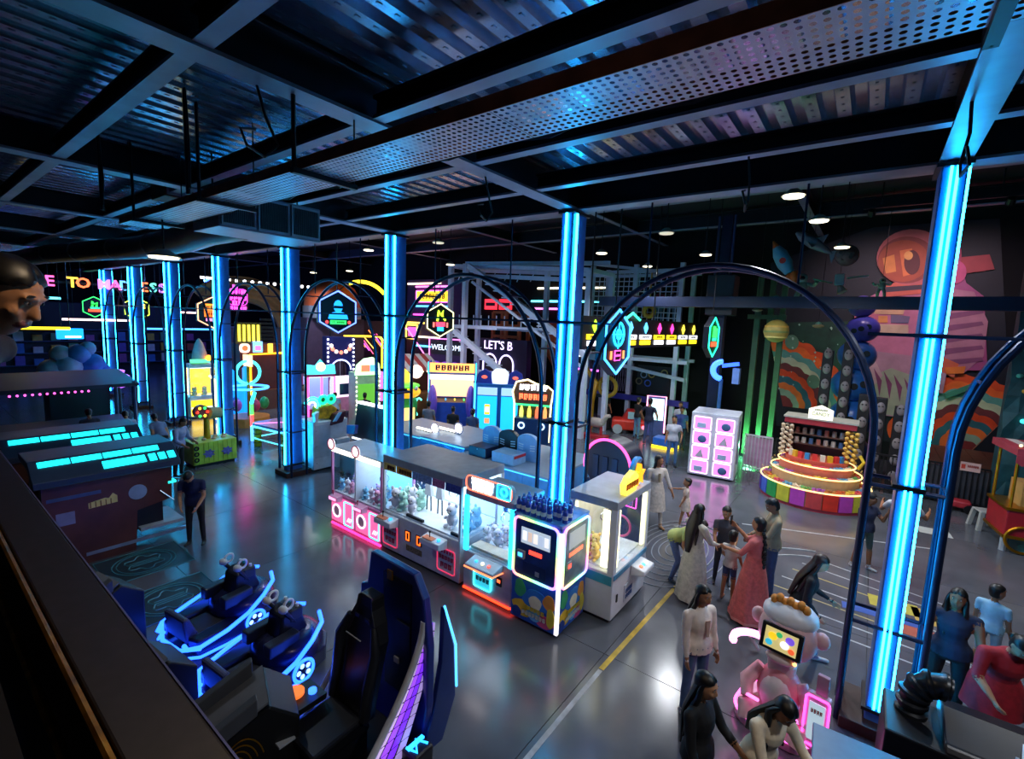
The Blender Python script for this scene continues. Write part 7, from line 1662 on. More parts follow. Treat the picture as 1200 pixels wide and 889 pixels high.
# far ride vehicles in the middle distance
t = thing('kiddie_car', 'red toy car ride beside the far visitors', 'ride', (-7.95, 19.0, 0), 0.4)
B().box(-0.7, 0.7, -0.4, 0.4, 0.15, 0.6).obj('body', M('d8382a', 0.35), t, bev=0.08); B().prism([(-0.3, 0.6), (0.5, 0.6), (0.35, 1.0), (-0.1, 1.0)], 'xz', -0.3, 0.3).obj('cab', M('c02a24', 0.35), t); B().box(-0.05, 0.45, -0.32, -0.3, 0.65, 0.95).obj('windscreen', M('a8c8d8', 0.15), t); B().ell((0.6, -0.42, 0.35), 0.08, 8, 6).obj('head_lamp', NEON('ff6a80', 3), t)
for sx in (-0.45, 0.45):
    B().cyl((sx, -0.44, 0.2), (sx, -0.36, 0.2), 0.2, n=14).obj('wheel', LGREY, t)
t = thing('motor_ride', 'upright blue and white screen ride left of the far visitors', 'arcade machine', (-6.9, 19.3, 0), 0.3)
B().box(-0.35, 0.35, -0.2, 0.4, 0, 1.7).obj('body', M('4a5a9a', 0.4), t, bev=0.03); B().box(-0.3, 0.3, -0.22, -0.2, 0.7, 1.6).obj('screen', NEON('b8e0e8', 1.5), t); B().tube([(-0.37, -0.24, 0.2), (-0.37, -0.24, 1.7), (0.37, -0.24, 1.7), (0.37, -0.24, 0.2)], 0.03, 6).obj('edge_light', NEON('ff9ac0', 3), t)
t = thing('foot_pad', 'blue foam step with a yellow glowing base behind the boy in white', 'step', (-5.85, 17.6, 0)); B().box(-0.4, 0.4, -0.3, 0.3, 0.1, 0.4).obj('foam', M('2a6ac8', 0.5), t, bev=0.03); B().box(-0.42, 0.42, -0.32, 0.32, 0, 0.1).obj('base_light', NEON('ffd020', 2), t)
t = thing('horse_ride', 'red and white spring horse ride behind the pink rimmed drum', 'ride', (-8.5, 17.0, 0)); B().ell((0, 0, 0.65), (0.4, 0.16, 0.2), 12, 8).obj('body', M('c8b8b0', 0.5), t, smooth=True); B().tube([(0.3, 0, 0.7), (0.45, 0, 0.95), (0.6, 0, 1.0)], [0.12, 0.09, 0.07], 8).obj('neck', M('c8b8b0', 0.5), t, smooth=True); B().box(-0.5, 0.5, -0.25, 0.25, 0, 0.15).obj('base', M('b83038', 0.4), t)
for sx in (-0.25, 0.25):
    B().cyl((sx, 0, 0.15), (sx, 0, 0.5), 0.06, n=8).obj('leg', M('b83038', 0.4), t)
t = thing('yellow_robot', 'yellow robot arm on a pedestal beneath the rope course', 'robot', (-9.6, 18.6, 0)); B().cyl((0, 0, 0), (0, 0, 1.2), 0.15, n=10).obj('pedestal', M('b8902a', 0.4), t); B().tube([(0, 0, 1.2), (0.2, 0, 2.0), (-0.3, 0, 2.6), (-0.7, 0, 2.4)], [0.16, 0.13, 0.1, 0.08], 8).obj('arm', M('c89a28', 0.4), t, smooth=True); B().ring((0.7, 0.1, 1.9), 0.4, 0.09, 'y').obj('hose_loop', M('b8902a', 0.5), t); B().box(0.1, 0.75, 0.05, 0.15, 1.4, 1.55).obj('hose_mount', DARK, t)
# ------------------------------------------------------------------ people
def cap_(b, p0, p1, r0, r1, mi, n=10, flat=1.0, ax=None, gap=False):
    """tapered capsule with rings close enough to colour it by nearest point"""
    p0 = Vector(p0); p1 = Vector(p1)
    if gap:
        p0 = p0 + (p1 - p0).normalized() * r0 * 0.95
    d = p1 - p0; L = max(d.length, 1e-4)
    u = d / L
    ref = Vector(ax) if ax is not None else (Vector((1, 0, 0)) if abs(u.x) < 0.9 else Vector((0, 1, 0)))
    sx = (ref - u * ref.dot(u)).normalized(); sy = u.cross(sx)
    k = max(1, math.ceil(L / 0.05)); rings = []
    for t in (0.15, 0.6, 1.0):
        a = PI / 2 * t
        rings.append((p0 - u * r0 * math.cos(a) * flat, r0 * math.sin(a)))
    for i in range(1, k + 1):
        rings.append((p0 + d * (i / k), r0 + (r1 - r0) * i / k))
    for t in (0.6, 0.15):
        a = PI / 2 * t
        rings.append((p1 + u * r1 * math.cos(a) * flat, r1 * math.sin(a)))
    b.loft([[c + sx * (r * math.cos(2 * PI * j / n)) + sy * (r * flat * math.sin(2 * PI * j / n)) for j in range(n)] for c, r in rings], mi=mi)
def eloft(b, secs, mi, n=16):
    """secs: (centre, xvec, yvec) elliptical sections, mi per section span or single"""
    for i in range(len(secs) - 1):
        pass
    rings = [[Vector(c) + Vector(x) * math.cos(2 * PI * j / n) + Vector(y) * math.sin(2 * PI * j / n) for j in range(n)] for c, x, y in secs]
    k = len(b.f)
    b.loft(rings, mi=mi if not isinstance(mi, (list, tuple)) else mi[0])
    if isinstance(mi, (list, tuple)):
        for i in range(len(secs) - 1):
            for j in range(n):
                b.mi[k + i * n + j] = mi[i]
SKINS = {'a': 'a8714e', 'b': '8f5c3f', 'c': 'c08a66', 'd': '7a4b34'}
def remeshed(b, voxel, smooth_it, mats, name):
    me = bpy.data.meshes.new('tmp'); me.from_pydata(b.v, [], b.f); me.update()
    o = bpy.data.objects.new('tmp', me); COL.objects.link(o)
    r = o.modifiers.new('r', 'REMESH'); r.mode = 'VOXEL'; r.voxel_size = voxel
    s = o.modifiers.new('s', 'SMOOTH'); s.factor = 0.5; s.iterations = smooth_it
    new = bpy.data.meshes.new_from_object(o.evaluated_get(bpy.context.evaluated_depsgraph_get()))
    bpy.data.objects.remove(o); bpy.data.meshes.remove(me)
    tags = [0] * len(b.v)
    for f, m in zip(b.f, b.mi):
        for i in f:
            tags[i] = m
    kd = kdtree.KDTree(len(b.v))
    for i, v in enumerate(b.v):
        kd.insert(v, i)
    kd.balance()
    new.materials.clear()
    for m in mats:
        new.materials.append(m)
    new.polygons.foreach_set('material_index', [tags[kd.find(p.center)[1]] for p in new.polygons])
    new.polygons.foreach_set('use_smooth', [True] * len(new.polygons))
    new.update(); new.name = name
    return new
def person(label, loc, rz, h, top, bottom, shoe='20202a', skin='a', sleeve=0.5, leg=1.0, hair=('short', '120d0c'), lean=0.0, side=0.0, twist=0.0, head=(0.0, 0.0, 0.0), L=(0.1, 0.12, 0.2, 0.0), R=(0.1, 0.12, 0.2, 0.0), legL=(0.0, 0.06, 0.05), legR=(0.0, 0.06, 0.05), build=1.0, hs=1.0, voxel=0.014, skirt=None, curl=0.5, female=False, drop=None, trim=None):
    s = h / 1.70
    t = thing('person', label, 'person', loc, rz)
    b = B()
    SK, TP, BT, SH, LP = 0, 1, 2, 3, 4
    T = Matrix.Rotation(twist, 3, 'Z') @ Matrix.Rotation(side, 3, 'Y') @ Matrix.Rotation(lean, 3, 'X')
    pel = Vector((0, 0, 0.93))
    # legs
    feet = []; lo = []
    for sd, (hp, ab, kn) in ((-1, legR), (1, legL)):
        hip = pel + Vector((sd * 0.09 * build, 0, -0.03))
        th = Vector((sd * math.sin(ab), -math.sin(hp), -math.cos(hp) * math.cos(ab))).normalized()
        sh = Vector((sd * math.sin(ab) * 0.6, -math.sin(hp - kn), -math.cos(hp - kn))).normalized()
        knee = hip + th * 0.42; ank = knee + sh * 0.40
        lo.append((sd, hip, knee, ank, sh))
    ground = min(a[3].z for a in lo) - 0.075
    off = Vector((0, 0, -ground))
    pel = pel + off
    for sd, hip, knee, ank, sh in lo:
        hip += off; knee += off; ank += off
        bw = build
        m1 = BT if leg > 0.15 else SK; m2 = BT if leg > 0.75 else SK
        mid = hip.lerp(knee, 0.55)
        cap_(b, hip, mid, 0.088 * bw, 0.073 * bw, m1); cap_(b, mid, knee, 0.073 * bw, 0.056 * bw, BT if leg > 0.4 else SK, gap=0.15 < leg <= 0.4)
        mid = knee.lerp(ank, 0.4)
        cap_(b, knee, mid, 0.056 * bw, 0.055 * bw, m2, gap=0.4 < leg <= 0.75); cap_(b, mid, ank, 0.054 * bw, 0.04 * bw, m2)
        fz = 0.035 if ank.z < 0.2 else ank.z - 0.04
        fd = Vector((sd * 0.12, -1, 0)).normalized()
        if ank.z > 0.2:
            fd = Vector((0, -0.6, -0.8))
        heel = Vector((ank.x, ank.y + 0.03, fz)); toe = heel + fd * 0.19
        cap_(b, ank, heel, 0.04, 0.036, SH if leg < 2 else SK); cap_(b, heel, toe, 0.038, 0.03, SH, flat=0.9)
    # torso
    ux, uy, uz = T @ Vector((1, 0, 0)), T @ Vector((0, 1, 0)), T @ Vector((0, 0, 1))
    bw = build
    P = lambda x, y, z: pel + ux * x + uy * y + uz * z
    hw = 0.165 if female else 0.155; ww = 0.125 if female else 0.145; cw = 0.15 if female else 0.17
    eloft(b, [(pel + Vector((0, 0, -0.10)), ux * 0.10 * bw, uy * 0.09 * bw), (pel + Vector((0, 0, -0.05)), ux * hw * bw, uy * 0.12 * bw), (P(0, 0, 0.03), ux * hw * bw, uy * 0.118 * bw)], BT)
    eloft(b, [(P(0, 0, 0.02), ux * hw * 0.98 * bw, uy * 0.118 * bw), (P(0, 0, 0.10), ux * (hw + ww) / 2 * bw, uy * 0.112 * bw), (P(0, 0, 0.19), ux * ww * bw, uy * 0.105 * bw), (P(0, -0.01, 0.28), ux * cw * 0.95 * bw, uy * 0.118 * bw), (P(0, -0.005, 0.36), ux * cw * bw, uy * 0.118 * bw), (P(0, 0.01, 0.43), ux * (cw + 0.005) * bw, uy * 0.09 * bw), (P(0, 0.015, 0.475), ux * 0.11 * bw, uy * 0.07 * bw), (P(0, 0.015, 0.50), ux * 0.06, uy * 0.058)], TP)
    # loose garment hanging over the waist
    if not skirt:
        eloft(b, [(P(0, 0, 0.12), ux * (hw + ww) * 0.51 * bw, uy * 0.118 * bw), *[(P(0, 0, z), ux * hw * (1.12 + (0.06 - z) * 0.9) * bw, uy * (0.135 + (0.06 - z) * 0.1) * bw) for z in (0.07, 0.04, 0.01, -0.02, -0.05)]], TP)
    # neck and head
    nk = P(0, 0.015, 0.49)
    HR = T @ Matrix.Rotation(head[1], 3, 'Z') @ Matrix.Rotation(head[0], 3, 'X') @ Matrix.Rotation(head[2], 3, 'Y')
    hx, hy, hz = HR @ Vector((1, 0, 0)), HR @ Vector((0, 1, 0)), HR @ Vector((0, 0, 1))
    hc = nk + uz * 0.07 + hz * 0.105 * hs - hy * 0.02 * hs
    Q = lambda x, y, z: hc + (hx * x + hy * y + hz * z) * hs
    cap_(b, nk - uz * 0.02, Q(0, 0.02, -0.07), 0.05, 0.046, SK)
    eloft(b, [(Q(0, -0.035, -0.118), hx * 0.02 * hs, hy * 0.02 * hs), (Q(0, -0.025, -0.108), hx * 0.04 * hs, hy * 0.045 * hs), (Q(0, -0.012, -0.075), hx * 0.058 * hs, hy * 0.075 * hs), (Q(0, -0.004, -0.03), hx * 0.068 * hs, hy * 0.088 * hs), (Q(0, 0.0, 0.02), hx * 0.074 * hs, hy * 0.095 * hs), (Q(0, 0.004, 0.065), hx * 0.070 * hs, hy * 0.09 * hs), (Q(0, 0.008, 0.098), hx * 0.05 * hs, hy * 0.066 * hs), (Q(0, 0.01, 0.115), hx * 0.02 * hs, hy * 0.03 * hs)], SK)
    cap_(b, Q(0, -0.092, 0.015), Q(0, -0.108, -0.026), 0.010 * hs, 0.015 * hs, SK, 8)
    for sx in (-1, 1):
        cap_(b, Q(sx * 0.074, 0.01, 0.012), Q(sx * 0.078, 0.014, -0.022), 0.016 * hs, 0.012 * hs, SK, 8)
        cap_(b, Q(sx * 0.012, -0.094, 0.034), Q(sx * 0.045, -0.085, 0.034), 0.010 * hs, 0.010 * hs, SK, 6)
        cap_(b, Q(sx * 0.04, -0.07, -0.02), Q(sx * 0.03, -0.075, -0.04), 0.022 * hs, 0.018 * hs, SK, 8)
    cap_(b, Q(-0.018, -0.092, -0.060), Q(0.018, -0.092, -0.060), 0.010 * hs, 0.010 * hs, LP, 8)
    # arms and hands
    hands = {}
    for sd, (ap, ab, el, inw) in ((-1, R), (1, L)):
        shd = P(sd * 0.185 * bw, 0.015, 0.425)
        ud = (ux * (sd * math.sin(ab)) - uy * (math.sin(ap) * math.cos(ab)) - uz * (math.cos(ap) * math.cos(ab))).normalized()
        fd = (ux * (sd * math.sin(ab - inw)) - uy * (math.sin(ap + el) * math.cos(ab - inw)) - uz * (math.cos(ap + el) * math.cos(ab - inw))).normalized()
        elb = shd + ud * 0.28; wr = elb + fd * 0.24
        cap_(b, P(sd * 0.10, 0.012, 0.43), shd, 0.062 * bw, 0.054 * bw, TP if sleeve >= 0 else SK)
        mid = shd.lerp(elb, 0.5)
        cap_(b, shd, mid, (0.058 if sleeve > 0.1 else 0.05) * bw, (0.056 if sleeve > 0.1 else 0.045) * bw, TP if sleeve > 0.1 else SK, gap=0 <= sleeve <= 0.1); cap_(b, mid, elb, (0.052 if sleeve > 0.55 else 0.044) * bw, (0.048 if sleeve > 0.55 else 0.039) * bw, TP if sleeve > 0.55 else SK, gap=0.1 < sleeve <= 0.55)
        cap_(b, elb, elb.lerp(wr, 0.5), (0.047 if sleeve > 0.7 else 0.039) * bw, (0.044 if sleeve > 0.7 else 0.035) * bw, TP if sleeve > 0.7 else SK, gap=0.55 < sleeve <= 0.7); cap_(b, elb.lerp(wr, 0.5), wr, 0.036 * bw, 0.027, TP if sleeve > 0.9 else SK, gap=0.7 < sleeve <= 0.9)
        lat = fd.cross(ux if abs(fd.dot(ux)) < 0.8 else uy).normalized()      # across the palm
        nrm = fd.cross(lat) * (1 if fd.cross(lat).dot(ux) * sd < 0 else -1)      # palm side
        pal = wr + fd * 0.075
        for q in (-1, 0, 1):
            cap_(b, wr + lat * 0.012 * q, pal + lat * 0.022 * q, 0.016, 0.0145, SK, 8)
        for q in range(4):
            fl = (0.066, 0.074, 0.070, 0.056)[q]; o_ = lat * (-0.031 + 0.0207 * q)
            k0 = pal + o_; k1 = k0 + (fd * math.cos(curl * 0.6) + nrm * math.sin(curl * 0.6)) * fl * 0.55; k2 = k1 + (fd * math.cos(curl * 1.6) + nrm * math.sin(curl * 1.6)) * fl * 0.5
            cap_(b, k0, k1, 0.0098, 0.0092, SK, 6); cap_(b, k1, k2, 0.0092, 0.008, SK, 6)
        th0 = wr + fd * 0.025 - lat * 0.025; th1 = th0 + (fd * 0.7 - lat * 0.7 + nrm * 0.3).normalized() * 0.035; th2 = th1 + (fd * 0.9 - lat * 0.25 + nrm * 0.4).normalized() * 0.03
        cap_(b, th0, th1, 0.0125, 0.0105, SK, 6); cap_(b, th1, th2, 0.0105, 0.009, SK, 6)
        hands[sd] = pal + fd * 0.04 + nrm * 0.02
    b.v = [tuple(Vector(v) * s) for v in b.v]
    mats = [M(SKINS[skin], 0.55, noise=0.06), M(top, 0.75, noise=0.12, scale=14), M(bottom, 0.75, noise=0.15, scale=14), M(shoe, 0.5), M('8a4a40', 0.5)]
    me = remeshed(b, voxel, 4, mats, 'body')
    bo = bpy.data.objects.new('body', me); COL.objects.link(bo); bo.parent = t
    sv = lambda v: tuple(Vector(v) * s)
    # eyes and brows
    if voxel < 0.02:
        for sx in (-1, 1):
            e = B().ell(sv(Q(sx * 0.029, -0.0855, 0.018)), (0.0125 * s * hs, 0.008 * s * hs, 0.0075 * s * hs), 8, 6, 0, HR); e.ell(sv(Q(sx * 0.029, -0.0915, 0.018)), (0.0058 * s * hs, 0.004 * s * hs, 0.0062 * s * hs), 8, 6, 1, HR)
            e.obj('eye', [M('d8d2cc', 0.3), BLACK], t, smooth=True)
            if voxel < 0.0135:
                B().ell(sv(Q(sx * 0.031, -0.090, 0.042)), (0.019 * s * hs, 0.006 * s * hs, 0.0035 * s * hs), 8, 4, 0, HR).obj('eyebrow', BLACK, t, smooth=True)
    # hair
    st, hcol = hair[0], hair[1]
    HM = M(hcol, 0.42, noise=0.35, scale=30)
    hb = B()
    if st == 'cap':
        hb.ell(sv(Q(0, 0.01, 0.045)), tuple(s * hs * k for k in (0.086, 0.108, 0.085)), 14, 8, 0, HR)
        hb.ell(sv(Q(0, -0.12, 0.055)), tuple(s * hs * k for k in (0.06, 0.06, 0.012)), 12, 6, 0, HR)
        hb.obj('cap', M(hair[2] if len(hair) > 2 else '16161c', 0.6), t, smooth=True)
    elif st == 'hijab':
        hb.ell(sv(Q(0, 0.02, 0.02)), tuple(s * hs * k for k in (0.095, 0.112, 0.125)), 14, 10, 0, HR)
        hb.ell(sv(P(0, 0.01, 0.44)), tuple(s * k for k in (0.2, 0.14, 0.14)), 14, 8, 0, T)
        hb.obj('headscarf', HM, t, smooth=True)
    else:
        prof = [(-0.105, 0.042, 0.05), (-0.075, 0.066, 0.078), (-0.03, 0.074, 0.094), (0.02, 0.080, 0.101), (0.045, 0.080, 0.101), (0.06, 0.078, 0.099), (0.075, 0.074, 0.094), (0.09, 0.066, 0.085), (0.105, 0.054, 0.07), (0.122, 0.036, 0.048), (0.131, 0.012, 0.018)]
        rings = []
        for (z, rx, ry) in prof:
            if z < -0.08 and st == 'short':
                continue
            ring = []
            opn = math.radians(88) if z < 0.03 else math.radians(88) * max(0.0, 1 - (z - 0.03) / 0.055)
            for j in range(28):
                a = 2 * PI * j / 28                      # 0 = right, 3/2 PI = face
                d_ = abs((a - 1.5 * PI + PI) % (2 * PI) - PI)
                f = 1.05 if d_ > opn + 0.4 else (0.84 if d_ < opn else 0.84 + 0.21 * math.sin((d_ - opn) / 0.4 * PI / 2))
                f *= 1 + 0.012 * math.sin(9 * a + 20 * z)
                ring.append(Vector(sv(Q(rx * f * math.cos(a), 0.006 + ry * f * math.sin(a), z))))
            rings.append(ring)
        hb.loft(rings)
        if st in ('long', 'wave'):
            lenz = hair[2] if len(hair) > 2 else 0.45
            rings = []
            a0 = Q(0, 0.05, 0.0); a1 = P(0, 0.135, 0.36); a2 = P(0, 0.16, 0.47 - lenz)
            if lean > 0.5:
                a1 = nk + Vector((0, -0.02, -0.10)); a2 = nk + Vector((0, -0.08, -lenz * 0.8))
            for k in range(9):
                u = k / 8
                c = a0.lerp(a1, min(1, u * 2.2)) if u < 0.4545 else a1.lerp(a2, (u - 0.4545) / 0.5455)
                w = (0.075 + 0.04 * math.sin(u * PI)) * (1 - 0.45 * u * u); d = 0.05 * (1 - 0.5 * u)
                rings.append([Vector(sv(c)) + hx * (w * s * math.cos(2 * PI * j / 12) * (1 + 0.08 * math.sin(7 * u + j))) + uy * (d * s * math.sin(2 * PI * j / 12)) for j in range(12)])
            hb.loft(rings)
            for sx in (-1, 1):           # locks that fall over the shoulders
                hb.tube([sv(Q(sx * 0.06, 0.0, 0.07)), sv(Q(sx * 0.082, 0.012, -0.02)), sv(Q(sx * 0.085, 0.01, -0.1)), sv(P(sx * 0.09, -0.03 if st == 'wave' else 0.06, 0.40)), sv(P(sx * 0.1, -0.10 if st == 'wave' else 0.1, 0.47 - lenz * 0.7))], [0.014 * s, 0.024 * s, 0.03 * s, 0.034 * s, 0.012 * s], 8)
        if st == 'braid':
            pts = [Q(0, 0.09, -0.06), P(0.02, 0.13, 0.36), P(0.03, 0.135, 0.2), P(0.02, 0.14, 0.02)]
            for k in range(14):
                u = k / 13 * 3; i = min(2, int(u)); c = pts[i].lerp(pts[i + 1], u - i)
                hb.ell(sv(c + ux * 0.012 * (1 if k % 2 else -1)), tuple(s * q for q in (0.034, 0.032, 0.036)), 8, 6)
        if st == 'bun':
            hb.ell(sv(Q(0, 0.115, -0.02)), tuple(s * hs * k for k in (0.045, 0.04, 0.045)), 10, 8, 0, HR)
        hb.obj('hair', HM, t, smooth=True)
    # skirt or dress: flared cloth with folds
    if skirt:
        col, z1, flare, wv = skirt[:4]
        secs = []
        z0 = pel.z + 0.16
        n = 40
        for k in range(9):
            u = k / 8; z = z0 + (z1 - z0) * u
            rx = (0.14 + 0.05 * min(1, u * 3) + flare * u ** 1.3) * bw; ry = (0.12 + 0.035 * min(1, u * 3) + flare * 0.9 * u ** 1.3) * bw
            cx = pel.x * (1 - u) ; cy = pel.y
            secs.append([Vector((cx, cy, z)) * s + Vector((rx * s * math.cos(2 * PI * j / n), ry * s * math.sin(2 * PI * j / n), 0)) * (1 + wv * u * math.sin(2 * PI * j / n * 9 + 0.7 * math.sin(4 * u))) for j in range(n)])
        sk = B().loft(secs).obj('skirt', M(col, 0.75, noise=0.22, scale=18), t, smooth=True)
        if len(skirt) > 4:
            B().loft([[p * 1.0 + Vector((0, 0, dz)) for p in secs[-1]] for dz in (0.004, 0.05)], cap=False).obj('hem', M(skirt[4], 0.7), sk)
    if trim:
        pl = [P(-0.03, -0.128 * bw, 0.40), P(0.03, -0.128 * bw, 0.40), P(0.018, -0.138 * bw, 0.2), P(-0.018, -0.138 * bw, 0.2)]
        bb = B().add([sv(p) for p in pl] + [sv(p - uy * 0.012) for p in pl], [(0, 1, 2, 3), (4, 5, 6, 7), (0, 1, 5, 4), (1, 2, 6, 5), (2, 3, 7, 6), (3, 0, 4, 7)]).obj('placket', M(trim, 0.6), t)
    c_, s_ = math.cos(rz), math.sin(rz)
    wpos = lambda v: Vector(loc) + Vector((c_ * v.x * s - s_ * v.y * s, s_ * v.x * s + c_ * v.y * s, v.z * s))
    return t, {k: wpos(v) for k, v in hands.items()}, wpos(P(0, 0.13, 0.25))
JEAN = '4a6288'
# group on the court
person('woman in a long white kurta holding a child by the hand', (-3.55, 10.3, 0), 0.75, 1.66, 'c8bcb4', 'bdb2aa', 'a87850', 'a', 0.75, 1.0, ('long', '1a1210', 0.3), head=(0.05, 0.6, 0), L=(0.35, 0.25, 0.1, 0), R=(0.05, 0.1, 0.15, 0), legL=(0.15, 0.05, 0.05), legR=(-0.15, 0.05, 0.15), female=True, skirt=('c8bcb4', 0.42, 0.06, 0.02), trim='8a7a60')
person('little girl in a cream dress holding the hand of the woman in white', (-3.0, 10.75, 0), -1.2, 1.12, 'd8c0b0', 'd8c0b0', 'c8c8c8', 'a', 0.3, 0.1, ('short', '1a1210'), head=(-0.1, 0.2, 0), L=(0.3, 0.1, 0.2, 0), R=(1.3, 0.3, 0.2, 0.2), legL=(0.25, 0.05, 0.1), legR=(-0.25, 0.05, 0.2), hs=1.3, build=0.92, female=False, skirt=('d8c0b0', 0.62, 0.04, 0.02))
person('girl in a lime top and jeans bending forward beside the yellow line', (-2.45, 8.35, 0), 1.25, 1.58, 'b8bc6a', '55608a', '15151a', 'a', 0.4, 1.0, ('short', '140e0e'), lean=0.95, head=(-0.35, 0.2, 0), L=(0.9, 0.1, 0.6, 0.2), R=(0.9, 0.1, 0.5, 0.2), legL=(0.75, 0.08, 0.95), legR=(0.45, 0.08, 0.75), female=True)
person('woman in a long pale grey dress seen from behind with long dark hair', (-1.98, 7.85, 0), 2.6, 1.66, 'b4b0a4', 'b4b0a4', '2a2020', 'a', 0.95, 1.0, ('long', '0e0a0a', 0.5), head=(0.25, 0.2, 0), L=(0.5, 0.1, 0.7, 0.3), R=(0.5, 0.1, 0.7, 0.3), female=True, skirt=('b4b0a4', 0.06, 0.10, 0.05))
person('boy in a dark checked shirt facing the balcony beside the grey dress', (-1.72, 8.75, 0), 0.3, 1.42, '3a3238', '2c2c38', '20202a', 'a', 0.5, 1.0, ('short', '120d0c'), head=(0.25, -0.3, 0), L=(0.4, 0.1, 0.8, 0.3), R=(0.4, 0.1, 0.6, 0.2), hs=1.12)
person('small girl in a white sleeveless top and denim shorts', (-1.50, 8.25, 0), 2.9, 1.18, 'd0ccc8', '2c3c68', '9a6a50', 'a', 0.15, 0.3, ('short', '0e0a0a'), L=(0.3, 0.2, 0.6, 0.3), R=(0.2, 0.15, 0.2, 0), hs=1.25, build=0.95)
_, hd, _ = person('woman in a long coral pink dress raising a phone', (-1.10, 7.95, 0), -1.75, 1.66, 'd06a68', 'd06a68', '3a2020', 'a', 0.7, 1.0, ('braid', '0e0a0a'), head=(-0.05, -0.2, 0), L=(0.6, 0.05, 0.9, 0.2), R=(1.0, 0.15, 1.25, 0.2), female=True, skirt=('c8605c', 0.05, 0.17, 0.045, 'd88a80'))
ph = tag(B().box(-0.038, 0.038, -0.005, 0.005, -0.075, 0.075).box(-0.034, 0.034, 0.005, 0.006, -0.07, 0.07).obj('phone', BLACK, loc=tuple(hd[-1] + Vector((0, 0, 0.03))), rz=1.4, bev=0.003), 'black phone held up by the woman in coral pink', 'phone')
person('bearded man in a tan shirt looking down behind the coral dress', (-1.0, 8.85, 0), -1.2, 1.75, '9c8668', '3c4a68', '1c1c22', 'b', 1.0, 1.0, ('short', '0e0a0a'), head=(0.5, 0.1, 0), L=(0.5, 0.1, 0.7, 0.2), R=(0.4, 0.1, 0.6, 0.3))
person('woman in a black jacket with long brown hair striding to the right', (-0.42, 7.35, 0), 1.7, 1.64, '15151c', '6a6a98', 'b8b4b4', 'c', 1.0, 1.0, ('long', '2a1814', 0.42), lean=0.25, head=(0.15, 0.0, 0), L=(0.5, 0.15, 0.9, 0.3), R=(0.1, 0.15, 0.9, 0.2), legL=(0.45, 0.05, 0.25), legR=(-0.55, 0.08, 0.35), female=True)
person('girl in a peach shirt and blue jeans standing in the near aisle', (-1.25, 5.45, 0), 1.0, 1.60, 'ead6ca', JEAN, 'c8c4c0', 'a', 1.0, 1.0, ('long', '120c0c', 0.42), head=(0.1, 0.1, 0), L=(0.1, 0.1, 0.15, 0), R=(0.1, 0.08, 0.2, 0), female=True, voxel=0.012, trim='c09a88')
person('woman in black with long black hair at the bottom edge', (-0.85, 4.05, 0), 1.35, 1.58, '101014', '15151a', '101014', 'c', 0.9, 1.0, ('long', '0a0808', 0.5), head=(0.15, 0.1, 0), L=(0.5, 0.1, 0.6, 0.2), R=(0.2, 0.1, 0.3, 0), female=True, voxel=0.012)
person('woman in a beige top with wavy black hair leaning over the ride', (-0.42, 4.35, 0), 1.0, 1.58, 'e2d0b4', '2a2a38', '101014', 'b', 1.0, 1.0, ('wave', '0c0909', 0.36), lean=0.25, head=(0.45, -0.2, 0.1), L=(0.9, 0.1, 0.4, 0.1), R=(0.8, 0.15, 0.4, 0.2), female=True, voxel=0.012)
person('boy in a navy tee and black cap with his hand at his mouth', (0.28, 11.2, 0), 0.9, 1.52, '1a2240', '4a5a58', 'c8c4c0', 'b', 0.45, 0.6, ('cap', '120d0c', '121216'), head=(0.05, 0.3, 0), L=(0.7, 0.15, 2.0, 0.3), R=(0.1, 0.1, 0.2, 0), legL=(0.1, 0.05, 0.05), legR=(-0.1, 0.05, 0.1), hs=1.08)
_, _, bk = person('man in a white shirt seen from behind wearing a navy backpack', (0.78, 11.3, 0), 3.0, 1.74, 'bcbcc4', '3a4a60', '20202a', 'b', 0.5, 0.5, ('short', 'a8a8b0'), lean=0.15, head=(0.4, 0, 0), L=(0.8, 0.5, 1.2, 0.4), R=(0.8, 0.5, 1.2, 0.4))
bp = thing('backpack', 'navy backpack worn by the man in white behind the neon column', 'backpack', (bk.x, bk.y - 0.08, bk.z - 0.32), 3.0); B().prism(rrect(0.34, 0.5, 0.1, cz=0.25), 'xz', 0.0, 0.16).obj('bag', M('141c38', 0.7), bp, bev=0.03); B().prism(rrect(0.26, 0.2, 0.06, cz=0.14), 'xz', 0.16, 0.2).obj('pocket', M('1a2444', 0.7), bp); B().tube([(-0.04, 0.08, 0.5), (0, 0.08, 0.55), (0.04, 0.08, 0.5)], 0.012, 6).obj('handle', BLACK, bp)
person('woman in a navy sleeveless top looking back over the counter', (1.10, 7.3, 0), 0.1, 1.64, '16223e', '15151c', '101014', 'b', 0.05, 1.0, ('wave', '0c0909', 0.35), head=(0.0, -0.35, 0.05), L=(0.5, 0.1, 0.3, 0.2), R=(0.35, 0.2, 0.35, 0.15), build=1.12, female=True, voxel=0.012)
person('boy in a blue leaf print shirt turned away from the balcony', (1.66, 8.7, 0), 2.7, 1.27, '8fb4c8', '8a9098', 'c8c4c0', 'b', 0.45, 0.6, ('short', '120d0c'), head=(0.0, -0.6, 0), hs=1.15, voxel=0.013)
person('woman in a red shirt leaning towards a child at the right edge', (1.44, 6.98, 0), 0.35, 1.60, 'a81c2c', '7a1a2a', '101014', 'c', 0.6, 1.0, ('bun', '120d0c'), lean=0.35, head=(0.35, 0.1, 0), L=(0.7, 0.1, 0.5, 0.4), R=(0.6, 0.25, 0.7, 0.5), build=1.2, female=True, skirt=('a81c2c', 0.6, 0.05, 0.02), voxel=0.012)
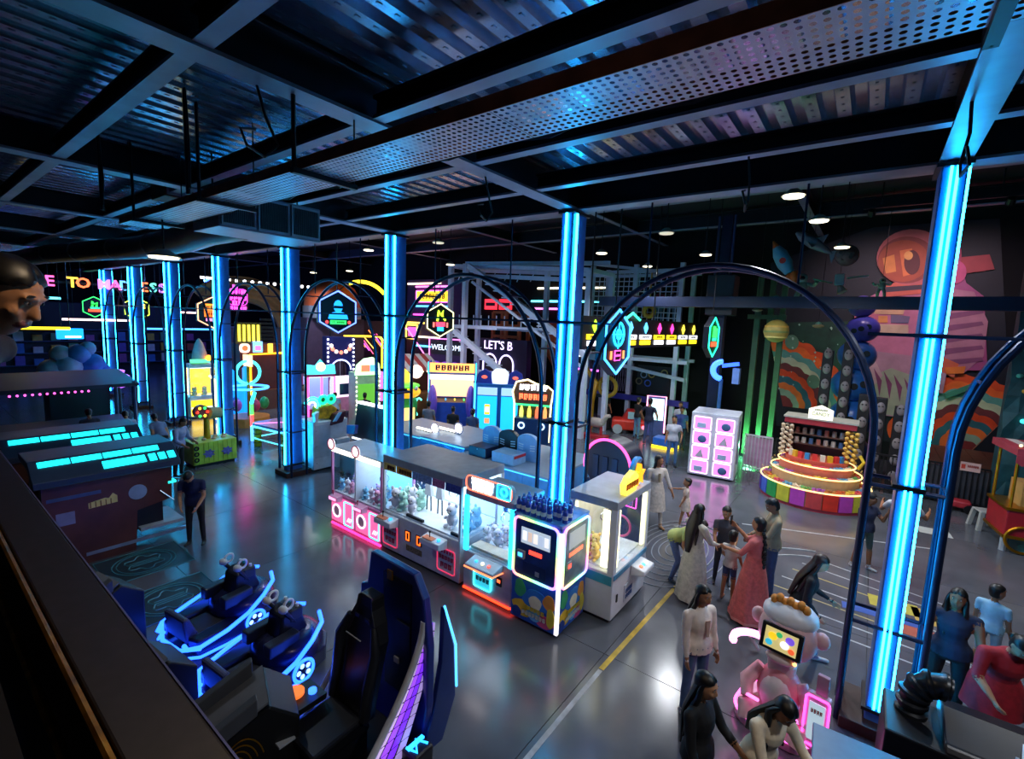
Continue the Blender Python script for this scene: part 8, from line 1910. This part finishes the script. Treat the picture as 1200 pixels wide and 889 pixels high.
person('small child in a white shirt reaching over the black cabinet', (1.78, 6.2, 0), -1.0, 1.1, 'd0d0d8', '5a6a80', '20202a', 'c', 1.0, 1.0, ('short', '120d0c'), lean=0.2, L=(1.2, 0.1, 0.2, 0.1), R=(1.2, 0.1, 0.2, 0.1), hs=1.25, voxel=0.013)
# left and far people
person('person in a navy printed tee with head bowed beside the lane game', (-10.0, 3.35, 0), 0.9, 1.62, '18204a', '14141c', '101014', 'c', 0.45, 1.0, ('short', '120d0c'), lean=0.3, head=(0.8, 0, 0), L=(0.35, 0.1, 0.7, 0.4), R=(0.35, 0.1, 0.7, 0.4))
person('woman in a loose pale patterned shirt behind the lane game', (-14.6, 4.55, 0), 2.3, 1.62, '8a94b8', '14141c', '101014', 'a', 0.9, 1.0, ('short', '120d0c'), lean=0.2, head=(0.3, 0, 0), L=(0.4, 0.2, 0.8, 0.3), R=(0.4, 0.2, 0.8, 0.3), build=1.2, female=True, voxel=0.018)
FAR = [('man in a navy shirt with hands on hips seen from behind, far aisle', (-6.55, 17.6), 3.0, 1.80, '141a34', '3a4a78', 'short', dict(L=(-0.2, 0.6, 0.9, 0.9), R=(-0.2, 0.6, 0.9, 0.9))),
       ('person in a black top and pale jeans left of the man in navy', (-7.25, 18.2), 2.6, 1.70, '141418', '6a90b8', 'short', {}),
       ('person in a black robe and headscarf beside the red toy car', (-9.0, 18.9), 2.8, 1.66, '0c0c12', '0c0c12', 'hijab', dict(skirt=('0c0c12', 0.05, 0.1, 0.03))),
       ('boy in a white tee and jeans facing the balcony beside the lockers', (-4.85, 15.3), 0.5, 1.70, 'c0c0cc', '5a7aa8', 'short', dict(head=(0.1, -0.2, 0), L=(0.0, 0.35, 0.8, 0.6))),
       ('person in white behind the boy in the white tee', (-5.7, 18.6), 0.3, 1.66, 'b0b0bc', '30304a', 'short', {}),
       ('person in blue behind the boy in the white tee', (-5.35, 17.7), 0.4, 1.62, '3a4a90', '30304a', 'short', {}),
       ('player in grey stripes standing at the blue orange cabinet', (-12.2, 11.4), -2.6, 1.62, '7a7a88', '2a3a58', 'short', {}),
       ('player in black between the other two at the far cabinets', (-11.2, 11.6), -2.7, 1.55, '16161c', '30304a', 'short', {}),
       ('player in dusty blue right of the other two at the far cabinets', (-10.3, 11.6), -2.8, 1.60, '4a5a80', '30304a', 'bun', {}),
       ('visitor in white under the dark canopy, nearest the columns', (-16.6, 4.0), -1.6, 1.60, 'a0a8c8', '20202a', 'short', dict(lean=0.5, head=(0.2, 0, 0))),
       ('visitor in grey under the dark canopy, bending low', (-16.0, 4.6), -1.4, 1.55, '6a7aa0', '20202a', 'short', dict(lean=0.6)),
       ('visitor in a dark shirt left under the canopy', (-17.2, 3.3), -1.6, 1.62, '2a2a3a', '20202a', 'short', dict(lean=0.3)),
       ('visitor in a cream top beside the snack booth', (-18.3, 10.2), 0.6, 1.62, 'b8a8a8', '9a5a6a', 'bun', {}),
       ('visitor in a grey shirt left of the one in cream by the booth', (-18.75, 9.7), 0.2, 1.60, '6a6a80', '4a4a5a', 'short', {}),
       ('visitor in pale blue bent over near the pink truck ride', (-16.3, 10.3), -2.2, 1.62, '8aa0c0', '2a2a38', 'short', dict(lean=0.7)),
       ('visitor in black standing right of the one bent over', (-15.2, 10.9), -2.4, 1.6, '1c1c24', '8a6a50', 'short', {}),
       ('visitor in pink by the blue kiosk behind the sixth column', (-22.9, 9.2), 0.5, 1.6, 'a87a9a', '30304a', 'short', {}),
       ('climber in red on the rope course deck, left of the pair', (-7.5, 20.3), 0.3, 1.65, '9a3a48', '6a90b0', 'short', {}),
       ('climber in dark clothes on the rope course deck, right of the pair', (-6.95, 20.3), 0.3, 1.65, '3a3a48', '6a90b0', 'short', {})]
for (lb, (x, y), rz, h, tp, bt, hr, kw) in FAR:
    person(lb, (x, y, 4.58 if 'rope course' in lb else 0), rz, h, tp, bt, hair=(hr, '120d0c'), voxel=0.024, **kw)
# leaning over the balcony rail beside the photographer
person('person with short dark hair leaning over the balcony rail at the left edge', (-2.63, -0.10, 3.0), 2.45, 1.80, '2a2430', '1c1c26', '101014', 'c', 0.9, 1.0, ('short', '0a0808'), lean=0.72, head=(-0.25, 0.0, 0.0), L=(-0.9, 0.1, 0.3, 0.0), R=(-0.9, 0.1, 0.3, 0.0), voxel=0.009)
